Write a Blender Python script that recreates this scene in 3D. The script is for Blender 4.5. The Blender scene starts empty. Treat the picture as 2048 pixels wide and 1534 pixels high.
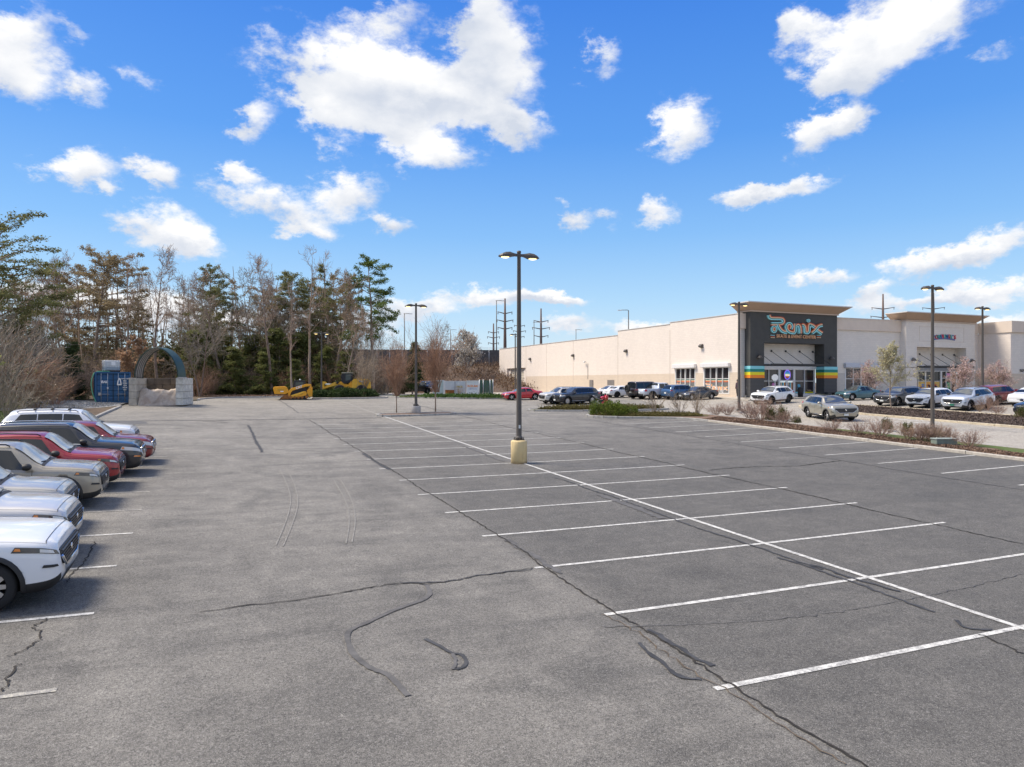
import bpy, bmesh, math, random
import numpy as np
from mathutils import Vector, Matrix, Euler

# ------------------------------------------------------------------ camera, world, sun
scene = bpy.context.scene
COL = scene.collection
R = math.radians
FPX = 1420.4            # focal length in photo pixels (photo 2048 wide)
YAW = 0.39737           # camera looks this far to the right of +Y
CAMZ = 1.6
cam_data = bpy.data.cameras.new('camera')
cam = bpy.data.objects.new('camera', cam_data)
COL.objects.link(cam)
cam.location = (0, 0, CAMZ)
cam.rotation_euler = (R(90), 0, -YAW)
cam_data.sensor_width = 36
cam_data.lens = 36 * FPX / 2048
cam_data.shift_y = -2 / 2048
cam_data.clip_end = 6000
cam_data.clip_start = .1
scene.camera = cam
scene.view_settings.view_transform = 'Standard'
scene.view_settings.look = 'None'
scene.view_settings.exposure = 0.24
scene.view_settings.gamma = 1
scene.view_settings.use_curve_mapping = False

SUN_AZ = R(-60)       # compass-like angle from +Y towards +X of where the sun stands
SUN_EL = R(55)
sun_d = bpy.data.lights.new('sun', 'SUN')
sun_d.energy = 4.6
sun_d.angle = R(22)
sun_d.color = (1, .90, .76)
sun = bpy.data.objects.new('sun', sun_d)
COL.objects.link(sun)
sdir = Vector((math.sin(SUN_AZ) * math.cos(SUN_EL), math.cos(SUN_AZ) * math.cos(SUN_EL), math.sin(SUN_EL)))
sun.rotation_euler = sdir.to_track_quat('Z', 'Y').to_euler()
sun.location = (-40, 30, 60)

SIN, COS = math.sin(YAW), math.cos(YAW)
def ray(px, py):
    r = (px - 1024) / FPX
    return Vector((SIN + r * COS, COS - r * SIN, (765 - py) / FPX))

# clouds: centre x, centre y, half width, half height, strength, tilt (degrees)
CLOUDS = [(20, 70, 105, 80, 1.1, -25), (40, 170, 70, 50, .9, 0), (160, 170, 50, 38, .85, 35), (155, 60, 40, 25, .55, 30),
 (700, 150, 165, 100, 1.15, 10), (650, 215, 90, 50, 1, 10), (850, 190, 110, 85, 1.1, 0), (800, 265, 80, 30, .75, 10), (970, 50, 85, 110, 1.2, 0), (1000, 150, 90, 80, 1.1, -15), (1050, 260, 60, 42, .95, 15), (960, 225, 100, 45, 1.0, 15),
 (790, 30, 90, 40, .75, 0), (870, 312, 105, 38, 1.1, 0), (515, 235, 38, 45, .85, 25), (170, 338, 72, 38, 1.05, 0), (328, 350, 50, 38, 1.05, 10),
 (480, 341, 34, 22, .9, 15), (232, 378, 24, 14, .7, 0), (555, 410, 125, 48, 1.0, 8), (700, 388, 75, 45, 1.0, -10), (320, 455, 100, 48, 1.1, 8), (385, 485, 60, 30, .9, 10),
 (620, 460, 65, 22, .85, 10), (785, 450, 50, 28, 1.05, 5), (1146, 432, 42, 28, 1.05, 5), (1215, 435, 34, 22, .6, 30), (1308, 424, 54, 28, 1.05, 5),
 (1368, 258, 62, 52, 1.0, -40), (1208, 110, 40, 48, .8, 45), (1645, 265, 70, 45, 1.05, -20), (1700, 225, 55, 40, .8, -20), (1730, 80, 140, 85, 1.2, 5), (1880, 30, 110, 55, .9, -10),
 (1690, 150, 70, 45, 1.0, 0), (1590, 50, 55, 40, .8, 0), (1500, 390, 60, 22, .9, -5), (1590, 380, 90, 24, .95, -8), (1840, 528, 90, 32, 1.1, -12), (1980, 492, 100, 32, 1.15, -8),
 (1010, 594, 150, 20, 1.15, 1), (830, 612, 100, 18, 1.05, 2), (1110, 597, 70, 15, 1.0, 0), (1660, 556, 62, 22, .95, -5), (1748, 583, 36, 22, .95, 0), (1960, 588, 130, 26, 1.15, -2), (1800, 610, 130, 20, .8, 0),
 (1130, 640, 70, 20, 1.0, 0), (1290, 652, 110, 16, .9, 0), (700, 640, 160, 30, .9, 0), (90, 590, 120, 40, 1.1, 0), (340, 625, 130, 50, 1.1, 0), (1630, 625, 60, 16, .7, 0), (1990, 640, 90, 18, .8, 0),
 (460, 640, 80, 24, .8, 0), (1990, 95, 45, 30, .5, 0), (680, 300, 40, 25, .55, 0), (300, 170, 55, 25, .45, 20)]
def make_world():
    w = bpy.data.worlds.new('World'); scene.world = w; w.use_nodes = True
    nt = w.node_tree; N = nt.nodes; Lk = nt.links; N.clear()
    def n(t, **k):
        o = N.new(t)
        for a, b in k.items(): setattr(o, a, b)
        return o
    def math_(op, a, b=None, c=None, clamp=False):
        o = n('ShaderNodeMath', operation=op); o.use_clamp = clamp
        for i, v in enumerate((a, b, c)):
            if v is None: continue
            if isinstance(v, (int, float)): o.inputs[i].default_value = v
            else: Lk.new(v, o.inputs[i])
        return o.outputs[0]
    out = n('ShaderNodeOutputWorld'); bg = n('ShaderNodeBackground')
    Lk.new(bg.outputs[0], out.inputs[0])
    sky = n('ShaderNodeTexSky', sky_type='NISHITA'); sky.sun_disc = False
    sky.sun_elevation = SUN_EL; sky.sun_rotation = SUN_AZ
    sky.air_density = 1.25; sky.dust_density = .25; sky.ozone_density = 1.5
    hs = n('ShaderNodeHueSaturation'); hs.inputs['Saturation'].default_value = 1.22; hs.inputs['Value'].default_value = 1.15
    Lk.new(sky.outputs[0], hs.inputs['Color'])
    tc = n('ShaderNodeTexCoord'); D = tc.outputs['Generated']
    sp = n('ShaderNodeSeparateXYZ'); Lk.new(D, sp.inputs[0])
    rp_ = n('ShaderNodeValToRGB'); Lk.new(sp.outputs[2], rp_.inputs[0]); cr = rp_.color_ramp
    stops = [(0.0, (.58, .71, .83)), (.05, (.51, .68, .85)), (.11, (.37, .60, .86)), (.20, (.205, .45, .84)), (.32, (.088, .30, .79)), (.48, (.040, .20, .72)), (1.0, (.025, .13, .54))]
    while len(cr.elements) < len(stops): cr.elements.new(.5)
    for e, (p_, c_) in zip(cr.elements, stops): e.position = p_; e.color = (*[v for v in c_], 1)
    sc9 = n('ShaderNodeVectorMath', operation='SCALE'); Lk.new(rp_.outputs[0], sc9.inputs[0]); sc9.inputs['Scale'].default_value = 9.5
    mxs = n('ShaderNodeMix', data_type='RGBA'); mxs.inputs[0].default_value = .82; Lk.new(hs.outputs[0], mxs.inputs[6]); Lk.new(sc9.outputs[0], mxs.inputs[7])
    # domain warp so that outlines fray
    nz = n('ShaderNodeTexNoise'); nz.inputs['Scale'].default_value = 15; nz.inputs['Detail'].default_value = 7; nz.inputs['Roughness'].default_value = .66
    st = n('ShaderNodeMapping'); st.inputs['Scale'].default_value = (1, 1, 1.7); Lk.new(D, st.inputs[0]); Lk.new(st.outputs[0], nz.inputs['Vector'])
    sub = n('ShaderNodeVectorMath', operation='SUBTRACT'); Lk.new(nz.outputs['Color'], sub.inputs[0]); sub.inputs[1].default_value = (.5, .5, .5)
    ma = n('ShaderNodeVectorMath', operation='MULTIPLY_ADD'); Lk.new(sub.outputs[0], ma.inputs[0]); ma.inputs[1].default_value = (.10, .10, .062); Lk.new(D, ma.inputs[2])
    W = ma.outputs[0]
    acc = None; accz = None
    for (cx, cy, rx, ry, s, tilt) in CLOUDS:
        c = ray(cx, cy); ln = c.length; c.normalize()
        up = Vector((0, 0, 1)); right = c.cross(up).normalized(); vv = right.cross(c).normalized()
        a = R(-tilt)
        e1 = -(right * math.cos(a) + vv * math.sin(a)); e2 = -right * math.sin(a) + vv * math.cos(a)
        M = Matrix((c, e1, e2)).transposed()
        mp = n('ShaderNodeMapping', vector_type='TEXTURE')
        mp.inputs['Location'].default_value = c
        mp.inputs['Rotation'].default_value = M.to_euler('XYZ')
        mp.inputs['Scale'].default_value = (.6, rx * 1.45 / FPX / ln, ry * 1.45 / FPX / ln)
        Lk.new(W, mp.inputs[0])
        le = n('ShaderNodeVectorMath', operation='LENGTH'); Lk.new(mp.outputs[0], le.inputs[0])
        g = n('ShaderNodeMapRange', interpolation_type='SMOOTHSTEP'); Lk.new(le.outputs['Value'], g.inputs[0])
        g.inputs[1].default_value = 1.0; g.inputs[2].default_value = 0; g.inputs[3].default_value = 0; g.inputs[4].default_value = s
        sz = n('ShaderNodeSeparateXYZ'); Lk.new(mp.outputs[0], sz.inputs[0])
        acc = g.outputs[0] if acc is None else math_('ADD', acc, g.outputs[0])
        accz = math_('MULTIPLY', g.outputs[0], sz.outputs[2]) if accz is None else math_('MULTIPLY_ADD', g.outputs[0], sz.outputs[2], accz)
    # unseen rest of the sky: cumulus, cover raised to whiten the ambient light
    n2 = n('ShaderNodeTexNoise'); n2.inputs['Scale'].default_value = 3.2; n2.inputs['Detail'].default_value = 3; Lk.new(st.outputs[0], n2.inputs['Vector'])
    fwd = n('ShaderNodeVectorMath', operation='DOT_PRODUCT'); Lk.new(D, fwd.inputs[0]); fwd.inputs[1].default_value = (SIN, COS, 0)
    away = n('ShaderNodeMapRange'); Lk.new(fwd.outputs['Value'], away.inputs[0]); away.inputs[1].default_value = .7; away.inputs[2].default_value = .45
    rest = n('ShaderNodeMapRange', interpolation_type='SMOOTHSTEP'); Lk.new(n2.outputs[0], rest.inputs[0]); rest.inputs[1].default_value = .44; rest.inputs[2].default_value = .54
    restv = math_('MULTIPLY', rest.outputs[0], away.outputs[0])
    acc = math_('ADD', acc, restv)
    # billows
    n3 = n('ShaderNodeTexNoise'); n3.inputs['Scale'].default_value = 34; n3.inputs['Detail'].default_value = 8; n3.inputs['Roughness'].default_value = .62; Lk.new(st.outputs[0], n3.inputs['Vector'])
    bil = math_('SUBTRACT', n3.outputs[0], .5)
    bil1 = math_('SUBTRACT', nz.outputs[0], .5)
    n4 = n('ShaderNodeTexNoise'); n4.inputs['Scale'].default_value = 9; n4.inputs['Detail'].default_value = 3; Lk.new(st.outputs[0], n4.inputs['Vector']); low = math_('SUBTRACT', n4.outputs[0], .5)
    f1 = math_('MULTIPLY_ADD', bil, 1.15, acc)
    f2 = math_('MULTIPLY_ADD', low, .9, math_('MULTIPLY_ADD', bil1, 1.7, f1))
    gate = n('ShaderNodeMapRange'); Lk.new(acc, gate.inputs[0]); gate.inputs[1].default_value = 0; gate.inputs[2].default_value = .22
    mask = n('ShaderNodeMapRange', interpolation_type='SMOOTHSTEP'); Lk.new(f2, mask.inputs[0]); mask.inputs[1].default_value = .16; mask.inputs[2].default_value = .98
    m2 = math_('MULTIPLY', mask.outputs[0], gate.outputs[0], clamp=True)
    # shading: grey-blue below and inside, white above
    sh = math_('MULTIPLY_ADD', bil, .35, math_('MULTIPLY', accz, .8))
    sh = math_('MULTIPLY_ADD', low, 1.5, sh)
    shr = n('ShaderNodeMapRange'); Lk.new(sh, shr.inputs[0]); shr.inputs[1].default_value = -.38; shr.inputs[2].default_value = .26
    cc = n('ShaderNodeMix', data_type='RGBA'); Lk.new(shr.outputs[0], cc.inputs[0])
    cc.inputs[6].default_value = (5.3, 5.75, 6.6, 1); cc.inputs[7].default_value = (8.7, 8.65, 8.6, 1)
    mx = n('ShaderNodeMix', data_type='RGBA'); Lk.new(m2, mx.inputs[0]); Lk.new(mxs.outputs[2], mx.inputs[6]); Lk.new(cc.outputs[2], mx.inputs[7])
    Lk.new(mx.outputs[2], bg.inputs[0]); bg.inputs[1].default_value = .105
make_world()

# ------------------------------------------------------------------ terrain height
def gz(X, Y):
    X2 = min(max(X, -40), 62); Y2 = min(max(Y, -30), 120)
    q = -3.89055 - .0120567 * X2 + .0258923 * Y2 + 5.80956e-5 * Y2 * Y2 + .00052552 * X2 * X2 + CAMZ
    k = .12
    h = max(k - abs(q), 0) / k
    return min(q, 0) - h * h * k * .25
def hit(px, py):
    d = ray(px, py); t = 3.0
    while t < 400:
        p = d * t; g = gz(p.x, p.y)
        if p.z + CAMZ <= g: return Vector((p.x, p.y, g))
        t += .05
    return Vector((d.x * 400, d.y * 400, 0))
def at(px, dep, py=765):           # a point seen at a pixel, at a depth along the view
    d = ray(px, py); return Vector((d.x * dep, d.y * dep, d.z * dep + CAMZ))
def onY(px, Y):                    # X of a facade point on the plane Y
    d = ray(px, 765); return d.x / d.y * Y

# ------------------------------------------------------------------ helpers
def props(o, label=None, cat=None, group=None, kind=None):
    if label: o['label'] = label
    if cat: o['category'] = cat
    if group: o['group'] = group
    if kind: o['kind'] = kind
    return o
def empty(name, loc=(0, 0, 0), rz=0, label=None, cat=None, group=None):
    o = bpy.data.objects.new(name, None); COL.objects.link(o)
    o.location = loc; o.rotation_euler = (0, 0, rz); o.empty_display_size = .2
    return props(o, label, cat, group)
def link(name, me, parent=None):
    o = bpy.data.objects.new(name, me); COL.objects.link(o)
    if parent: o.parent = parent
    return o
def copy_tree(o, parent=None):
    c = o.copy(); COL.objects.link(c)
    if parent: c.parent = parent
    for ch in list(o.children): copy_tree(ch, c)
    return c
def np_mesh(name, V, F, mats, mi=None, smooth=False):
    me = bpy.data.meshes.new(name)
    V = np.asarray(V, dtype=np.float32); F = np.asarray(F, dtype=np.int32)
    me.vertices.add(len(V)); me.vertices.foreach_set('co', V.ravel())
    k = F.shape[1]
    me.loops.add(F.size); me.loops.foreach_set('vertex_index', F.ravel())
    me.polygons.add(len(F)); me.polygons.foreach_set('loop_start', np.arange(0, F.size, k, dtype=np.int32))
    if mi is not None: me.polygons.foreach_set('material_index', np.asarray(mi, dtype=np.int32))
    if smooth: me.polygons.foreach_set('use_smooth', np.ones(len(F), dtype=bool))
    for m in mats: me.materials.append(m)
    me.update(calc_edges=True)
    return me
class MB:
    def __init__(s): s.v = []; s.f = []; s.m = []; s.sm = []
    def face(s, pts, m=0, smooth=False):
        b = len(s.v); s.v += [tuple(p) for p in pts]; s.f.append(tuple(range(b, b + len(pts)))); s.m.append(m); s.sm.append(smooth); return s
    def box(s, c, d, rz=0, m=0, M=None):
        b = len(s.v); hx, hy, hz = d[0] / 2, d[1] / 2, d[2] / 2
        rot = M if M is not None else Matrix.Rotation(rz, 3, 'Z')
        for x, y, z in ((-1, -1, -1), (1, -1, -1), (1, 1, -1), (-1, 1, -1), (-1, -1, 1), (1, -1, 1), (1, 1, 1), (-1, 1, 1)):
            p = rot @ Vector((x * hx, y * hy, z * hz)) + Vector(c); s.v.append(tuple(p))
        for q in ((0, 3, 2, 1), (4, 5, 6, 7), (0, 1, 5, 4), (1, 2, 6, 5), (2, 3, 7, 6), (3, 0, 4, 7)):
            s.f.append(tuple(b + i for i in q)); s.m.append(m); s.sm.append(False)
        return s
    def bx(s, x0, x1, y0, y1, z0, z1, m=0): return s.box(((x0 + x1) / 2, (y0 + y1) / 2, (z0 + z1) / 2), (x1 - x0, y1 - y0, z1 - z0), m=m)
    def prism(s, poly, h0, h1, axis='z', m=0):          # poly 2D extruded; axis z: (x,y), axis y: (x,z), axis x: (y,z)
        def P(a, b, h): return (a, b, h) if axis == 'z' else ((a, h, b) if axis == 'y' else (h, a, b))
        b = len(s.v); n = len(poly)
        for h in (h0, h1): s.v += [P(a, c, h) for a, c in poly]
        s.f.append(tuple(b + i for i in range(n))[::-1]); s.f.append(tuple(b + n + i for i in range(n)))
        for i in range(n): j = (i + 1) % n; s.f.append((b + i, b + j, b + n + j, b + n + i))
        s.m += [m] * (n + 2); s.sm += [False] * (n + 2); return s
    def tube(s, pts, r, n=8, m=0, cap=True, smooth=True):
        pts = [Vector(p) for p in pts]; k = len(pts)
        rr = r if isinstance(r, (list, tuple)) else [r] * k
        b = len(s.v); up = None
        for i, p in enumerate(pts):
            t = (pts[min(i + 1, k - 1)] - pts[max(i - 1, 0)]).normalized()
            if up is None: up = Vector((0, 0, 1)) if abs(t.z) < .9 else Vector((1, 0, 0))
            a = t.cross(up).normalized(); c = a.cross(t).normalized(); up = c
            for j in range(n):
                th = 2 * math.pi * j / n; s.v.append(tuple(p + (a * math.cos(th) + c * math.sin(th)) * rr[i]))
        for i in range(k - 1):
            for j in range(n):
                q = (j + 1) % n; s.f.append((b + i * n + j, b + i * n + q, b + (i + 1) * n + q, b + (i + 1) * n + j)); s.m.append(m); s.sm.append(smooth)
        if cap:
            s.f.append(tuple(b + j for j in range(n))[::-1]); s.f.append(tuple(b + (k - 1) * n + j for j in range(n))); s.m += [m, m]; s.sm += [False, False]
        return s
    def lathe(s, prof, c=(0, 0, 0), n=20, axis='z', m=0, smooth=True, caps=True):   # prof: (radius, height)
        b = len(s.v); k = len(prof)
        for r, h in prof:
            for j in range(n):
                a = 2 * math.pi * j / n; x, y = r * math.cos(a), r * math.sin(a)
                p = (x, y, h) if axis == 'z' else ((x, h, y) if axis == 'y' else (h, x, y))
                s.v.append((p[0] + c[0], p[1] + c[1], p[2] + c[2]))
        for i in range(k - 1):
            for j in range(n):
                q = (j + 1) % n; s.f.append((b + i * n + j, b + i * n + q, b + (i + 1) * n + q, b + (i + 1) * n + j)); s.m.append(m); s.sm.append(smooth)
        if caps:
            s.f.append(tuple(b + j for j in range(n))[::-1]); s.f.append(tuple(b + (k - 1) * n + j for j in range(n))); s.m += [m, m]; s.sm += [False, False]
        return s
    def grid(s, P, m=0, smooth=True):        # P[i][j] points
        b = len(s.v); a = len(P); c = len(P[0])
        for row in P: s.v += [tuple(p) for p in row]
        for i in range(a - 1):
            for j in range(c - 1):
                s.f.append((b + i * c + j, b + i * c + j + 1, b + (i + 1) * c + j + 1, b + (i + 1) * c + j)); s.m.append(m); s.sm.append(smooth)
        return s
    def mesh(s, name, mats, fix=True):
        me = bpy.data.meshes.new(name); me.from_pydata(s.v, [], s.f)
        for m in (mats if isinstance(mats, (list, tuple)) else [mats]): me.materials.append(m)
        me.polygons.foreach_set('material_index', s.m); me.polygons.foreach_set('use_smooth', s.sm)
        if fix:
            bm = bmesh.new(); bm.from_mesh(me); bmesh.ops.recalc_face_normals(bm, faces=bm.faces); bm.to_mesh(me); bm.free()
        me.update(); return me
    def build(s, name, mats, parent=None, bevel=0, fix=True):
        o = link(name, s.mesh(name, mats, fix), parent)
        if bevel:
            b = o.modifiers.new('bevel', 'BEVEL'); b.width = bevel; b.segments = 2; b.limit_method = 'ANGLE'; b.angle_limit = R(40)
        return o

# ------------------------------------------------------------------ materials
MATS = {}
def mat(name, col=(.5, .5, .5), rough=.6, metal=0, spec=.5, coat=0, noise=None, bump=None, ior=None, emit=None, vary=None, coord='Object'):
    """noise=(scale, amount) brightness mottling; bump=(scale, strength, distance); vary = random per island amount"""
    if name in MATS: return MATS[name]
    m = bpy.data.materials.new(name); m.use_nodes = True; nt = m.node_tree; b = nt.nodes['Principled BSDF']
    b.inputs['Base Color'].default_value = (*col, 1); b.inputs['Roughness'].default_value = rough; b.inputs['Metallic'].default_value = metal
    b.inputs['Specular IOR Level'].default_value = spec
    if coat: b.inputs['Coat Weight'].default_value = coat; b.inputs['Coat Roughness'].default_value = .04
    if ior: b.inputs['IOR'].default_value = ior
    if emit: b.inputs['Emission Color'].default_value = (*emit[0], 1); b.inputs['Emission Strength'].default_value = emit[1]
    tc = nt.nodes.new('ShaderNodeTexCoord')
    if noise or vary:
        hs = nt.nodes.new('ShaderNodeHueSaturation'); hs.inputs['Color'].default_value = (*col, 1)
        nt.links.new(hs.outputs[0], b.inputs['Base Color'])
        if noise:
            t = nt.nodes.new('ShaderNodeTexNoise'); t.inputs['Scale'].default_value = noise[0]; t.inputs['Detail'].default_value = 6; t.inputs['Roughness'].default_value = .65
            nt.links.new(tc.outputs[coord], t.inputs['Vector']); src = t.outputs[0]
            amt = noise[1]
        else:
            g = nt.nodes.new('ShaderNodeNewGeometry'); src = g.outputs['Random Per Island']; amt = vary
        mr = nt.nodes.new('ShaderNodeMapRange'); nt.links.new(src, mr.inputs[0])
        if noise: mr.inputs[1].default_value = .3; mr.inputs[2].default_value = .7
        mr.inputs[3].default_value = 1 - amt; mr.inputs[4].default_value = 1 + amt
        nt.links.new(mr.outputs[0], hs.inputs['Value'])
    if bump:
        t2 = nt.nodes.new('ShaderNodeTexNoise'); t2.inputs['Scale'].default_value = bump[0]; t2.inputs['Detail'].default_value = 5
        nt.links.new(tc.outputs[coord], t2.inputs['Vector'])
        bp = nt.nodes.new('ShaderNodeBump'); bp.inputs['Strength'].default_value = bump[1]; bp.inputs['Distance'].default_value = bump[2]
        nt.links.new(t2.outputs[0], bp.inputs['Height']); nt.links.new(bp.outputs[0], b.inputs['Normal'])
    MATS[name] = m; return m

class NT:      # small helper for longer node materials
    def __init__(s, name):
        s.m = bpy.data.materials.new(name); s.m.use_nodes = True; s.t = s.m.node_tree; s.b = s.t.nodes['Principled BSDF']; MATS[name] = s.m
        s.tc = s.t.nodes.new('ShaderNodeTexCoord')
    def set(s, o, i, v):
        if isinstance(v, (int, float)): o.inputs[i].default_value = v
        elif isinstance(v, tuple): o.inputs[i].default_value = v if len(v) == len(o.inputs[i].default_value) else (*v, 1)
        else: s.t.links.new(v, o.inputs[i])
    def noise(s, scale, detail=5, rough=.6, vec=None, stretch=None, dist=0):
        o = s.t.nodes.new('ShaderNodeTexNoise'); o.inputs['Scale'].default_value = scale; o.inputs['Detail'].default_value = detail; o.inputs['Roughness'].default_value = rough; o.inputs['Distortion'].default_value = dist
        v = vec or s.tc.outputs['Object']
        if stretch:
            mp = s.t.nodes.new('ShaderNodeMapping'); mp.inputs['Scale'].default_value = stretch; s.t.links.new(v, mp.inputs[0]); v = mp.outputs[0]
        s.t.links.new(v, o.inputs['Vector']); return o.outputs[0]
    def vor(s, scale, feature='F1', out='Distance', stretch=None):
        o = s.t.nodes.new('ShaderNodeTexVoronoi'); o.feature = feature; o.inputs['Scale'].default_value = scale
        v = s.tc.outputs['Object']
        if stretch:
            mp = s.t.nodes.new('ShaderNodeMapping'); mp.inputs['Scale'].default_value = stretch; s.t.links.new(v, mp.inputs[0]); v = mp.outputs[0]
        s.t.links.new(v, o.inputs['Vector']); return o.outputs[out]
    def rng(s, v, a, b, c=0., d=1., smooth=False):
        o = s.t.nodes.new('ShaderNodeMapRange')
        if smooth: o.interpolation_type = 'SMOOTHSTEP'
        s.set(o, 0, v); 
        for i, x in enumerate((a, b, c, d)): s.set(o, i + 1, float(x))
        return o.outputs[0]
    def mix(s, f, a, b, mode='MIX'):
        o = s.t.nodes.new('ShaderNodeMix'); o.data_type = 'RGBA'; o.blend_type = mode
        s.set(o, 0, f); s.set(o, 6, a); s.set(o, 7, b); return o.outputs[2]
    def math(s, op, a, b=0., c=None):
        o = s.t.nodes.new('ShaderNodeMath'); o.operation = op; s.set(o, 0, a); s.set(o, 1, b)
        if c is not None: s.set(o, 2, c)
        return o.outputs[0]
    def xyz(s):
        o = s.t.nodes.new('ShaderNodeSeparateXYZ'); s.t.links.new(s.tc.outputs['Object'], o.inputs[0]); return o.outputs
    def bump(s, h, st, dist):
        o = s.t.nodes.new('ShaderNodeBump'); s.set(o, 'Height', h); o.inputs['Strength'].default_value = st; o.inputs['Distance'].default_value = dist
        s.t.links.new(o.outputs[0], s.b.inputs['Normal'])
    def col(s, c): s.set(s.b, 'Base Color', c)

def asphalt(name, base, light, dark, spec=.35, rough=.82, regional=False):
    n = NT(name)
    big = n.noise(.09, 5, .6, stretch=(1, 1, 1)); mid = n.noise(.55, 7, .72, stretch=(1, .6, 1)); str_ = n.noise(.5, 6, .7, stretch=(.5, 2.4, 1))
    c = n.mix(n.rng(big, .38, .62), (*dark, 1), (*base, 1))
    c = n.mix(n.rng(mid, .35, .7, 0, .75), c, (*light, 1))
    c = n.mix(n.rng(str_, .52, .68, 0, .5), c, (*dark, 1))
    if regional:
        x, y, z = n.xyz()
        # the stalls right of the seam wear a darker, newer coat than the drive lane, fading out with distance
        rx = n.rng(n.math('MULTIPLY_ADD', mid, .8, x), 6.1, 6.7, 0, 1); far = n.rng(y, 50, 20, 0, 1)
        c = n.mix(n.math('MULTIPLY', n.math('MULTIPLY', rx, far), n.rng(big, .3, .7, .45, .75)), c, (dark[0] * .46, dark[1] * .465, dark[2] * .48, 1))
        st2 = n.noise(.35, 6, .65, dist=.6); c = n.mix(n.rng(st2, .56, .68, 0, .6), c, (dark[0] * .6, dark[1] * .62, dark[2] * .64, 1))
        c = n.mix(n.rng(y, 44, 66, 0, .55), c, (light[0] * 1.12, light[1] * 1.1, light[2] * 1.06, 1))  # far end lightened in the colour, standing in for grazing-angle brightness
        c = n.mix(n.rng(y, 36, 4, 0, .45), c, (.098, .094, .089, 1)); s3 = n.noise(.8, 7, .72, stretch=(.28, 1.6, 1)); c = n.mix(n.rng(s3, .50, .66, 0, .42), c, (dark[0] * .62, dark[1] * .63, dark[2] * .65, 1))  # near end painted darker in place of view-dependent brightness; streaks follow
        # oil drips near each stall's nose
        oil = n.vor(.42, stretch=(1, 1, 1)); c = n.mix(n.rng(oil, .05, .3, .25, 0), c, (.03, .031, .033, 1))
    g2 = n.noise(24, 3, .75); c = n.mix(1.0, c, n.mix(n.rng(g2, .3, .7), (.60, .60, .60, 1), (1.40, 1.40, 1.38, 1)), 'MULTIPLY'); g3 = n.noise(2.6, 6, .75); c = n.mix(1.0, c, n.mix(n.rng(g3, .3, .7), (.80, .80, .80, 1), (1.2, 1.195, 1.18, 1)), 'MULTIPLY')
    sp = n.noise(85, 2, .8); c2 = n.mix(n.rng(sp, .3, .7), (.30, .30, .30, 1), (1.78, 1.77, 1.74, 1)); c = n.mix(1.0, c, c2, 'MULTIPLY')
    ag = n.vor(100, out='Color'); sepr = n.t.nodes.new('ShaderNodeSeparateColor'); n.t.links.new(ag, sepr.inputs[0])
    c = n.mix(n.rng(sepr.outputs[0], .93, .97, 0, .4), c, (.40, .39, .37, 1))
    c = n.mix(n.rng(sepr.outputs[1], .92, .97, 0, .6), c, (.02, .02, .02, 1))
    n.col(c); n.b.inputs['Roughness'].default_value = rough; n.b.inputs['Specular IOR Level'].default_value = spec
    n.bump(sp, .5, .006)
    return n.m
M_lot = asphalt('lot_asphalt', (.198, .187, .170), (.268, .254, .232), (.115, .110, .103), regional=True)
M_road = asphalt('road_asphalt', (.33, .305, .27), (.38, .35, .31), (.27, .25, .225))
def ground_mat():
    n = NT('leaf_litter'); a = n.noise(.15, 5); b = n.noise(1.3, 6, .7); c = n.noise(12, 5, .7)
    k = n.mix(n.rng(b, .35, .65), (.10, .068, .045, 1), (.19, .135, .09, 1)); k = n.mix(n.rng(a, .45, .62, 0, .6), k, (.075, .09, .03, 1))
    k = n.mix(n.rng(c, .3, .7, 0, .6), k, (.06, .04, .028, 1)); n.col(k); n.b.inputs['Roughness'].default_value = .95; n.bump(c, 1, .06); return n.m
M_ground = ground_mat()
def mulch_mat(name, a, b, c, sc=9):
    n = NT(name); x = n.noise(sc, 6, .75); y = n.noise(.8, 4); k = n.mix(n.rng(x, .3, .7), (*a, 1), (*b, 1)); k = n.mix(n.rng(y, .45, .65, 0, .7), k, (*c, 1))
    n.col(k); n.b.inputs['Roughness'].default_value = .95; n.bump(x, 1, .05); return n.m
M_mulch = mulch_mat('bark_mulch', (.10, .06, .04), (.27, .18, .125), (.17, .115, .08))
M_dmulch = mulch_mat('dark_mulch', (.055, .04, .032), (.15, .115, .095), (.10, .075, .06))
M_grass = mulch_mat('grass_green', (.05, .085, .015), (.13, .17, .04), (.12, .12, .05), 14)
M_gravel = mulch_mat('gravel_grey', (.16, .16, .155), (.42, .41, .40), (.25, .24, .23), 16)
M_cover = mulch_mat('ground_cover_green', (.04, .05, .012), (.13, .12, .04), (.10, .065, .035), 10)
M_kerb = mat('granite_kerb', (.42, .385, .33), .85, noise=(6, .25), bump=(30, .4, .01))
M_kerb2 = mat('grey_kerb', (.33, .32, .30), .85, noise=(5, .3), bump=(30, .4, .01))
M_walk = mat('concrete_walk', (.42, .38, .32), .9, noise=(1.5, .15), bump=(60, .3, .004))
def paint_mat(name, col, worn):
    n = NT(name); a = n.noise(9, 7, .8); b = n.noise(90, 2, .8); v = n.math('MULTIPLY_ADD', b, .6, a)
    n.col(n.mix(n.rng(v, worn, worn + .2), (.2, .195, .19, 1), (*col, 1))); n.b.inputs['Roughness'].default_value = .8; return n.m
M_paint = paint_mat('white_line_paint', (.62, .61, .57), .66)
M_paint2 = paint_mat('old_line_paint', (.50, .47, .39), .74)
M_tar = mat('tar_sealant', (.045, .045, .047), .75, noise=(3, .5))
M_tar2 = mat('tar_patch_faded', (.098, .094, .09), .8, noise=(4, .35))
M_crack = mat('crack_dark', (.028, .024, .02), .95, noise=(6, .6))
M_black = mat('black_metal', (.02, .02, .022), .45)
M_bronze = mat('bronze_pole_paint', (.085, .073, .062), .5, noise=(2, .15))
M_rubber = mat('rubber', (.018, .018, .019), .8)
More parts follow.
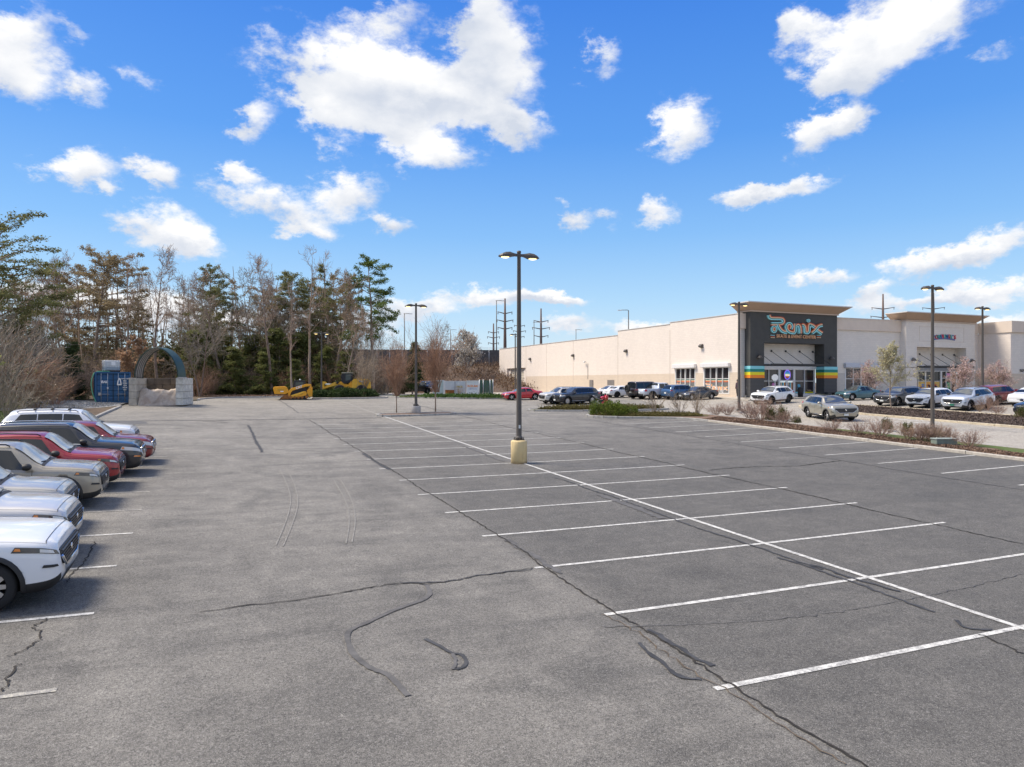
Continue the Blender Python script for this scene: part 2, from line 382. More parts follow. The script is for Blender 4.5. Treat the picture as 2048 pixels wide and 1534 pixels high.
M_chrome = mat('chrome', (.7, .7, .7), .15, metal=1)
M_concrete = mat('concrete', (.42, .40, .37), .9, noise=(2.5, .25), bump=(20, .4, .01))
# ------------------------------------------------------------------ ground sheets
def lines_between(a, b, step):
    k = [a]; x = math.floor(a / step) * step + step
    while x < b - 1e-3:
        if x > a + 1e-3: k.append(x)
        x += step
    return k + [b]
def sheet_grid(name, xs, ys, dz, m, fn=gz):
    V = [(x, y, fn(x, y) + dz) for y in ys for x in xs]; nx = len(xs)
    F = [(j * nx + i, j * nx + i + 1, (j + 1) * nx + i + 1, (j + 1) * nx + i) for j in range(len(ys) - 1) for i in range(nx - 1)]
    return link(name, np_mesh(name, V, F, [m], smooth=True))
def poly_sheet(name, poly, dz, m, step=1.5, parent=None, skirt=0):
    bm = bmesh.new(); f = bm.faces.new([bm.verts.new((x, y, 0)) for x, y in poly])
    xs = [p[0] for p in poly]; ys = [p[1] for p in poly]
    for x in lines_between(min(xs), max(xs), step)[1:-1]:
        bmesh.ops.bisect_plane(bm, geom=bm.verts[:] + bm.edges[:] + bm.faces[:], plane_co=(x, 0, 0), plane_no=(1, 0, 0))
    for y in lines_between(min(ys), max(ys), step)[1:-1]:
        bmesh.ops.bisect_plane(bm, geom=bm.verts[:] + bm.edges[:] + bm.faces[:], plane_co=(0, y, 0), plane_no=(0, 1, 0))
    if f.is_valid and f.normal.z < 0: pass
    bmesh.ops.recalc_face_normals(bm, faces=bm.faces)
    if bm.faces and sum(f.normal.z for f in bm.faces) < 0: bmesh.ops.reverse_faces(bm, faces=bm.faces)
    for v in bm.verts: v.co.z = gz(v.co.x, v.co.y) + dz
    if skirt:
        be = [e for e in bm.edges if e.is_boundary]; r = bmesh.ops.extrude_edge_only(bm, edges=be)
        for g in r['geom']:
            if isinstance(g, bmesh.types.BMVert): g.co.z -= skirt
    me = bpy.data.meshes.new(name); bm.to_mesh(me); bm.free(); me.materials.append(m)
    return link(name, me, parent)
def chaikin(P, k=1, closed=True):
    for _ in range(k):
        Q = []; n = len(P)
        for i in range(n if closed else n - 1):
            a, b = P[i], P[(i + 1) % n]
            Q += [(a[0] * .75 + b[0] * .25, a[1] * .75 + b[1] * .25), (a[0] * .25 + b[0] * .75, a[1] * .25 + b[1] * .75)]
        P = Q if closed else [P[0]] + Q + [P[-1]]
    return P
def resample(P, step):
    out = [P[0]]; 
    for a, b in zip(P, P[1:]):
        L = math.dist(a, b); k = max(1, round(L / step))
        for i in range(1, k + 1): out.append((a[0] + (b[0] - a[0]) * i / k, a[1] + (b[1] - a[1]) * i / k))
    return out
rk = random.Random(5)
def kerb_run(path, name, w=.2, h=.14, m=None, piece=2.2, base=0):
    root = empty(name, (path[0][0], path[0][1], gz(*path[0]))); root['kind'] = 'structure'
    base_loc = root.location.copy()
    P = resample(path, piece); n = len(P)
    # merge tiny steps, keep curvature
    for a, b in zip(P, P[1:]):
        L = math.dist(a, b)
        if L < .05: continue
        ax, ay = a; bx_, by_ = b; dx, dy = (bx_ - ax) / L, (by_ - ay) / L; g = .012
        hh = h + rk.uniform(-.012, .012); ww = w + rk.uniform(-.01, .01); px, py = -dy * ww / 2, dx * ww / 2
        A = Vector((ax + dx * g, ay + dy * g)); B = Vector((bx_ - dx * g, by_ - dy * g)); za, zb = gz(*a), gz(*b)
        mb = MB(); c = .02
        def sec(p, z): return [(p.x + px, p.y + py, z - .1), (p.x + px, p.y + py, z + hh - c), (p.x + px * .8, p.y + py * .8, z + hh), (p.x - px * .8, p.y - py * .8, z + hh), (p.x - px, p.y - py, z + hh - c), (p.x - px, p.y - py, z - .1)]
        s0, s1 = sec(A, za), sec(B, zb)
        mb.v = [tuple(Vector(q) - base_loc) for q in s0 + s1]; k = 6
        mb.f = [tuple(range(6)), tuple(range(6, 12))[::-1]] + [(i, i + 6, (i + 1) % 6 + 6, (i + 1) % 6) for i in range(6)]; mb.m = [0] * 8; mb.sm = [False] * 8
        mb.build('kerb_stone', m or M_kerb, root)
    return root

LOTX = (-7.4, 48.0)
g_xs = [-2500, -900, -300, -120, -70] + [x * 1.5 for x in range(-36, 80)] + [150, 300, 900, 2500]
g_ys = [-300, -60] + [y * 1.5 for y in range(-15, 94)] + [170, 260, 500, 1200, 3500]
ground = props(sheet_grid('ground', g_xs, g_ys, 0, M_ground), kind='structure')
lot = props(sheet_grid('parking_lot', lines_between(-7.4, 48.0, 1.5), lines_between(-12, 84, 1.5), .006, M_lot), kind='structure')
road = props(poly_sheet('road', [(34.2, -8), (34.2, 42.5), (35.2, 48.5), (37.5, 56), (41, 64), (44.5, 74), (45.5, 92), (39, 112), (47.9, 124), (48.2, 56.6), (84, 56), (84, -8)], .012, M_road, 1.5), kind='structure')
back_drive = props(poly_sheet('service_drive', [(17.4, 77), (22.5, 77.5), (24, 86), (30, 88.5), (41, 84), (46, 90), (48, 112), (46, 121), (20, 121), (17, 100)], .02, M_walk, 1.5), kind='structure')

# raised banks and beds
wbank = [(-7.35, -15), (-7.05, 48), (-6.75, 63.6), (-10.8, 64.6), (-10.6, 70.6), (-1.5, 72.0), (-1.4, 74), (-.4, 77), (1.6, 79.4), (4, 80.2), (10, 80.4), (10.4, 82), (17, 84), (18, 130), (-90, 130), (-90, -15)]
props(poly_sheet('woodland_floor', wbank, .1, M_ground, 2.0, skirt=.2), kind='structure')
kerb_run([(-7.35, -15), (-7.05, 48), (-6.75, 63.2)], 'west_kerb', m=M_kerb2, piece=2.4)
kerb_run(chaikin([(-1.4, 72.5), (-1.2, 75), (.6, 78.6), (3.4, 80.1), (10, 80.3)], 1, False), 'north_kerb', m=M_kerb2)
props(poly_sheet('grass', chaikin([(-18, 12), (-7.3, 10), (-7.2, 40), (-6.95, 52), (-8.2, 56), (-13, 57.5), (-19, 52), (-21, 30)], 1), .112, M_grass), kind='structure')
props(poly_sheet('gravel', chaikin([(-16, 57.6), (-12, 56.6), (-8.4, 59.4), (-6.9, 62.6), (-6.9, 64.4), (-6.5, 68), (-12, 71), (-17, 66)], 1), .118, M_gravel), kind='structure')

def bed(name, P, m, h=.1, kerb=None, ring=True):
    props(poly_sheet(name, P, h, m, 1.5), kind='structure')
    if ring: kerb_run(P + [P[0]], name + '_kerb', m=kerb)
e_out = [(30.95, 6), (30.95, 39.2), (30.6, 41.4), (29.2, 42.9), (27.2, 43.9), (25.7, 45.2), (25.4, 46.4), (26.4, 47.3), (28.8, 47.2), (32, 45.6), (33.9, 43.4), (34.15, 40.5), (34.15, 6)]
props(poly_sheet('mulch_bed', e_out, .1, M_mulch, 1.5), kind='structure')
kerb_run([(30.95, 6), (30.95, 39.2)], 'east_bed_kerb', m=M_kerb, w=.24, piece=2.6)
kerb_run(chaikin(e_out[1:8], 1, False), 'island_nose_kerb', m=M_kerb2, piece=1.2)
kerb_run(e_out[8:], 'east_bed_road_kerb', m=M_kerb2, w=.16, h=.12)
props(poly_sheet('ground_cover', chaikin([(25.8, 45.4), (29.2, 43.3), (31.6, 42.2), (33.2, 41.6), (33.4, 43.4), (31.6, 45.2), (28.6, 46.8), (26.4, 46.9)], 1), .112, M_cover), kind='structure')
props(poly_sheet('verge_grass', chaikin([(33.2, 20), (33.9, 18), (34, 31.5), (33.2, 31), (32.7, 26)], 1), .112, M_grass), kind='structure')
props(poly_sheet('verge_grass', chaikin([(32.4, 14), (34, 12), (34, 18), (33, 22), (32.2, 19)], 1), .113, M_grass), kind='structure')
bed('cover_island', chaikin([(23.7, 52.9), (25.4, 51.8), (28.4, 50.6), (33.4, 49.0), (35.2, 49.5), (34.6, 51.6), (31, 53.2), (27.5, 54.3), (24.3, 54.2)], 1), M_cover, kerb=M_kerb2)
bed('tree_island', chaikin([(11.0, 51.2), (12.2, 50.9), (16.3, 51.5), (17.3, 52.1), (16.9, 53.1), (12.0, 52.9), (11.1, 52.3)], 1), M_mulch, kerb=M_kerb2)
bed('juniper_island', chaikin([(9.3, 74.0), (16.6, 74.7), (17.4, 75.9), (16.5, 78.2), (9.4, 77.8)], 1), M_dmulch, kerb=M_kerb2)
n0 = hit(862, 797); n1 = hit(1016, 798.5)
bed('north_verge', [(n0.x, n0.y), (n1.x, n1.y), (n1.x + 4, n1.y + 1), (n1.x + 5, n1.y + 5.5), (n0.x + 3, n0.y + 9), (n0.x - 4, n0.y + 9), (n0.x - 3, n0.y + 3)], M_grass, kerb=M_kerb2)
bed('road_bed', chaikin([(43.5, 5), (43.5, 36), (43.9, 42.2), (45, 45.6), (47.5, 46.8), (49.8, 45.6), (50.1, 5)], 1), M_dmulch, kerb=mat('warm_kerb', (.50, .43, .31), .85, noise=(4, .25), bump=(30, .4, .01)))
props(poly_sheet('pavement', [(46.7, 53.4), (48.6, 52.6), (84, 52.6), (84, 57), (48.35, 57), (48.35, 108), (46.7, 108)], .14, M_walk, 2.0, skirt=.3), kind='structure')

# painted lines and stalls
def ribbon(name, pts, w, dz, m, parent=None, step=.8, wob=0, rnd=None):
    P = resample(pts, step); V = []; F = []; n = len(P)
    for i, p in enumerate(P):
        a = Vector(P[max(i - 1, 0)]); b = Vector(P[min(i + 1, n - 1)]); t = (b - a).normalized(); nn = Vector((-t.y, t.x))
        ww = w[i * (len(w) - 1) // max(n - 1, 1)] if isinstance(w, list) else w
        o = nn * (rnd.gauss(0, wob) if wob else 0); f = (rnd.uniform(.8, 1.2) if 0 < wob < .005 else rnd.uniform(.55, 1.5) if wob else 1)
        for s in (-.5, .5):
            q = Vector(p) + o + nn * ww * s * f; V.append((q.x, q.y, gz(q.x, q.y) + dz))
        if i: F.append((2 * i - 2, 2 * i - 1, 2 * i + 1, 2 * i))
    me = np_mesh(name, V, F, [m]); 
    return link(name, me, parent)
XL, XS, XR, Y0, XW, YW, XE, YE, ST = 5.697, 11.419, 17.324, 7.047, -1.70, 9.7385, 24.91, 18.113, 2.743
PZ = .014
for k in range(-3, 16):
    Y = Y0 + ST * k
    j = rk.uniform(-.06, .06)
    if k < 15 and k != 15: ribbon('painted_line', [(XL + j, Y), (XR + rk.uniform(-.06, .06) if k < 14 else XR - 1.2, Y)], .105, PZ, M_paint, lot)
ribbon('painted_line', [(XS, -4), (XS, 52)], .125, PZ + .003, M_paint, lot)
ribbon('painted_line', [(XS, 53.8), (XS + .1, 74)], .11, PZ, M_paint2, lot)
for k in range(16, 22): ribbon('painted_line', [(XL, Y0 + ST * k), (XS + 3, Y0 + ST * k)], .08, PZ, M_paint2, lot)
for k in range(-3, 17): ribbon('painted_line', [(-7.2, YW + ST * k), (XW + rk.uniform(-.05, .05), YW + ST * k)], .1, PZ, M_paint2 if k not in (1, 2, 3) else M_paint, lot)
for k in range(-2, 9): ribbon('painted_line', [(XE + rk.uniform(-.06, .06), YE + ST * k), (30.8, YE + ST * k)], .105, PZ, M_paint, lot)
for k in range(0, 7): ribbon('painted_line', [(43.2, 57 + ST * k), (46.6, 57 + ST * k)], .1, .02, M_paint2, road)
a = hit(1290, 829.5); b = hit(1440, 826.5); ribbon('painted_line', [(a.x, a.y), (b.x, b.y)], .14, .02, M_paint, road)
for q in (((1742, 843.5), (1868, 846.5)), ((1772, 837.5), (1850, 842.5))):
    a = hit(*q[0]); b = hit(*q[1]); ribbon('painted_line', [(a.x, a.y), (b.x, b.y)], .3, .02, M_paint, road)
a = hit(1915, 850); b = hit(2040, 866); ribbon('painted_line', [(a.x, a.y), (b.x, b.y)], .1, .02, M_paint2, road)

def crack(pxs, w, m=M_tar, dz=.019, wob=.02, seed=1, parent=lot, name='tar_seam'):
    P = [(hit(*p).x, hit(*p).y) for p in pxs]
    return ribbon(name, chaikin(P, 2, False), w, dz, m, parent, .12, wob, random.Random(seed))
rnd = random.Random(8)
# long paving joints down the lot
def joint(x, y0, y1, w, m, seed, wander=.12, dz=.0185):
    r = random.Random(seed); P = []; y = y0; o = 0
    while y < y1: P.append((x + o, y)); o = max(-wander, min(wander, o + r.gauss(0, .05))); y += .7
    return ribbon('paving_joint', P, w, dz, m, lot, .12, .016, r)
joint(5.98, 1, 50, .032, M_crack, 1, .07); joint(6.05, 12, 15, .12, M_tar2, 3, .05, .0176); joint(6.0, 26, 31, .14, M_tar, 33, .05, .0176); joint(6.03, 7.6, 9.3, .08, M_tar, 34, .03, .0176)
joint(5.9, 56, 74, .08, M_tar2, 4); joint(16.95, 10, 52, .045, M_crack, 5, .1); joint(17.2, 52, 66, .1, M_tar2, 6)
joint(11.0, 10.5, 23, .06, M_tar, 7, .14); joint(10.75, 15.5, 19.5, .22, M_tar2, 8, .12, .0176); joint(10.8, 8, 12, .07, M_tar, 18, .1, .0176); joint(10.9, 26.8, 33, .12, M_tar2, 9)
joint(24.2, 12, 44, .06, M_tar2, 10)
ribbon('paving_joint', [(-7, 49.6), (2, 50.0), (9.5, 50.1), (11, 50.2)], .30, .0176, M_tar2, lot, .4, .03, rnd)
ribbon('paving_joint', [(17.5, 50.8), (24, 50.3), (30, 48.8)], .30, .0176, M_tar2, lot, .4, .03, rnd)
crack([(1066, 1139), (1010, 1147), (955, 1152), (905, 1165), (860, 1171), (800, 1168), (720, 1180), (640, 1195), (560, 1206), (470, 1216), (400, 1226)], .028, M_crack, seed=11)
crack([(1065, 1141), (960, 1151), (890, 1168), (800, 1168)], .035, M_tar, .0195, seed=12)
crack([(852, 1172), (862, 1188), (850, 1202), (790, 1222), (735, 1248), (700, 1262), (692, 1275), (700, 1300), (712, 1320), (745, 1342), (775, 1352), (795, 1372), (816, 1396)], .085, M_tar2, seed=13, wob=.002)
crack([(850, 1282), (880, 1296), (903, 1310), (922, 1310), (934, 1325), (930, 1338), (912, 1344)], .06, M_tar, seed=14, wob=.003)
crack([(905, 1312), (913, 1330), (905, 1344)], .05, M_tar2, .0195, .003, seed=15)
crack([(1278, 1290), (1295, 1308), (1325, 1326), (1345, 1350), (1372, 1362), (1402, 1363)], .06, M_tar, seed=16, wob=.005)
crack([(1206, 1232), (1270, 1262), (1320, 1300), (1380, 1345), (1440, 1378), (1500, 1412), (1560, 1456), (1620, 1492), (1690, 1533)], .018, mat('crack_soil', (.12, .09, .06), .95, noise=(8, .5)), .0205, seed=17)
crack([(496, 851), (505, 866), (512, 884), (519, 895), (524, 905)], .11, M_tar, seed=18)
crack([(1418, 941), (1440, 939), (1480, 936), (1520, 933), (1590, 934), (1640, 927), (1680, 922)], .06, M_crack, seed=19)
crack([(1205, 1257), (1400, 1252), (1560, 1240), (1700, 1222), (1800, 1204), (1900, 1185), (2046, 1150)], .016, M_tar2, seed=20)
crack([(1912, 1243), (1925, 1256), (1950, 1262), (1985, 1262)], .06, M_tar, seed=21, wob=.004)
crack([(1800, 1186), (1760, 1174), (1700, 1158), (1660, 1142), (1620, 1130)], .06, M_tar, seed=22)
crack([(405, 843), (440, 844), (455, 846)], .12, M_tar2, seed=23); crack([(98, 1240), (72, 1250), (70, 1262), (84, 1272), (80, 1284), (55, 1300), (22, 1318)], .02, M_crack, seed=24)
crack([(38, 1330), (25, 1345), (12, 1362), (20, 1370), (2, 1388)], .025, M_crack, seed=25); crack([(190, 1085), (178, 1110), (160, 1135), (142, 1150), (136, 1168)], .02, M_crack, seed=26)
crack([(1960, 1272), (2000, 1290), (2046, 1310)], .03, M_crack, seed=27)
crack([(960, 1000), (1010, 1010), (1060, 1030), (1100, 1052)], .01, M_tar2, seed=28)
M_tyre = mat('tyre_scuff', (.20, .19, .172), .85, noise=(12, .35))
for k_, A_ in enumerate(([(552, 1092), (572, 1045), (583, 1005), (577, 975), (560, 940)], [(566, 1094), (586, 1048), (598, 1006), (590, 970), (572, 935)], [(692, 1088), (700, 1045), (694, 1005), (668, 962)], [(704, 1086), (712, 1044), (706, 1002), (680, 958)])): crack(A_, .035, M_tyre, .0172, 0, 60 + k_, lot, 'tyre_mark')
def patch(cx, cy, w, d, m, n=14, seed=0, dz=.016):
    r = random.Random(seed); c = hit(cx, cy); P = [(c.x + w / 2 * math.cos(a) * r.uniform(.75, 1.15), c.y + d / 2 * math.sin(a) * r.uniform(.75, 1.15)) for a in [2 * math.pi * i / n for i in range(n)]]
    poly_sheet('tar_patch', chaikin(P, 1), dz, m, 1.5, lot)
patch(255, 846, 2.4, 3.2, mat('lot_repair', (.10, .10, .10), .85, noise=(3, .3)), seed=3)

# ------------------------------------------------------------------ building
def cmu(name, col, dark=.9):
    n = NT(name); o = n.t.nodes.new('ShaderNodeTexBrick'); x, y, z = n.xyz()
    cb = n.t.nodes.new('ShaderNodeCombineXYZ'); n.set(cb, 0, n.math('ADD', x, y)); n.set(cb, 1, z)
    n.t.links.new(cb.outputs[0], o.inputs['Vector']); o.inputs['Scale'].default_value = 1; o.inputs['Brick Width'].default_value = .4; o.inputs['Row Height'].default_value = .2; o.inputs['Mortar Size'].default_value = .008
    c1 = tuple(c * 1.0 for c in col); c2 = tuple(c * .94 for c in col)
    o.inputs['Color1'].default_value = (*c1, 1); o.inputs['Color2'].default_value = (*c2, 1); o.inputs['Mortar'].default_value = (*[c * .82 for c in col], 1)
    st = n.noise(.5, 5, .6, stretch=(1, 1, .25)); c = n.mix(n.rng(st, .35, .7, 0, .18), o.outputs[0], (*[c * .72 for c in col], 1)); n.col(c)
    n.b.inputs['Roughness'].default_value = .92; n.bump(n.math('MULTIPLY_ADD', n.noise(25, 4), .5, o.outputs['Fac']), .5, -.01); return n.m
C_up = cmu('cream_block', (.81, .72, .635)); C_lo = cmu('tan_block', (.68, .565, .445)); C_band = mat('stucco_band', (.68, .575, .475), .9, noise=(.7, .06), bump=(60, .3, .005))
C_white = cmu('pale_block', (.78, .715, .635)); C_dark = mat('charcoal_paint', (.066, .065, .060), .8, noise=(1.2, .12), bump=(40, .4, .006))
C_corn = mat('cornice_tan', (.42, .29, .20), .8, noise=(.6, .06)); M_flash = mat('flashing', (.62, .60, .57), .5)
M_frame = mat('white_frame', (.78, .77, .74), .45); M_glass = mat('shop_glass', (.035, .03, .034), .12, spec=.6, noise=(.6, .3)); M_door = mat('grey_door', (.20, .18, .165), .6, noise=(1, .1))
bld = empty('retail_building', (48.3, 56.6, 0), label='long cream block store with charcoal entrance portal and sunlit side wall', cat='building')
OB = Vector((48.3, 56.6, 0))
def cells(mb, horiz, plane, a0, a1, z0, z1, opens, th=.3, m=0, sign=1):
    """wall on a plane, along x (horiz) or y, with rectangular openings (a0,a1,z0,z1)"""
    A = sorted({a0, a1, *[v for o in opens for v in o[:2] if a0 < v < a1]}); Z = sorted({z0, z1, *[v for o in opens for v in o[2:] if z0 < v < z1]})
    for p, q in zip(A, A[1:]):
        runs = []; 
        for u, v in zip(Z, Z[1:]):
            if any(o[0] <= p and q <= o[1] and o[2] <= u and v <= o[3] for o in opens): runs.append(None)
            elif runs and runs[-1]: runs[-1] = (runs[-1][0], v)
            else: runs.append((u, v))
        for r in runs:
            if not r: continue
            if horiz: mb.bx(p - OB.x, q - OB.x, plane - OB.y, plane + th - OB.y, r[0], r[1], m)
            else: mb.bx(plane - OB.x, plane + th - OB.x, p - OB.y, q - OB.y, r[0], r[1], m)
    return mb
def part(name, m, x0, x1, y0, y1, z0, z1, parent=bld, bevel=0):
    return MB().bx(x0 - OB.x, x1 - OB.x, y0 - OB.y, y1 - OB.y, z0, z1).build(name, m, parent, bevel)
# long side wall facing -x, with door recess and two windows
sw = [(63.5, 67.2, .45, 3.2), (58.0, 62.1, .45, 3.2), (109.2, 117.4, -.3, 4.1)]
cells(MB(), False, 48.3, 56.6, 68.2, 2.62, 8.48, sw).build('wall', C_up, bld)
cells(MB(), False, 48.3, 68.2, 79.6, 2.62, 8.28, sw).build('wall', C_up, bld)
cells(MB(), False, 48.3, 79.6, 120.8, 2.62, 7.72, sw).build('wall', C_up, bld)
cells(MB(), False, 48.3, 56.6, 120.8, -.3, 2.62, sw).build('wall_base', C_lo, bld)
part('roof', mat('roof_membrane', (.45, .44, .42), .9), 48.6, 84, 57, 120, 6.9, 7.1)
part('wall', C_up, 48.3, 84, 120.8, 121.1, -.3, 7.72)
for (y0, y1, z) in ((56.6, 68.2, 8.48), (68.2, 79.6, 8.28), (79.6, 120.8, 7.72)): part('coping', M_flash, 48.24, 48.66, y0, y1, z, z + .06)
for y in (68.2, 79.6, 92, 101, 109): part('wall_joint', mat('joint_shadowless', (.55, .47, .39), .9), 48.285, 48.3, y - .03, y + .03, 0, 7.6)
part('roll_door', mat('door_cream', (.62, .56, .46), .6, noise=(1, .08)), 48.78, 48.84, 110.6, 116.4, 0, 4.1)
for k in range(9): part('door_rib', mat('door_rib_m', (.46, .42, .34), .6), 48.76, 48.78, 110.6, 116.4, .42 * k + .3, .42 * k + .34)
part('recess_side', C_up, 48.6, 48.86, 116.4, 117.6, 0, 4.1); part('recess_side', C_up, 48.6, 48.86, 109.0, 110.6, 0, 4.1); part('recess_top', C_up, 48.6, 48.86, 109.2, 117.4, 4.1, 4.3)
# front walls
fw = [(62.6, 67.4, .45, 3.2)]
cells(MB(), True, 56.6, 60.6, 70.9, 2.62, 7.25, fw).build('wall', C_white, bld); cells(MB(), True, 56.6, 60.6, 70.9, -.3, 2.62, fw).build('wall_base', cmu('pale_tan_block', (.62, .57, .50)), bld)
part('parapet_band', C_band, 60.6, 70.9, 56.42, 56.9, 7.25, 8.5); part('coping', M_flash, 60.6, 70.9, 56.36, 56.95, 8.5, 8.56)
cells(MB(), True, 56.6, 48.6, 49.05, -.3, 7.0, []).build('corner_pier', cmu('grey_block', (.56, .54, .51)), bld)
part('parapet_band', C_band, 48.22, 49.05, 56.42, 56.6, 7.0, 8.5)
cells(MB(), True, 56.6, 82.3, 84, -.3, 2.62, []).build('wall_base', C_lo, bld); cells(MB(), True, 56.6, 82.3, 84, 2.62, 7.4, []).build('wall', C_up, bld)
part('parapet_band', C_band, 82.3, 83.9, 56.42, 56.9, 7.4, 8.6)
part('wall', C_up, 84, 84.3, 52.8, 56.9, 2.62, 7.35); part('wall_base', C_lo, 84, 84.3, 52.8, 56.9, -.3, 2.62); part('parapet_band', C_band, 83.88, 84.3, 52.6, 56.42, 7.35, 8.65)
part('wall', C_white, 84.3, 125, 52.8, 53.1, 2.62, 7.35); part('wall_base', C_lo, 84.3, 125, 52.8, 53.1, -.3, 2.62); part('parapet_band', C_band, 84.3, 125, 52.6, 53.1, 7.35, 8.65)

def window(x0, x1, z0, z1, plane, horiz, cols, rows, parent=bld, glass=M_glass, deep=.18, bar=.055, mull=.12):
    fr = MB(); A = []
    def B(mb, a0, a1, u0, u1, d0, d1):
        if horiz: mb.bx(a0 - OB.x, a1 - OB.x, plane + d0 - OB.y, plane + d1 - OB.y, u0, u1)
        else: mb.bx(plane + d0 - OB.x, plane + d1 - OB.x, a0 - OB.y, a1 - OB.y, u0, u1)
    for a in (x0, x1 - .12): B(fr, a, a + .12, z0, z1, -.03, deep)
    B(fr, x0 + .12, x1 - .12, z0, z0 + .1, -.03, deep); B(fr, x0 + .12, x1 - .12, z1 - .08, z1, -.03, deep)
    n = cols; w = (x1 - x0 - .24) / n
    for i in range(1, n):
        ww = mull if (n == 4 and i == 2) else bar; a = x0 + .12 + w * i; B(fr, a - ww / 2, a + ww / 2, z0 + .1, z1 - .08, -.02, deep - .002)
    zs = [z0 + .1] + rows + [z1 - .08]
    for r in rows: 
        for i in range(n):
            a = x0 + .12 + w * i; e = .06 if (n == 4 and i in (1, 2)) else .03
            B(fr, a + e, a + w - e, r - .03, r + .03, -.01, deep - .004)
    f = fr.build('window', M_frame, parent)
    for i in range(n):
        for u, v in zip(zs, zs[1:]):
            a = x0 + .12 + w * i; mb = MB(); B(mb, a, a + w, u, v, deep * .6, deep * .6 + .02); mb.build('pane', glass, f)
    return f
w1 = window(58.0, 62.1, .45, 3.2, 48.3, False, 4, [2.0]); w2 = window(63.5, 67.2, .45, 3.2, 48.3, False, 4, [2.0]); w3 = window(62.6, 67.4, .45, 3.2, 56.6, True, 4, [2.0])
M_shut = mat('shutter_white', (.74, .72, .70), .5, noise=(3, .05))
for (a, b) in ((57.8, 62.3), (63.3, 67.4)): part('awning_box', M_shut, 47.95, 48.3, a, b, 3.2, 3.62, bevel=.04)
part('awning_box', mat('shutter_grey', (.50, .52, .56), .5), 62.4, 67.6, 56.25, 56.6, 3.2, 3.68, bevel=.04)

# text
FONT = None
def text(s, size, m, parent, loc, rot, name='lettering', ext=.02, align='CENTER', sx=1, shear=0, bold=0):
    c = bpy.data.curves.new('t', 'FONT'); c.body = s; c.size = size; c.extrude = ext; c.align_x = align; c.align_y = 'CENTER'; c.resolution_u = 3; c.shear = shear; c.offset = bold
    o = bpy.data.objects.new('t', c); me = bpy.data.meshes.new_from_object(o); bpy.data.objects.remove(o); bpy.data.curves.remove(c)
    me.materials.clear(); me.materials.append(m); me.name = name
    r = link(name, me, parent); r.location = loc; r.rotation_euler = rot; r.scale = (sx, 1, 1); return r
FRONT = (R(90), 0, 0); SIDE = (R(90), 0, R(-90))
cR = {'red': mat('sign_red', (.62, .12, .04), .5), 'cream': mat('sign_cream', (.80, .58, .36), .5), 'teal': mat('sign_teal', (.02, .20, .20), .5), 'aqua': mat('sign_aqua', (.33, .74, .76), .5), 'white': mat('sign_white', (.82, .82, .80), .5),
      'orange': mat('sign_orange', (.85, .24, .02), .6), 'yellow': mat('sign_yellow', (.78, .68, .02), .6), 'green': mat('sign_green', (.01, .22, .19), .6), 'lblue': mat('sign_lblue', (.24, .62, .68), .6)}
def flat_path(mb, P, w, d0, d1, off=0, frame=None):
    """ribbon of width w following 2D path P, given depth, offset sideways; frame maps (a,z,depth) to world"""
    n = len(P)
    for i in range(n - 1):
        a, b = Vector(P[i]), Vector(P[i + 1])
        def nrm(k):
            t = (Vector(P[min(k + 1, n - 1)]) - Vector(P[max(k - 1, 0)])).normalized(); return Vector((-t.y, t.x))
        n0_, n1_ = nrm(i), nrm(i + 1)
        q = [a + n0_ * (off - w / 2), b + n1_ * (off - w / 2), b + n1_ * (off + w / 2), a + n0_ * (off + w / 2)]
        fr = [frame(p.x, p.y, d0) for p in q]; bk = [frame(p.x, p.y, d1) for p in q]
        mb.face(fr); mb.face([fr[0], fr[1], bk[1], bk[0]]); mb.face([fr[3], fr[2], bk[2], bk[3]])
        if i == 0: mb.face([fr[0], fr[3], bk[3], bk[0]])
        if i == n - 2: mb.face([fr[1], fr[2], bk[2], bk[1]])
    return mb
def ell(cx, cy, rx, ry, a0=0, a1=360, n=16): return [(cx + rx * math.cos(R(a0 + (a1 - a0) * i / n)), cy + ry * math.sin(R(a0 + (a1 - a0) * i / n))) for i in range(n + 1)]
# wordmark strokes in a 2000 x 1200 box, y down
REMIX = [[(-62, 345), (-45, 420), (0, 452), (60, 460), (330, 460), (400, 480), (440, 545), (420, 620), (350, 650), (20, 650)],
         [(240, 660), (280, 760), (350, 860), (440, 920), (540, 930)],
         [(660, 820), (700, 740), (660, 660), (600, 640), (545, 690), (530, 770), (560, 860), (630, 920), (720, 945), (810, 945), (812, 640)],
         [(850, 720), (900, 680), (950, 700), (985, 780), (990, 975)],
         [(1040, 690), (1090, 680), (1140, 740), (1150, 820), (1150, 945), (1270, 945), (1272, 660), (1340, 670), (1440, 720), (1520, 800), (1600, 890), (1730, 970)],
         [(1370, 955), (1450, 900), (1530, 800), (1610, 710), (1730, 690)]]
def remix(parent, frame, cols, sc=1.0, dep=(0, .1), lift=.0015):
    """cols: stripe materials from one side to the other"""
    for si, st in enumerate(REMIX):
        P = chaikin(st, 2, False); k = len(cols); w = 118 / k
        for i, c in enumerate(cols):
            mb = MB(); flat_path(mb, [(x, y) for x, y in P], w * .98, dep[0] + lift * si, dep[1], (i - (k - 1) / 2) * w, frame); mb.build('letter_stripe', cR[c], parent)
    for rr, c in ((62, 'aqua'), (22, 'aqua')):
        mb = MB(); flat_path(mb, ell(1280, 540, rr - 12, rr - 12), 22, dep[0], dep[1], 0, frame); mb.build('dot_ring', cR[c], parent)
    for rr, c in ((1, 'aqua'), (.74, 'teal'), (.5, 'cream'), (.25, 'red')):
        mb = MB(); flat_path(mb, ell(110, 830, 88 * rr, 118 * rr), 24, dep[0], dep[1], 0, frame); mb.build('eye_ring', cR[c], parent)

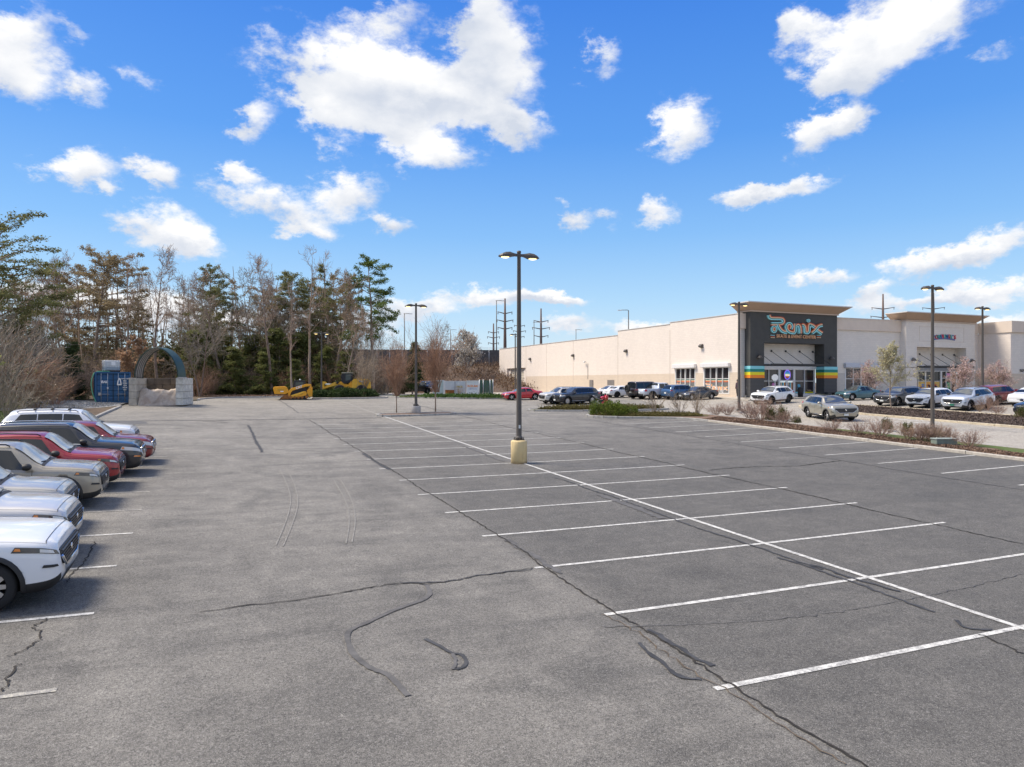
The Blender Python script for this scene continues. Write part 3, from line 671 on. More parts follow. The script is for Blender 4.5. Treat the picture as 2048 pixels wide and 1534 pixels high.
# portals
def portal(x0, x1, rx0, rx1, plane, top, rec_top, m, m_low, corn_top, name):
    ret = part('portal_side', m, x0, x0 + .01, plane + .3, 57.2, -.3, top)
    cells(MB(), True, plane, x0, x1, 3.25, top, [(rx0, rx1, -.3, rec_top)], th=.3).build('portal_wall', m, bld)
    part('portal_return', m, x0, x0 + .3, plane + .3, 56.6 + .3, 3.25, top); part('portal_return', m, x1 - .3, x1, plane + .3, 56.6 + .3, 3.25, top)
    bpy.data.objects.remove(ret)
    # recess reveals and back wall
    part('recess_reveal', m, rx0 - .25, rx0, plane + .3, plane + 1.6, 3.25, rec_top); part('recess_reveal', m, rx1, rx1 + .25, plane + .3, plane + 1.6, 3.25, rec_top)
    part('recess_head', m, rx0, rx1, plane + .3, plane + 1.6, rec_top, rec_top + .2)
    part('recess_wall', C_white, rx0, rx1, plane + 1.3, plane + 1.6, 3.3, rec_top)
    # flared cornice
    f = .95; z0, z1 = top, corn_top
    mb = MB(); b = [(x0 - .08, plane - .08), (x1 + .08, plane - .08), (x1 + .08, 57.6), (x0 - .08, 57.6)]; t = [(x0 - f - .1, plane - f), (x1 + f + .1, plane - f), (x1 + f + .1, 57.6), (x0 - f - .1, 57.6)]
    B_ = [(x - OB.x, y - OB.y, z0 + .12) for x, y in b]; T_ = [(x - OB.x, y - OB.y, z1 - .1) for x, y in t]
    for i in range(4): j = (i + 1) % 4; mb.face([B_[i], B_[j], T_[j], T_[i]])
    mb.face(B_[::-1]); mb.face(T_); mb.build('cornice', C_corn, bld)
    mb = MB().bx(x0 - .14 - OB.x, x1 + .14 - OB.x, plane - .14 - OB.y, 57.6 - OB.y, z0, z0 + .12); mb.build('cornice_base', mat('cornice_base_m', (.55, .43, .33), .8), bld)
    MB().bx(x0 - f - .16 - OB.x, x1 + f + .16 - OB.x, plane - f - .06 - OB.y, 57.6 - OB.y, z1 - .1, z1).build('cornice_cap', M_flash, bld)
PL = 55.8
portal(49.05, 60.6, 50.8, 58.8, PL, 8.65, 5.6, C_dark, C_dark, 9.55, 'charcoal')
slat = mat('slat_charcoal', (.075, .075, .075), .7)
for (a, b) in ((49.05, 50.8), (58.8, 60.6)):
    for i, c in enumerate(('lblue', 'green', 'yellow', 'orange')): part('colour_stripe', cR[c], a - .05, b + (.0 if a < 50 else .05), PL - .05, PL + 1.1, 2.95 - .3 * i, 3.25 - .3 * i)
    z = 2.05
    while z > -.2:
        part('cladding_board', slat, a, b, PL, PL + 1.1, z - .39, z - .015); z -= .4
    part('pier_core', C_dark, a + .02, b - .02, PL + .03, PL + 1.1, -.3, 2.05)
portal(70.9, 82.3, 72.6, 80.8, PL, 8.45, 5.6, C_white, C_white, 9.4, 'pale')
for (a, b) in ((70.9, 72.6), (80.8, 82.3)):
    for k in range(9): part('cladding_board', C_white, a, b, PL, PL + 1.1, .38 * k - .1, .38 * k + .265)
    part('pier_core', C_band, a + .02, b - .02, PL + .03, PL + 1.1, -.3, 3.25)
# inset panel border on pale portal
for q in ((73.0, 80.4, 6.25, 6.29), (73.0, 80.4, 7.9, 7.94)): part('panel_groove', C_band, q[0], q[1], PL - .02, PL, q[2], q[3])
for q in (73.0, 80.36): part('panel_groove', C_band, q, q + .04, PL - .02, PL, 6.29, 7.9)
# canopies with rods
def canopy(x0, x1, z, rods):
    part('canopy_beam', M_black, x0, x1, PL - 1.0, PL - .85, z, z + .18); part('canopy_beam', M_black, x0, x1, PL + 1.1, PL + 1.25, z, z + .18)
    k = 12
    for i in range(k + 1):
        x = x0 + (x1 - x0 - .08) * i / k; part('canopy_bar', M_black, x, x + .08, PL - .85, PL + 1.1, z + .04, z + .12)
    for x in rods:
        mb = MB().tube([Vector((x, PL + 1.28, z + 1.55)) - OB, Vector((x + .15, PL - .9, z + .2)) - OB], .025, 6); mb.lathe([(.11, 0), (.11, .06)], tuple(Vector((x, PL + 1.22, z + 1.55)) - OB), 10, 'y'); mb.build('canopy_rod', M_black, bld)
canopy(50.85, 58.75, 3.3, [51.0, 52.9, 54.8, 56.7, 58.5]); canopy(72.65, 80.75, 3.3, [72.8, 74.7, 76.6, 78.5, 80.5])
# shopfronts in the recesses
part('shopfront_header', M_frame, 50.85, 58.75, PL + 1.0, PL + 1.25, 3.0, 3.28)
s1 = window(51.0, 53.75, .35, 3.0, PL + 1.05, True, 2, [1.75]); s2 = window(55.75, 58.6, .35, 3.0, PL + 1.05, True, 2, [1.75])
s3 = window(53.75, 55.75, 1.75, 3.0, PL + 1.05, True, 1, [])
part('shopfront_base', C_white, 50.85, 53.75, PL + 1.0, PL + 1.3, -.1, .35); part('shopfront_base', C_white, 55.75, 58.75, PL + 1.0, PL + 1.3, -.1, .35)
M_dglass = mat('dark_door_glass', (.05, .045, .045), .15)
for a in (53.78, 54.77):
    dm = MB(); 
    for q in ((a, a + .1, .0, 1.72), (a + .86, a + .96, .0, 1.72), (a + .1, a + .86, .0, .14), (a + .1, a + .86, 1.62, 1.72)): dm.bx(q[0] - OB.x, q[1] - OB.x, PL + 1.05 - OB.y, PL + 1.15 - OB.y, q[2] + .15, q[3] + .0 if q[3] > .2 else q[3] + .15)
    d = dm.build('door', M_frame, bld); MB().bx(a + .1 - OB.x, a + .86 - OB.x, PL + 1.09 - OB.y, PL + 1.11 - OB.y, .29, 1.62).build('pane', M_dglass, d)
    for i, c in enumerate(('cream', 'teal', 'aqua', 'orange')): MB().bx(a + .2 + .14 * i - OB.x, a + .32 + .14 * i - OB.x, PL + 1.075 - OB.y, PL + 1.088 - OB.y, .3, 1.6).build('door_stripe', cR[c], d)
    MB().tube([Vector((a + (.8 if a < 54 else .16), PL + 1.0, .9)) - OB, Vector((a + (.8 if a < 54 else .16), PL + 1.0, 1.35)) - OB], .02, 6).build('handle', M_chrome, d)
part('shopfront_header', mat('grey_header', (.30, .31, .32), .6), 72.65, 80.75, PL + 1.0, PL + 1.25, 2.95, 3.28)
window(72.8, 78.0, .35, 2.95, PL + 1.05, True, 4, [1.75], glass=mat('black_glass', (.012, .014, .014), .1)); window(78.0, 80.6, 0, 2.95, PL + 1.05, True, 3, [2.1], glass=mat('black_glass'))
part('shopfront_base', C_white, 72.65, 78, PL + 1.0, PL + 1.3, -.1, .35)
# posters in the pale portal's windows, blank-figure prints in the shop's orange
rp = random.Random(2)
pcol = [mat('poster_orange', (.85, .42, .08), .6, noise=(3, .4)), mat('poster_amber', (.85, .55, .15), .6, noise=(4, .4)), mat('poster_blue', (.15, .25, .5), .6), mat('poster_red', (.6, .08, .05), .6), mat('poster_cream', (.85, .75, .6), .6)]
for i in range(4):
    x = 73.0 + 1.24 * i
    part('poster', pcol[i % 2], x, x + 1.1, PL + 1.13, PL + 1.145, .5, 1.7)
    for k in range(5):
        a = x + rp.uniform(.05, .6); z = rp.uniform(.55, 1.3); part('poster_print', pcol[rp.choice((2, 3, 4))], a, a + rp.uniform(.15, .4), PL + 1.12, PL + 1.13, z, z + rp.uniform(.1, .3))
part('poster', mat('poster_pink', (.8, .25, .6), .6), 78.9, 79.6, PL + 1.1, PL + 1.13, 2.2, 2.7); part('poster', mat('poster_green', (.1, .45, .2), .6), 79.1, 79.6, PL + 1.1, PL + 1.13, .9, 1.6)
# window graphics: dark film, stripes and the wordmark
film = mat('grey_film', (.17, .17, .165), .3)
def side_frame(y1, y0, z0, h, dx):                      # wordmark on the side wall; local a runs to -y
    L = y1 - y0
    def fr(a, b, d): return (48.3 + dx - d - OB.x, y1 - L * (a + 90) / 1880 - OB.y, z0 + h - h * (b - 300) / 720)
    return fr
for (y0, y1, wn) in ((58.0, 62.1, w1), (63.5, 67.2, w2)):
    for i in range(4):
        w = (y1 - y0 - .24) / 4; a = y0 + .12 + w * i
        MB().bx(.088, .1, a + .05 - OB.y, a + w - .05 - OB.y, .6, 1.95).build('window_film', film, wn)
        for j, c in enumerate(('green', 'cream', 'red')): MB().bx(.08, .088, a + .05 - OB.y, a + w - .05 - OB.y, 1.86 - .11 * j, 1.96 - .11 * j).build('film_stripe', cR[c], wn)
    remix(wn, side_frame(y1 - .2, y0 + .25, .75, .85, .086), ('cream', 'orange', 'white'), dep=(.012, .004))
    text('SKATE & EVENT CENTER', .2, cR['white'], wn, (.074, (y0 + y1) / 2 - OB.y, .66), SIDE, ext=.003)
for i in range(3):
    a = 55.9 + .9 * i; 
MB().bx(55.95 - OB.x, 57.1 - OB.x, PL + 1.12 - OB.y, PL + 1.14 - OB.y, .5, .62).build('film_stripe', cR['lblue'], s2); MB().bx(57.25 - OB.x, 58.4 - OB.x, PL + 1.12 - OB.y, PL + 1.14 - OB.y, .5, .62).build('film_stripe', cR['yellow'], s2)
for (cx, cz, s_, c, wn) in ((53.1, 1.25, .55, mat('film_pink', (.6, .18, .42), .5), s1), (56.5, 1.2, .6, mat('film_blue', (.12, .42, .55), .5), s2)):
    r = random.Random(int(cx)); mb = MB()
    for k in range(9):
        a = r.uniform(0, 6.28); P = ell(cx - OB.x + r.uniform(-.3, .3) * s_, cz + r.uniform(-.6, .6) * s_, s_ * r.uniform(.12, .3), s_ * r.uniform(.15, .4), 0, 360, 8)[:-1]
        mb.prism(P, PL + 1.12 - OB.y - k * .0007, PL + 1.14 - OB.y, 'y')
    mb.build('window_graphic', c, wn)
text('Party', .22, cR['cream'], s2, (56.5 - OB.x, PL + 1.1 - OB.y, .78), FRONT, ext=.004); text('Tickets', .2, cR['cream'], s2, (57.85 - OB.x, PL + 1.1 - OB.y, .78), FRONT, ext=.004)
# neon OPEN sign in the transom
osg = empty('open_sign', (54.75, PL + 1.0, 2.4), label='round multicoloured lit OPEN sign in transom window above the shop doors', cat='sign')
for rr, c in ((.50, (.5, .15, .9)), (.44, (.1, .3, 1)),): 
    MB().tube([(p[0], -.03, p[1]) for p in ell(0, 0, rr * .82, rr)], .03, 6, cap=False).build('neon_ring', mat('neon_%d' % int(rr * 100), c, .4, emit=(c, .35)), osg)
for i, c in enumerate(((.1, .35, 1), (.1, .7, .9), (.9, .8, .1), (1, .45, .05), (.9, .1, .1))):
    z = .3 - .14 * i; wd = .36 * math.sqrt(max(.1, 1 - (z / .46) ** 2)); MB().bx(-wd, wd, .0, .02, z - .06, z + .06).build('colour_bar', mat('neon_bar%d' % i, c, .4, emit=(c, .08)), osg)
text('OPEN', .26, mat('neon_white', (1, .95, .8), .4, emit=((1, .95, .8), .4)), osg, (0, -.03, -.05), FRONT, ext=.01, bold=.008)

# REMIX sign, a thing of its own
rs = empty('shop_sign', (54.8, PL, 6.6), label='multicoloured striped REMIX skate and event center sign on charcoal wall', cat='sign')
def sf(a, b, d):
    px = 1540 + a / 17.07; py = 610 + b / 17.07
    X = onY(px, PL); dep = X * SIN + PL * COS; return (X - 54.8, -d, CAMZ + (765 - py) / FPX * dep - 6.6)
remix(rs, sf, ('red', 'cream', 'teal', 'aqua'), dep=(.16, 0), lift=.02)
tx = sf(870, 1085, 0); tl = sf(200, 1085, 0)[0]; tr = sf(1540, 1085, 0)[0]
tob = text('SKATE & EVENT CENTER', .46, mat('sign_copper', (.70, .38, .20), .5), rs, (tx[0] + .02, -.08, tx[2]), FRONT, ext=.05, bold=.006)
wdt = max(v.co.x for v in tob.data.vertices) - min(v.co.x for v in tob.data.vertices); tob.scale = ((tr - tl) / wdt, 1, 1)
for x in (75, 1650):
    for j, c in enumerate(('aqua', 'red', 'cream')):
        a = sf(x - 65, 1025 + 40 * j, 0); b = sf(x + 65, 1045 + 40 * j, 0); MB().bx(a[0], b[0], -.1, 0, min(a[2], b[2]) , max(a[2], b[2])).build('sign_bar', cR[c], rs)
# pale portal's sign: letters on an arc
cs = empty('shop_sign', (76.9, PL, 7.1), label="small arched COWABUNGA'S sign in blue and red letters on pale portal", cat='sign')
word = "COWABUNGA'S"; ca = onY(1868, PL) - 76.9; cb = onY(1909, PL) - 76.9; colr = [mat('letter_blue', (.03, .16, .38), .5), mat('letter_red', (.55, .05, .08), .5), mat('letter_teal', (.04, .38, .36), .5)]
for i, ch in enumerate(word):
    t = i / (len(word) - 1); x = ca + (cb - ca) * t; z = -.02 - .45 * (t - .5) ** 2 + .1 * t - .06 + (765 - 670) / FPX * 79 + CAMZ - 7.1
    text(ch, .62, colr[i % 3], cs, (x, -.06, z), FRONT, 'letter', ext=.04, bold=.015)
zz = (765 - 676) / FPX * 79 + CAMZ - 7.1
mb = MB(); flat_path(mb, [(ca + (cb - ca) * t / 10, zz - .05 + .5 * (t / 10) * (1 - t / 10)) for t in range(11)], .16, .06, 0, 0, lambda a, b, d: (a, -d, b)); mb.build('underline', mat('letter_violet', (.10, .13, .30), .5), cs)

# wall lamps, cameras, cabinets
def wall_lamp(loc, rz, label, group='wall pack lamps on the building'):
    t = empty('wall_lamp', loc, rz, label, 'lamp', group); mb = MB()
    P = [(0, -.2), (0, .2), (-.16, .2), (-.34, .02), (-.34, -.1)]; mb.prism([(a, b) for a, b in P], -.24, .24, 'y'); mb.build('housing', M_bronze, t, .02)
    MB().bx(-.28, -.04, -.18, .18, -.22, -.2).build('lens', mat('lamp_lens', (.7, .65, .5), .3), t); return t
for (px, py, lab) in ((1061, 718, 'small dark wall lamp high on cream side wall near the roll-up door'), (1147, 711, 'dark wall lamp on cream wall above the silver car and black SUV'), (1253, 702, 'dark wall lamp at middle of cream side wall'), (1404, 692, 'dark wall lamp on cream wall above the two printed windows')):
    d = ray(px, py); t = 48.3 / d.x; wall_lamp((48.3, d.y * t, d.z * t + CAMZ), 0, lab)
for (X, z, lab) in ((50.0, 4.1, 'dark gooseneck lamp on left pier of charcoal portal'), (59.6, 4.1, 'dark gooseneck lamp on right pier of charcoal portal'), (71.8, 4.1, 'round bronze lamp on left pier of pale portal'), (81.5, 4.1, 'round bronze lamp on right pier of pale portal')):
    t = empty('wall_lamp', (X, PL, z), 0, lab, 'lamp', 'lamps on the portal piers')
    MB().lathe([(.04, .2), (.12, .16), (.27, -.02), (.28, -.08)], (0, -.3, 0), 14).build('shade', M_bronze, t); MB().tube([(0, 0, .1), (0, -.15, .26), (0, -.3, .2)], .03, 6).build('arm', M_bronze, t)
def on_side(px, py): d = ray(px, py); t = 48.3 / d.x; return d.y * t, d.z * t + CAMZ
for (x0, y0, x1, y1, nm, m) in ((1180, 760, 1186.5, 797, 'electrical_cabinet', M_door), (1215, 760, 1228.5, 799, 'service_door', M_door)):
    ya, za = on_side(x0, y0); yb, zb = on_side(x1, y0); part(nm, m, 48.2 if 'cab' in nm else 48.26, 48.3, yb, ya, .1 if 'door' in nm else .5, za)
ya, za = on_side(1176, 727); part('conduit', M_door, 48.25, 48.3, ya - .03, ya + .03, 2.1, za)
sc_ = empty('security_camera', (48.3, on_side(1172, 724)[0], on_side(1172, 724)[1]), 0, 'small security camera with conduit running down the cream side wall', 'camera')
MB().tube([(0, 0, 0), (-.3, 0, .05)], .035, 6).build('bracket', M_black, sc_); MB().tube([(-.25, .2, 0), (-.35, -.15, -.05)], .1, 8).build('camera_body', M_frame, sc_)
for (px, lab) in ((1003.5, 'yellow bollard on the left of the roll-up door'), (1027, 'yellow bollard on the right of the roll-up door')):
    ya = 47.2 / (ray(px, 765).x / ray(px, 765).y); t = empty('bollard', (47.2, ya, 0), 0, lab, 'bollard', 'yellow bollards at the roll-up door')
    MB().lathe([(.13, 0), (.13, 1.3), (.09, 1.42), (.02, 1.46)], n=12).build('post', mat('bollard_yellow', (.75, .55, .03), .6), t)
# address numerals on right wall
text('969', .5, M_door, bld, (onY(2043, 52.8) - OB.x, 52.75 - OB.y, 2.95), FRONT, 'numerals', ext=.03)
# ------------------------------------------------------------------ cars
def pchip(xs, ys, x):
    n = len(xs)
    if x <= xs[0]: return ys[0]
    if x >= xs[-1]: return ys[-1]
    d = [(ys[i + 1] - ys[i]) / (xs[i + 1] - xs[i]) for i in range(n - 1)]
    i = max(j for j in range(n - 1) if xs[j] <= x)
    def m(k):
        if k == 0: return d[0]
        if k == n - 1: return d[-1]
        return 0 if d[k - 1] * d[k] <= 0 else 2 * d[k - 1] * d[k] / (d[k - 1] + d[k])
    h = xs[i + 1] - xs[i]; t = (x - xs[i]) / h
    return (2 * t ** 3 - 3 * t * t + 1) * ys[i] + (t ** 3 - 2 * t * t + t) * h * m(i) + (-2 * t ** 3 + 3 * t * t) * ys[i + 1] + (t ** 3 - t * t) * h * m(i + 1)
# columns: t, bottom, half width low, shoulder half width, shoulder z, roof edge half width, roof edge z, centre z
SUV = [(0, .33, .74, .73, .85, .66, .925, .945), (.010, .29, .84, .82, .885, .74, .965, .985), (.03, .26, .905, .88, .925, .79, 1.005, 1.03), (.07, .24, .94, .91, .955, .81, 1.035, 1.07), (.15, .22, .95, .92, .99, .80, 1.075, 1.12), (.25, .22, .955, .925, 1.01, .80, 1.11, 1.155),
       (.285, .22, .955, .925, 1.015, .78, 1.16, 1.21), (.40, .22, .955, .93, 1.02, .65, 1.55, 1.62), (.435, .22, .955, .93, 1.02, .64, 1.595, 1.675), (.56, .22, .955, .93, 1.03, .64, 1.62, 1.70), (.80, .22, .955, .915, 1.05, .63, 1.59, 1.68), (.90, .26, .945, .89, 1.08, .61, 1.54, 1.63),
       (.93, .30, .935, .87, 1.08, .62, 1.44, 1.52), (.98, .36, .91, .85, 1.06, .70, 1.12, 1.16), (1.0, .42, .86, .80, .98, .70, 1.02, 1.04)]
SEDAN = [(0, .28, .68, .64, .62, .52, .70, .72), (.025, .22, .80, .77, .71, .66, .78, .81), (.08, .19, .88, .85, .78, .72, .86, .89), (.18, .18, .90, .87, .83, .74, .91, .95), (.265, .18, .91, .88, .87, .74, .945, .985),
         (.30, .18, .91, .88, .88, .72, .99, 1.03), (.435, .18, .91, .88, .91, .57, 1.34, 1.40), (.50, .18, .91, .88, .92, .56, 1.395, 1.455), (.62, .18, .91, .88, .94, .56, 1.38, 1.445), (.72, .18, .91, .87, .96, .58, 1.28, 1.33), (.845, .22, .90, .86, .98, .66, 1.06, 1.09),
         (.87, .24, .89, .85, .98, .68, 1.03, 1.06), (.97, .30, .86, .81, .95, .68, 1.0, 1.02), (1.0, .36, .82, .76, .87, .64, .92, .94)]
BOXY = [(0, .45, .70, .68, .80, .60, .88, .90), (.02, .40, .80, .78, .92, .70, 1.02, 1.04), (.08, .36, .84, .82, .98, .74, 1.08, 1.10), (.25, .36, .86, .84, 1.02, .76, 1.12, 1.14), (.29, .36, .90, .86, 1.04, .78, 1.14, 1.17),
        (.345, .36, .90, .86, 1.06, .72, 1.70, 1.74), (.37, .36, .90, .86, 1.06, .71, 1.78, 1.83), (.60, .36, .90, .86, 1.07, .71, 1.80, 1.85), (.93, .36, .90, .86, 1.08, .71, 1.79, 1.84), (.965, .38, .90, .86, 1.08, .72, 1.74, 1.79), (.985, .40, .89, .85, 1.06, .80, 1.10, 1.12), (1.0, .45, .85, .82, .98, .78, 1.02, 1.03)]
PICKUP = [(0, .45, .74, .72, .90, .62, .98, 1.0), (.02, .36, .88, .86, 1.0, .76, 1.10, 1.12), (.07, .32, .94, .92, 1.06, .80, 1.17, 1.19), (.22, .32, .97, .94, 1.12, .82, 1.22, 1.24), (.25, .32, .97, .94, 1.14, .80, 1.25, 1.28),
          (.33, .32, .97, .94, 1.16, .66, 1.72, 1.78), (.37, .32, .97, .94, 1.16, .65, 1.80, 1.86), (.56, .32, .97, .94, 1.18, .65, 1.80, 1.86), (.60, .32, .97, .94, 1.18, .67, 1.72, 1.78), (.615, .32, .97, .94, 1.18, .86, 1.22, 1.22), (.63, .32, .97, .94, 1.17, .90, 1.20, 1.20), (.97, .36, .97, .94, 1.17, .90, 1.20, 1.20), (1.0, .42, .94, .92, 1.14, .88, 1.17, 1.17)]
SUVT = [(k[0], k[1], k[2], k[3], k[4] + (.05 if k[0] < .3 else .07), k[5], k[6] + (.06 if k[0] < .285 else (.045 if k[0] < .3 else 0)), k[7] + (.06 if k[0] < .285 else (.045 if k[0] < .3 else 0))) for k in SUV]
class Shape:
    def __init__(s, K, L, W=1.0, H=1.0): s.K = K; s.L = L; s.W = W; s.H = H; s.T = [k[0] for k in K]; s.cache = {}
    def keys(s, t):
        t = round(t, 5)
        if t in s.cache: return s.cache[t]
        zb, wl, ws, zs, wt, zt, zc = [pchip(s.T, [k[i] for k in s.K], t) for i in range(1, 8)]
        W, H = s.W, s.H
        zm = zb + (zs - zb) * .55
        r = [(0, zb), (wl - .10, zb), (wl, zb + .12), (wl + .012, zm), (ws, zs), (wt, zt), (wt * .55, zc - (zc - zt) * .28), (0, zc)]
        r = [(a * W, b * H if b > .5 else b * (1 + (H - 1) * .5)) for a, b in r]; s.cache[t] = r; return r
    def warp(s, t, y, z):
        x = s.L / 2 - t * s.L
        f = max(0, 1 - t / .06); b = max(0, (t - .95) / .05)
        zz = z / s.H
        x -= f * (.045 * max(0, (zz - .62) / .25) ** 2 + .10 * max(0, (.42 - zz) / .2)); x += b * (.06 * max(0, (.5 - zz) / .2))
        return Vector((x, y, z))
    def pt(s, t, seg, v, side=1, off=0.0):
        k = s.keys(t); a, b = k[seg], k[seg + 1]; y = a[0] + (b[0] - a[0]) * v; z = a[1] + (b[1] - a[1]) * v
        p = s.warp(t, y, z)
        if off:
            e = .004; t2 = t + e if t < .99 else t - e; k2 = s.keys(t2); a2, b2 = k2[seg], k2[seg + 1]
            q = s.warp(t2, a2[0] + (b2[0] - a2[0]) * v, a2[1] + (b2[1] - a2[1]) * v); u = (q - p) * (1 if t2 > t else -1)
            w = s.warp(t, b[0], b[1]) - s.warp(t, a[0], a[1]); nn = u.cross(w)
            if nn.length > 1e-9:
                nn.normalize()
                cen = Vector((p.x, 0, .7))
                if nn.dot(Vector((.0 if .1 < t < .9 else (.5 if t <= .1 else -.5), y, z - .6 if seg > 3 else 0))) < 0: nn = -nn
                p = p + nn * off
        return Vector((p.x, p.y * side, p.z))
    def section(s, t):
        k = s.keys(t); rad = [0, .06, .06, .22, .13, .16, .3, 0]; out = [k[0]]
        for i in range(1, len(k) - 1):
            p = Vector(k[i]); a = Vector(k[i - 1]) - p; b = Vector(k[i + 1]) - p; d = min(rad[i], a.length * .45, b.length * .45)
            A = p + a.normalized() * d if a.length > 1e-6 else p; B = p + b.normalized() * d if b.length > 1e-6 else p
            for q in (0, .33, .67, 1): out.append(tuple(A * (1 - q) ** 2 + p * 2 * q * (1 - q) + B * q * q))
        out.append(k[-1]); return out
def patch_mb(S, t_bl, t_br, t_tl, t_tr, seg0, v0, seg1, v1, side=1, off=.006, nu=8, nv=3, th=0):
    """grid patch: bottom edge t_bl..t_br at (seg0,v0); top edge t_tl..t_tr at (seg1,v1); segments crossed linearly"""
    P = []
    g0, g1 = seg0 + v0, seg1 + v1
    for j in range(nv + 1):
        q = j / nv; g = g0 + (g1 - g0) * q; sg = min(int(g), 6); v = g - sg; row = []
        for i in range(nu + 1):
            u = i / nu; t = (t_bl + (t_br - t_bl) * u) * (1 - q) + (t_tl + (t_tr - t_tl) * u) * q; row.append(S.pt(t, sg, v, side, off))
        P.append(row)
    return P
M_cglass = mat('car_glass', (.014, .019, .026), .04, spec=.6, ior=1.5)
M_wglass = mat('windscreen_glass', (.06, .068, .07), .06, spec=1, ior=1.9)
M_wnear = mat('windscreen_painted_reflection', (.30, .32, .32), .12, spec=1, ior=1.8, noise=(2.5, .35))  # pale base colour stands in for reflected sky and dashboard
M_clad = mat('black_cladding', (.022, .022, .023), .6)
M_lamp = mat('headlamp', (.62, .62, .62), .25, metal=.3); M_amber = mat('amber_lens', (.75, .22, .02), .2, coat=1); M_tail = mat('tail_lens', (.45, .01, .012), .2, coat=1)
M_under = mat('wheel_well_black', (.008, .008, .008), .95); M_rim = mat('alloy', (.55, .55, .56), .3, metal=.9); M_rimd = mat('dark_alloy', (.06, .06, .065), .35, metal=.8)
M_plate = mat('number_plate', (.68, .70, .68), .5); M_gap = mat('panel_gap', (.02, .02, .02), .8); M_dark_lamp = mat('lamp_dark', (.03, .03, .035), .08, coat=1)
def paint(name, col, metal=.3, rough=.35):
    return mat('car_paint_' + name, col, rough, metal, .5, 1.0)
P_white = paint('white', (.74, .75, .76), 0, .4); P_silver = paint('silver', (.60, .58, .55), .2); P_grey = paint('grey', (.42, .41, .38), .25); P_tan = paint('tan', (.36, .32, .25), .3)
P_red = paint('red', (.30, .012, .018), .25); P_dred = paint('dark_red', (.22, .018, .018), .3); P_black = paint('black', (.008, .009, .013), .0); P_blue = paint('blue', (.045, .11, .22), .4); P_teal = paint('teal', (.05, .13, .16), .35)
P_char = paint('charcoal', (.045, .05, .058), .4); P_bred = paint('bright_red', (.50, .01, .02), .1); P_beige = paint('beige', (.36, .34, .28), .45); P_lsilver = paint('light_silver', (.50, .54, .60), .3); P_navy = paint('navy', (.012, .016, .03), .1)
wheel_cache = {}
def wheel_meshes(r, spokes, dark):
    key = (r, spokes, dark)
    if key in wheel_cache: return wheel_cache[key]
    w = .115; ty = MB().lathe([(r * .66, -w), (r * .90, -w), (r * .985, -w * .75), (r, -w * .3), (r, w * .3), (r * .985, w * .75), (r * .90, w), (r * .66, w)], n=28, axis='y', caps=False).mesh('tyre', M_rubber)
    m = MB(); m.lathe([(r * .69, -.09), (r * .69, .085), (r * .64, .10), (r * .62, .085), (r * .61, -.02), (.02, -.03)], n=28, axis='y', m=0, caps=False)
    for i in range(spokes):
        a = 2 * math.pi * i / spokes; c, s_ = math.cos(a), math.sin(a); p, q = Vector((c, 0, s_)), Vector((-s_, 0, c))
        w0, w1, y0, y1 = .045, .032 + .01 * (spokes < 8), .075, .085
        A = [p * .05 - q * w0, p * .05 + q * w0, p * r * .65 + q * w1, p * r * .65 - q * w1]
        F = [v + Vector((0, y0, 0)) for v in A]; B = [v + Vector((0, .03, 0)) for v in A]; m.face(F, 1); [m.face([F[k], F[(k + 1) % 4], B[(k + 1) % 4], B[k]], 1) for k in range(4)]
    m.lathe([(.07, .02), (.07, .085), (.03, .095), (.005, .095)], n=12, axis='y', m=1, caps=False)
    rim = m.mesh('rim', [M_under if not dark else M_rimd, M_rimd if dark else M_rim])
    wheel_cache[key] = (ty, rim); return wheel_cache[key]
NOSE = [0, .003, .007, .012, .018, .025, .033, .042, .055, .07, .09, .11, .135, .16, .19, .22, .245, .262, .28, .30, .32, .34, .36, .378, .395, .41, .43, .46, .50, .54, .58, .605, .622, .64, .66, .70, .74, .78, .81, .84, .865, .885, .905, .925, .945, .96, .975, .985, .993, 1.0]
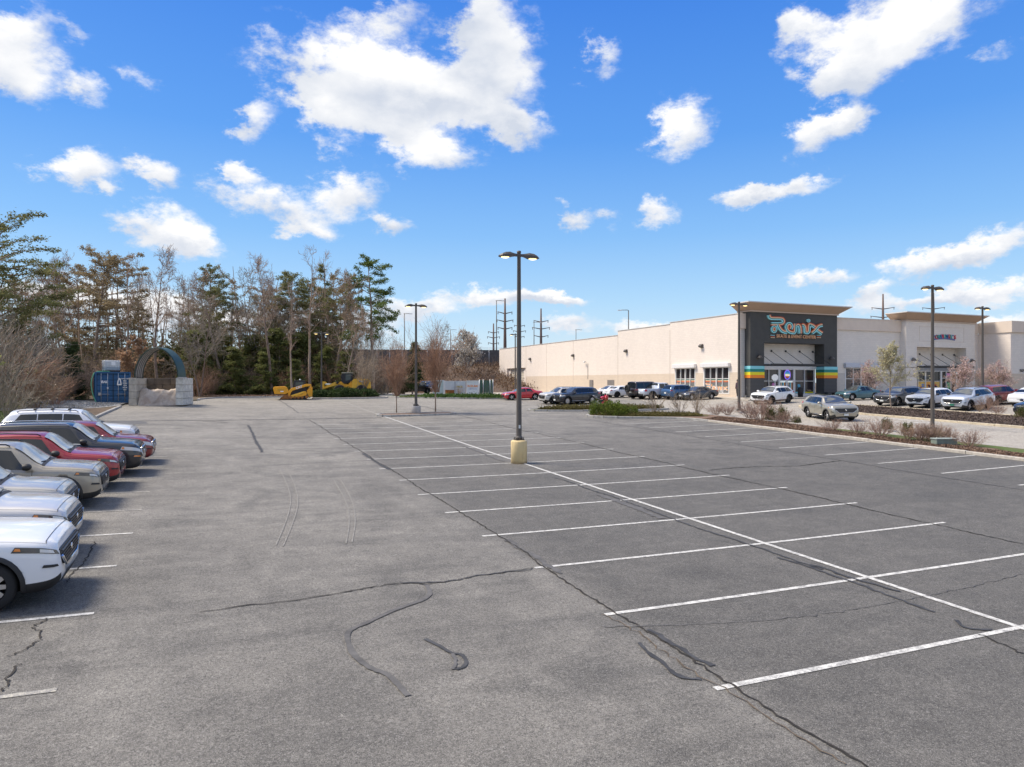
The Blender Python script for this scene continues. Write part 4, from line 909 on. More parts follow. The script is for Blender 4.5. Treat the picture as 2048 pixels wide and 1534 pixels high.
def car(label, cat, kind, col, L, loc, head, opt=(), W=1.0, H=1.0, wr=.36, axles=(.185, .79), group=None, near=False, name='parked_car', group2=None):
    """local +x is forward; loc is the ground point under the middle of the car"""
    S = Shape({'suv': SUV if near else SUVT, 'sedan': SEDAN, 'boxy': BOXY, 'pickup': PICKUP}[kind], L, W, H)
    root = empty(name, loc, head, label, cat, group)
    # follow the slope
    c, s_ = math.cos(head), math.sin(head); f = .8
    gx = (gz(loc[0] + c * f, loc[1] + s_ * f) - gz(loc[0] - c * f, loc[1] - s_ * f)) / (2 * f)
    gy = (gz(loc[0] - s_ * f, loc[1] + c * f) - gz(loc[0] + s_ * f, loc[1] - c * f)) / (2 * f)
    root.rotation_euler = (math.atan(gy), -math.atan(gx), head)
    # body shell
    secs = [S.section(t) for t in NOSE]; n = len(secs[0]); V = []; F = []; ML = []
    loop = 2 * n - 2
    for t, sc in zip(NOSE, secs):
        for (y, z) in sc: V.append(S.warp(t, y, z))
        for (y, z) in sc[-2:0:-1]: V.append(S.warp(t, -y, z))
    for i in range(len(NOSE) - 1):
        for j in range(loop):
            q = (j + 1) % loop; F.append((i * loop + j, i * loop + q, (i + 1) * loop + q, (i + 1) * loop + j))
            jj = j if j < n - 1 else loop - 1 - j
            ML.append(1 if jj < 8 and 'noclad' not in opt else (1 if jj < 2 else 0))
    F.append(tuple(range(loop))[::-1]); ML.append(0); F.append(tuple((len(NOSE) - 1) * loop + j for j in range(loop))); ML.append(0)
    me = bpy.data.meshes.new('body'); me.from_pydata([tuple(v) for v in V], [], F)
    for m in (col, M_clad, M_under): me.materials.append(m)
    me.polygons.foreach_set('material_index', ML); me.polygons.foreach_set('use_smooth', [True] * len(F))
    bm = bmesh.new(); bm.from_mesh(me); bmesh.ops.recalc_face_normals(bm, faces=bm.faces); bm.to_mesh(me); bm.free()
    body = link('body', me)
    hw = max(k[3] for k in S.K) * W; cut = MB(); xs_ = [L / 2 - a * L for a in axles]; ra = wr + .065
    for x in xs_:
        for sd in (-1, 1):
            prof = [(ra, hw + .3), (ra, hw - .32)]; cut.lathe([(r_, h * sd) for r_, h in prof], (x, 0, wr), 28, 'y', smooth=False)
    cm = cut.mesh('cut', [M_under]); co = link('cut', cm)
    bo = body.modifiers.new('b', 'BOOLEAN'); bo.operation = 'DIFFERENCE'; bo.object = co; bo.solver = 'FAST' if False else 'EXACT'; bo.material_mode = 'TRANSFER'
    dg = bpy.context.evaluated_depsgraph_get(); me2 = bpy.data.meshes.new_from_object(body.evaluated_get(dg)); body.modifiers.clear(); body.data = me2; me2.name = 'body'; bpy.data.objects.remove(co); body.parent = root
    # glass
    roofa = .418 if kind == 'suv' else (.445 if kind == 'sedan' else (.355 if kind == 'boxy' else .345)); cowl = {'suv': .278, 'sedan': .29, 'boxy': .288, 'pickup': .25}[kind]
    g = MB()
    P = []
    for j in range(7):
        t = cowl + .004 + (roofa - .012 - cowl) * j / 6; row = []
        for (sg, v) in ((5, .10), (5, .55), (6, 0), (6, .5), (6, 1)): row.append(S.pt(t, sg, v, 1, .007))
        P.append(row + [Vector((p.x, -p.y, p.z)) for p in row[-2::-1]])
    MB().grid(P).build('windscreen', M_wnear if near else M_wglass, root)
    if kind in ('suv', 'sedan', 'boxy', 'pickup'):
        ra_, rb_ = {'suv': (.91, .972), 'sedan': (.735, .835), 'boxy': (.967, .982), 'pickup': (.59, .612)}[kind]; P = []
        for j in range(5):
            t = ra_ + (rb_ - ra_) * j / 4; row = [S.pt(t, sg, v, 1, .008) for (sg, v) in ((5, .14), (5, .6), (6, 0), (6, .5), (6, 1))]; P.append(row + [Vector((p.x, -p.y, p.z)) for p in row[-2::-1]])
        MB().grid(P).build('rear_window', M_cglass, root)
    wins = {'suv': [(.34, .53, .42, .53), (.538, .708, .538, .708), (.715, .895, .715, .83)], 'sedan': [(.36, .55, .455, .55), (.565, .74, .565, .69)],
            'boxy': [(.335, .50, .365, .50), (.52, .70, .52, .70), (.725, .93, .725, .93)], 'pickup': [(.295, .43, .355, .43), (.445, .58, .445, .57)]}[kind]
    if 'rounded' in opt: wins = [(.34, .53, .42, .53), (.538, .708, .538, .708), (.715, .87, .715, .81)]
    for sd in (1, -1):
        for (a, b, c_, d_) in wins:
            w = MB().grid(patch_mb(S, a, b, c_, d_, 4, .08, 4, .86, sd, .008, 6, 4)).build('side_window', M_cglass, root)
            if 'chromewin' in opt:
                mb = MB(); mb.grid(patch_mb(S, a - .004, b + .004, a - .001, b + .002, 4, .045, 4, .085, sd, .012, 6, 1)); mb.build('window_trim', M_chrome, w)
        # doors: shut lines
        for t_ in ((.315, .533, .708) if kind == 'suv' else ((.345, .557, .73) if kind == 'sedan' else ((.31, .51, .71) if kind == 'boxy' else (.28, .437, .59)))):
            mb = MB().grid(patch_mb(S, t_, t_ + .0022, t_, t_ + .0022, 2, .4, 4, .04, sd, .004, 1, 8)); mb.build('door_gap', M_gap, body)
        for t_ in ((.50, .685) if kind != 'pickup' else (.41, .565)):
            p = S.pt(t_, 3, .82, sd, .02); MB().box(p, (.19, .035, .03)).build('door_handle', col if 'noclad' in opt or kind == 'suv' else M_clad, root, .008)
        # mirror
        p = S.pt(cowl + (roofa - cowl) * .42, 4, .10, sd, 0); mb = MB(); mp_ = p + Vector((.0, .16 * sd, .09))
        secm = []
        for (dx, sc) in ((.11, .45), (.08, .8), (.02, 1), (-.05, .95), (-.07, .85)):
            secm.append([mp_ + Vector((dx, .125 * sc * math.cos(a), .088 * sc * math.sin(a))) for a in [2 * math.pi * q / 10 for q in range(11)]])
        mb.grid(secm); mb.face(secm[0][:-1]); mb.face(secm[-1][:-1]); mb.tube([p, mp_ - Vector((0, .05 * sd, .05))], .025, 6)
        mb.build('mirror', M_clad if ('blackmirror' in opt) else col, root)
    # arch lips
    if 'noclad' not in opt:
        for ax in axles:
            for sd in (1, -1):
                P0 = []; 
                for rr, of in ((ra - .01, .012), (ra + .055, .018), (ra + .06, -.02)):
                    row = []
                    for k in range(17):
                        a = R(-12 + 204 * k / 16); x = L / 2 - ax * L + rr * math.cos(a); z = wr + rr * math.sin(a); t = min(.999, max(.001, (L / 2 - x) / L)); ks = S.keys(t)
                        z = max(z, ks[1][1] + .02); y = ks[0][0]
                        for q in range(1, 5):
                            if ks[q][1] <= z <= ks[q + 1][1]: y = ks[q][0] + (ks[q + 1][0] - ks[q][0]) * (z - ks[q][1]) / max(1e-6, ks[q + 1][1] - ks[q][1]); break
                        else: y = ks[3][0]
                        row.append((x, (y + of) * sd, z))
                    P0.append(row)
                MB().grid(P0).build('arch_trim', M_clad, root)
    # front
    k0 = S.keys(.0); nz = k0[4][1]; gw = min(k0[4][0], k0[5][0] * 1.12)
    xg = L / 2 - .004
    def front_poly(P, d, m, nm, parent=root, back=.06):
        mb = MB(); Fv = []; Bv = []
        for (y, z) in P: p = S.warp(0, y, z); Fv.append((p.x + d, y, z)); Bv.append((p.x - back, y, z))
        mb.face(Fv); 
        for i in range(len(P)): j = (i + 1) % len(P); mb.face([Fv[i], Fv[j], Bv[j], Bv[i]])
        return mb.build(nm, m, parent)
    if 'bars' in opt: gp = [(-gw, nz + .02), (gw, nz + .02), (gw * .98, nz - .22), (-gw * .98, nz - .22)]
    else: gp = [(-gw * 1.0, nz + .0), (gw * 1.0, nz + .0), (gw * .98, nz - .10), (gw * .62, nz - .30), (-gw * .62, nz - .30), (-gw * .98, nz - .10)]
    if kind == 'sedan': gp = [(-gw * .8, nz - .02), (gw * .8, nz - .02), (gw * .7, nz - .16), (-gw * .7, nz - .16)]
    gr = front_poly(gp, .012, M_black, 'grille')
    if 'chrome' in opt:
        q = gp[1:]; pts = [Vector(S.warp(0, y, z)) + Vector((.02, 0, 0)) for (y, z) in (gp[-2:] if False else gp[2:])]
        if 'bars' in opt: pts = [Vector(S.warp(0, y, z)) + Vector((.02, 0, 0)) for (y, z) in gp + gp[:1]]
        MB().tube(pts, .02, 6).build('grille_surround', M_chrome, gr)
    nb = 5 if near else 3
    for i in range(nb):
        z = nz - .04 - i * (.22 / nb); w_ = gw * (.9 if z > nz - .12 else .9 - (nz - .12 - z) * 1.5); p = S.warp(0, 0, z); MB().bx(p.x + .008, p.x + .03, -w_, w_, z - .008, z + .008).build('grille_bar', M_chrome if 'bars' in opt else mat('grille_bar_m', (.10, .10, .11), .3, metal=.7), gr)
    badge = MB(); badge.lathe([(.055, 0), (.055, .02), (.04, .026), (.01, .026)], (S.warp(0, 0, nz - .1).x + .014, 0, nz - .12 if kind != 'sedan' else nz - .08), 14, 'x'); badge.build('badge', M_chrome, gr)
    front_poly([(-.52 * W, .50 * H - .14), (.52 * W, .50 * H - .14), (.45 * W, .36), (-.45 * W, .36)], .008, M_black, 'lower_intake')
    front_poly([(-.62 * W, .345), (.62 * W, .345), (.50 * W, .30), (-.50 * W, .30)], .02, M_chrome if 'skid' in opt else M_clad, 'skid_plate')
    if 'plate' in opt: p = S.warp(0, 0, .44); MB().bx(p.x + .02, p.x + .035, -.155, .155, .40, .53).build('front_plate', M_plate, root)
    if 'greenplate' in opt: p = S.warp(0, 0, .44); MB().bx(p.x + .02, p.x + .035, -.155, .155, .40, .53).build('front_plate', mat('green_plate', (.02, .16, .10), .5), root)
    big = .5 if 'bighl' in opt else .62
    for sd in (1, -1):
        dark = 'slimhl' in opt
        hl = MB().grid(patch_mb(S, .002, .125, .006, .115, 3, big if not dark else .70, 3, .95, sd, .010, 10, 2)).build('headlight', M_dark_lamp if dark else M_lamp, root)
        MB().grid(patch_mb(S, .012, .05, .014, .05, 3, .74 if dark else big + .1, 3, .90, sd, .016, 5, 2)).build('lamp_lens', M_lamp, hl)
        MB().grid(patch_mb(S, .10, .118, .102, .114, 3, .78 if dark else big + .08, 3, .90, sd, .016, 4, 2)).build('indicator', M_amber, hl)
        fg = MB().grid(patch_mb(S, .006, .045, .008, .04, 3, -.0, 3, .14, sd, .012, 4, 2)).build('fog_light', M_clad if 'amberfog' not in opt else M_amber, root)
        tl = MB().grid(patch_mb(S, .93, .995, .925, .99, 3, .60 if kind != 'pickup' else .3, 3, .95, sd, .012, 6, 3)).build('tail_light', M_tail, root)
    p = S.warp(1, 0, .75); MB().bx(p.x - .03, p.x - .01, -.16, .16, .62, .76).build('rear_plate', M_plate, root)
    front_x = S.warp(1, 0, .5).x; MB().bx(front_x - .03, front_x + .1, -.7 * W, .7 * W, .40, .56).build('rear_bumper', M_clad if 'noclad' not in opt else col, root, .02)
    if near:     # bonnet shut line
        mb = MB()
        for sd in (1, -1): mb.grid(patch_mb(S, .03, .275, .031, .275, 4, .55, 4, .58, sd, .004, 14, 1))
        row0 = [S.pt(.028, sg, v, 1, .005) for (sg, v) in ((4, .57), (5, 0), (5, .5), (6, 0), (6, .5), (6, 1))]; row1 = [S.pt(.0305, sg, v, 1, .005) for (sg, v) in ((4, .57), (5, 0), (5, .5), (6, 0), (6, .5), (6, 1))]
        f = lambda r: r + [Vector((q.x, -q.y, q.z)) for q in r[-2::-1]]
        mb.grid([f(row0), f(row1)]); mb.build('bonnet_gap', M_gap, body)
        # bonnet creases and wipers
        for sd in (1, -1):
            MB().tube([S.pt(cowl + .002, 6, .9 if sd > 0 else .2, sd, .02), S.pt(cowl + .012, 5, .6, sd, .02)], .010, 5).build('wiper', M_black, root)
    MB().grid([[S.pt(cowl - .012, sg, v, sd_, .006) for (sd_, sg, v) in ((1, 5, .05), (1, 5, .6), (1, 6, 0), (1, 6, 1), (-1, 6, 0), (-1, 5, .6), (-1, 5, .05))], [S.pt(cowl + .003, sg, v, sd_, .006) for (sd_, sg, v) in ((1, 5, .05), (1, 5, .6), (1, 6, 0), (1, 6, 1), (-1, 6, 0), (-1, 5, .6), (-1, 5, .05))]]).build('cowl_panel', M_clad, root)
    if 'rails' in opt:
        for sd in (1, -1):
            pts = [S.pt(t_, 5, .18, sd, of) for t_, of in ((.43, .01), (.45, .05), (.6, .055), (.75, .055), (.84, .05), (.86, .01))]; MB().tube(pts, .018, 6).build('roof_rail', M_black if 'blackrail' in opt else M_chrome, root)
    if 'rack' in opt:
        for t_ in (.5, .62, .74): a_, b_ = S.pt(t_, 5, .2, 1, .08), S.pt(t_, 5, .2, -1, .08); MB().tube([a_, b_], .025, 6).build('roof_bar', M_black, root)
    if 'sunroof' in opt:
        P = [[S.pt(t_, sg, v, sd_, .007) for (sd_, sg, v) in ((1, 5, .5), (1, 6, 0), (1, 6, 1), (-1, 6, 0), (-1, 5, .5))] for t_ in (.44, .5, .56, .62)]; MB().grid(P).build('sunroof', M_cglass, root)
    if 'sill' in opt:
        for sd in (1, -1): MB().tube([S.pt(.27, 2, .1, sd, .02), S.pt(.70, 2, .1, sd, .02)], .015, 5).build('sill_trim', M_chrome, root)
    sp = 10 if 'tenspoke' in opt else 5
    ty, rim = wheel_meshes(wr, sp, 'darkrim' in opt)
    for x in xs_:
        for sd in (1, -1):
            w = link('wheel', ty, root); w.location = (x, sd * (hw - .14), wr); w.rotation_euler = (0, 0, 0 if sd > 0 else math.pi)
            r_ = link('rim', rim, w)
    return root, S
def place_px(x_front, Y, nose_dx): pass
# the row facing right along the west side
row = 'cars parked nose-out along the west side of the lot'
def west_car(stall, px, L, label, kind, col, opt, W=1.0, H=1.0, wr=.37, cat='suv', dy=0, **k):
    Y = YW + ST * (stall + .5) + dy; d = ray(px, 765); X = d.x / d.y * Y
    x = X - L / 2; return car(label, cat, kind, col, L, (x, Y, gz(x, Y) + .012), 0, opt + ('near',), W, H, wr, group=row, near=True, **k)
west_car(1, 140, 5.05, 'white suv, nearest to the camera, its bonnet and front wheel at the left edge', 'suv', P_white, ('slimhl', 'chrome', 'tenspoke'), 1.03, 1.03, .385)
west_car(2, 152, 4.7, 'pale silver suv parked second from the camera, directly behind the nearest white suv', 'suv', P_silver, ('slimhl', 'chrome'), 1, 1.02, .36, dy=-.1)
west_car(3, 145, 4.6, 'grey-silver suv whose bonnet shows between the pale silver suv and the tan one', 'suv', P_grey, ('slimhl', 'chrome'), .99, .99, .35, dy=-.25)
west_car(4, 210, 4.75, 'tan metallic suv with black wheel arches and black mirrors in the left row', 'suv', P_tan, ('slimhl', 'blackmirror', 'skid', 'rails', 'blackrail'), 1.01, 1.0, .38)
west_car(5, 245, 4.75, 'bright metallic red suv with black mirror between the tan and the black suv', 'suv', P_red, ('slimhl', 'blackmirror', 'skid', 'rails', 'blackrail'), 1.01, 1.0, .38)
west_car(6, 287, 4.95, 'black suv with chrome window line and amber corner light in the left row', 'suv', P_black, ('chrome', 'bars', 'chromewin', 'rails', 'amberfog', 'skid', 'blackmirror'), 1.02, 1.04, .38)
west_car(7, 308, 4.6, 'dark red saloon-like crossover with large round-cornered headlights behind the black suv', 'suv', P_dred, ('chrome', 'bars', 'noclad', 'bighl'), .98, .93, .34, cat='car')
west_car(8, 275, 4.75, 'white boxy suv with roof rack, farthest car in the left row', 'suv', P_white, ('blackrail', 'rails', 'rack', 'noclad', 'bighl'), 1, 1.09, .38)
# cars on the right and by the building: wheel contact points, front and rear, give place and heading
def two(f, r, L, ax=(.185, .79), side=-1, hw=.8):
    """f, r: pixel of the near-side front and rear wheel contact; side -1: we see the car's right side"""
    a, b = hit(*f), hit(*r); h = math.atan2(a.y - b.y, a.x - b.x); mid = (a + b) / 2
    c, s_ = math.cos(h), math.sin(h); n_ = Vector((-s_, c)) * (-side) * hw
    off = (.5 - (ax[0] + ax[1]) / 2) * L
    return mid.x + n_.x - c * off, mid.y + n_.y - s_ * off, h
def placed(px, py, deg, L, label, cat, kind, col, opt=(), W=1, H=1, wr=.34, **k):
    """px, py: pixel of the ground under the middle of the car; deg: heading, 0 = +X, 90 = +Y"""
    p = hit(px, py); return car(label, cat, kind, col, L, (p.x, p.y, gz(p.x, p.y) + .015), R(deg), opt, W, H, wr, **k)
wg = 'cars parked beside the cream side wall'; eg = 'cars parked in front of the right-hand shops'
placed(1044, 799.5, 172, 4.1, 'bright red coupe parked at the end of the grass verge near the roll-up door', 'car', 'sedan', P_bred, ('noclad', 'bighl'), .97, .88, .32)
placed(1124, 807, 180, 4.3, 'silver-white suv half hidden behind the black suv', 'suv', 'suv', P_silver, ('slimhl', 'rails', 'blackrail'), .95, .92, .34)
placed(1151, 808, 186, 4.6, 'black suv with bright multi-spoke wheels next to the red motorcycle', 'suv', 'suv', P_black, ('tenspoke', 'rails', 'sill', 'plate', 'chromewin'), 1.0, .93, .37)
placed(1219, 794, 180, 4.1, 'white car facing left behind the white saloon, partly covered by it', 'car', 'sedan', P_white, ('noclad', 'bighl'), .93, .86, .30, group=wg)
placed(1246, 794.8, 0, 4.2, 'white saloon showing its red tail light, parked left of the black jeep-style car', 'car', 'sedan', P_white, ('noclad', 'darkrim'), .95, .88, .31, group=wg)
jr, js = placed(1292, 797, 4, 3.9, 'black boxy off-roader with spare wheel on its tail', 'off-roader', 'boxy', paint('jeep', (.03, .018, .018), .2), ('darkrim', 'blackmirror'), .97, .97, .40, group=wg)
for i, nm in enumerate(wheel_meshes(.40, 5, True)):
    sw_ = link('spare_wheel' if i == 0 else 'spare_rim', nm, jr); sw_.location = (-2.15 - .2, 0, 1.08); sw_.rotation_euler = (0, 0, R(90))
placed(1316, 797.5, 2, 4.6, 'silver pickup truck seen from behind beside the black off-roader', 'pickup', 'pickup', P_lsilver, ('darkrim',), .95, .90, .38, group=wg)
placed(1364, 798.5, 0, 4.0, 'blue suv seen from behind between the silver pickup and the dark saloon', 'suv', 'suv', P_blue, ('noclad',), .93, .90, .33, group=wg)
placed(1394, 799, 184, 4.2, 'dark grey saloon facing left in front of the printed side windows', 'car', 'sedan', P_char, ('noclad', 'bighl', 'plate'), .95, .91, .31, group=wg)
placed(1545, 806.5, 190, 4.1, 'white suv with black wheel arches standing at the charcoal entrance', 'suv', 'suv', P_white, ('slimhl', 'darkrim'), .96, .91, .35)
placed(1658, 838, 250, 4.6, 'beige suv driving along the road between the two planted strips', 'suv', 'suv', P_beige, ('chrome', 'sunroof', 'chromewin', 'sill', 'rounded', 'plate'), 1.0, .98, .36, name='driving_car')
placed(1716, 800, 172, 4.0, 'teal-blue hatchback facing left under the blossom tree', 'car', 'sedan', P_teal, ('noclad', 'bighl'), .93, .92, .31, group=eg)
placed(1799, 809.5, 184, 4.5, 'dark grey suv with chrome V grille behind the cream-blossom tree', 'suv', 'suv', P_char, ('chrome', 'bighl', 'plate', 'noclad'), .98, .90, .35, group=eg)
placed(1860, 813.5, 186, 4.1, 'white compact suv between the dark grey suv and the silver one', 'suv', 'suv', P_white, ('slimhl', 'plate', 'blackmirror', 'darkrim'), .94, .88, .34, group=eg)
placed(1936, 818.5, 188, 4.5, 'large silver suv with green number plate and black roof rails', 'suv', 'suv', P_lsilver, ('chrome', 'rails', 'blackrail', 'greenplate', 'blackmirror'), .97, .97, .37, group=eg)
placed(1996, 808, -4, 4.2, 'red suv showing its tail behind the large silver suv', 'suv', 'suv', P_dred, ('darkrim',), .95, .93, .35, group=eg)
placed(2066, 811, 8, 4.5, 'white car with long red tail light cut by the right edge', 'car', 'sedan', P_white, ('noclad',), .98, 1.0, .33, group=eg)
placed(2086, 830, 186, 4.7, 'black car nose just entering the picture at the right edge behind a shrub', 'car', 'sedan', P_navy, ('bighl',), .98, 1.0, .33, group=eg)
# ------------------------------------------------------------------ vegetation
def tubes_np(segs, n=3):
    """segs: array (k, 8) x0 y0 z0 x1 y1 z1 r0 r1 -> verts, quads"""
    S_ = np.asarray(segs, dtype=np.float64); k = len(S_); A = S_[:, 0:3]; B = S_[:, 3:6]; d = B - A; L = np.linalg.norm(d, axis=1, keepdims=True) + 1e-9; d = d / L
    up = np.where(np.abs(d[:, 2:3]) > .9, np.array([[1., 0, 0]]), np.array([[0, 0, 1.]])); u = np.cross(d, up); u /= np.linalg.norm(u, axis=1, keepdims=True) + 1e-9; w = np.cross(u, d)
    V = np.zeros((k, 2 * n, 3))
    for j in range(n):
        a = 2 * math.pi * j / n; o = u * math.cos(a) + w * math.sin(a); V[:, j] = A + o * S_[:, 6:7]; V[:, n + j] = B + o * S_[:, 7:8]
    base = (np.arange(k) * 2 * n)[:, None]; F = np.concatenate([np.stack([base[:, 0] + j, base[:, 0] + (j + 1) % n, base[:, 0] + n + (j + 1) % n, base[:, 0] + n + j], 1) for j in range(n)])
    return V.reshape(-1, 3), F
def quads_np(C, size, rs, aspect=.5, flat=0, jitter=.4):
    """small random leaf quads at centres C"""
    k = len(C); a = rs.normal(size=(k, 3)); 
    if flat: a[:, 2] *= (1 - flat)
    a /= np.linalg.norm(a, axis=1, keepdims=True); b = rs.normal(size=(k, 3)); b -= (b * a).sum(1, keepdims=True) * a
    if flat: b[:, 2] *= (1 - flat * .6)
    b /= np.linalg.norm(b, axis=1, keepdims=True) + 1e-9
    s = size * (1 + jitter * rs.uniform(-1, 1, size=(k, 1))); a = a * s * .5; b = b * s * .5 * aspect
    V = np.stack([C - a - b * .4, C - b, C + a + b * .3, C + b], 1).reshape(-1, 3); F = np.arange(k * 4).reshape(k, 4); return V, F
def leaf_mat(name, c1, c2, rough=.8, trans=.4):
    n = NT(name); g = n.t.nodes.new('ShaderNodeNewGeometry'); nz = n.noise(.55, 4, .6)
    f = n.math('MULTIPLY_ADD', g.outputs['Random Per Island'], .55, n.rng(nz, .3, .7, 0, .5)); n.col(n.mix(f, (*c1, 1), (*c2, 1))); n.b.inputs['Roughness'].default_value = rough
    n.b.inputs['Specular IOR Level'].default_value = .25
    if trans:
        tr = n.t.nodes.new('ShaderNodeBsdfTranslucent'); n.t.links.new(n.b.inputs['Base Color'].links[0].from_socket, tr.inputs[0]); ms = n.t.nodes.new('ShaderNodeMixShader'); ms.inputs[0].default_value = trans
        out = n.t.nodes['Material Output']; n.t.links.new(n.b.outputs[0], ms.inputs[1]); n.t.links.new(tr.outputs[0], ms.inputs[2]); n.t.links.new(ms.outputs[0], out.inputs[0])
    return n.m
L_pine = leaf_mat('pine_needles', (.10, .12, .04), (.27, .255, .11)); L_pineb = leaf_mat('brownish_needles', (.20, .155, .08), (.38, .30, .18)); L_green = leaf_mat('bright_pine_needles', (.06, .105, .025), (.19, .235, .065))
L_spruce = leaf_mat('spruce_needles', (.03, .055, .02), (.10, .13, .045)); L_cedar = leaf_mat('cedar_scales', (.08, .10, .03), (.24, .25, .085)); L_jun = leaf_mat('juniper_green', (.03, .07, .015), (.10, .17, .04))
L_jun2 = leaf_mat('bright_juniper', (.05, .085, .01), (.17, .21, .035)); L_oak = leaf_mat('dead_leaves', (.42, .26, .15), (.68, .48, .32)); L_box = leaf_mat('shrub_green', (.05, .06, .02), (.16, .17, .06))
L_pink = leaf_mat('pink_blossom', (.62, .42, .42), (.82, .68, .66), trans=.3); L_cream = leaf_mat('cream_blossom', (.45, .42, .20), (.72, .68, .45), trans=.3); L_whiteb = leaf_mat('white_blossom', (.50, .47, .40), (.78, .74, .68), trans=.2)
B_grey = mat('bark_grey', (.30, .23, .175), .95, noise=(2, .35)); B_dark = mat('bark_dark', (.20, .145, .11), .95, noise=(2, .35)); B_twig = mat('twig_brown', (.36, .265, .20), .95, vary=.35); B_red = mat('twig_reddish', (.32, .19, .125), .95, vary=.3)
B_pale = mat('twig_pale', (.36, .29, .22), .95, vary=.3); B_brush = mat('brush_brown', (.33, .23, .155), .95, vary=.4); B_grbr = mat('brush_grey', (.26, .22, .175), .95, vary=.35)
def wander(rs, p, d, L, r0, r1, k, segs, bend=.12, up=0.):
    """append a wandering limb; returns list of (point, dir, frac, radius)"""
    pts = []; st = L / k; d = d / np.linalg.norm(d)
    for i in range(k):
        d2 = d + rs.normal(size=3) * bend + np.array([0, 0, up]); d2 /= np.linalg.norm(d2); q = p + d2 * st; ra = r0 + (r1 - r0) * i / k; rb = r0 + (r1 - r0) * (i + 1) / k
        segs.append((*p, *q, ra, rb)); p = q; d = d2; pts.append((p.copy(), d.copy(), (i + 1) / k, rb))
    return pts
def pine_meshes(name, seed, H, spread, base, dens, needles, lean=0., bark=B_grey, tuft=.25, sparse=.12, prof='dome'):
    rs = np.random.RandomState(seed); tr = []; 
    tp = wander(rs, np.array([0., 0, -.3]), np.array([lean, 0, 1.]), H * .98, .017 * H, .03, 14, tr, .03, .03)
    br = []; C = []
    def trunk_at(z):
        for p, d, f, r in tp:
            if p[2] >= z: return p
        return tp[-1][0]
    z = base * H
    while z < H * .97:
        f = (z - base * H) / (H * (1 - base)); 
        if prof == 'dome': env = (math.sin(math.pi * min(1, .22 + f * .74)) ** .8) * (1.05 - .25 * f)
        elif prof == 'cone': env = 1.02 - f * .93
        else: env = .55 + .6 * math.sin(math.pi * (f * .9 + .1)) if f < .93 else .4
        nb = rs.randint(3, 6)
        for b in range(nb):
            if rs.rand() < sparse: continue
            a = rs.uniform(0, 2 * math.pi); L = spread * env * rs.uniform(.55, 1.12)
            if L < .5: L = .5
            p0 = trunk_at(z).copy(); p0[2] = z + rs.uniform(-.25, .25)
            rise = .30 if f < .5 else .55
            d = np.array([math.cos(a), math.sin(a), rise * rs.uniform(.2, 1.2)])
            pts = wander(rs, p0, d, L, .012 + .012 * L, .012, 7, br, .13, -.035)
            for (q, dd, fr, r) in pts:
                if fr < .22: continue
                m = int(dens * 1.6 * (2 + 5 * fr) * max(.5, L / 4))
                side = np.array([-dd[1], dd[0], 0]); 
                for _ in range(rs.randint(1, 3)):
                    sgn = rs.choice([-1, 1]); Ls = L * .30 * rs.uniform(.4, 1.1) * (1.2 - .7 * fr)
                    dv = dd * .7 + side * sgn * rs.uniform(.4, 1.0) + np.array([0, 0, .12]); e = q + dv / np.linalg.norm(dv) * Ls; br.append((*q, *e, .014, .006))
                    k = max(2, m // 2); t = rs.uniform(.15, 1.05, size=(k, 1)); c = q + (e - q) * t + rs.normal(size=(k, 3)) * np.array([.18, .18, .13]) * tuft / .3; C.append(c)
                k = max(1, m // 2); C.append(q + rs.normal(size=(k, 3)) * np.array([.3, .3, .16]))
        z += H * (1 - base) / 15 * rs.uniform(.6, 1.3)
    # dead stubs low on the trunk
    for _ in range(10):
        z = rs.uniform(.12, base + .1) * H; a = rs.uniform(0, 6.28); wander(rs, np.array([0, 0, z]), np.array([math.cos(a), math.sin(a), rs.uniform(-.2, .3)]), rs.uniform(.6, 2.2), .03, .008, 3, br, .15)
    C = np.concatenate(C); V, F = quads_np(C, tuft, rs, .38, flat=.35)
    return (np_mesh(name + '_trunk', *tubes_np(tr, 8), [bark], smooth=True), np_mesh(name + '_limbs', *tubes_np(br, 3), [bark]), np_mesh(name + '_needles', V, F, [needles]))
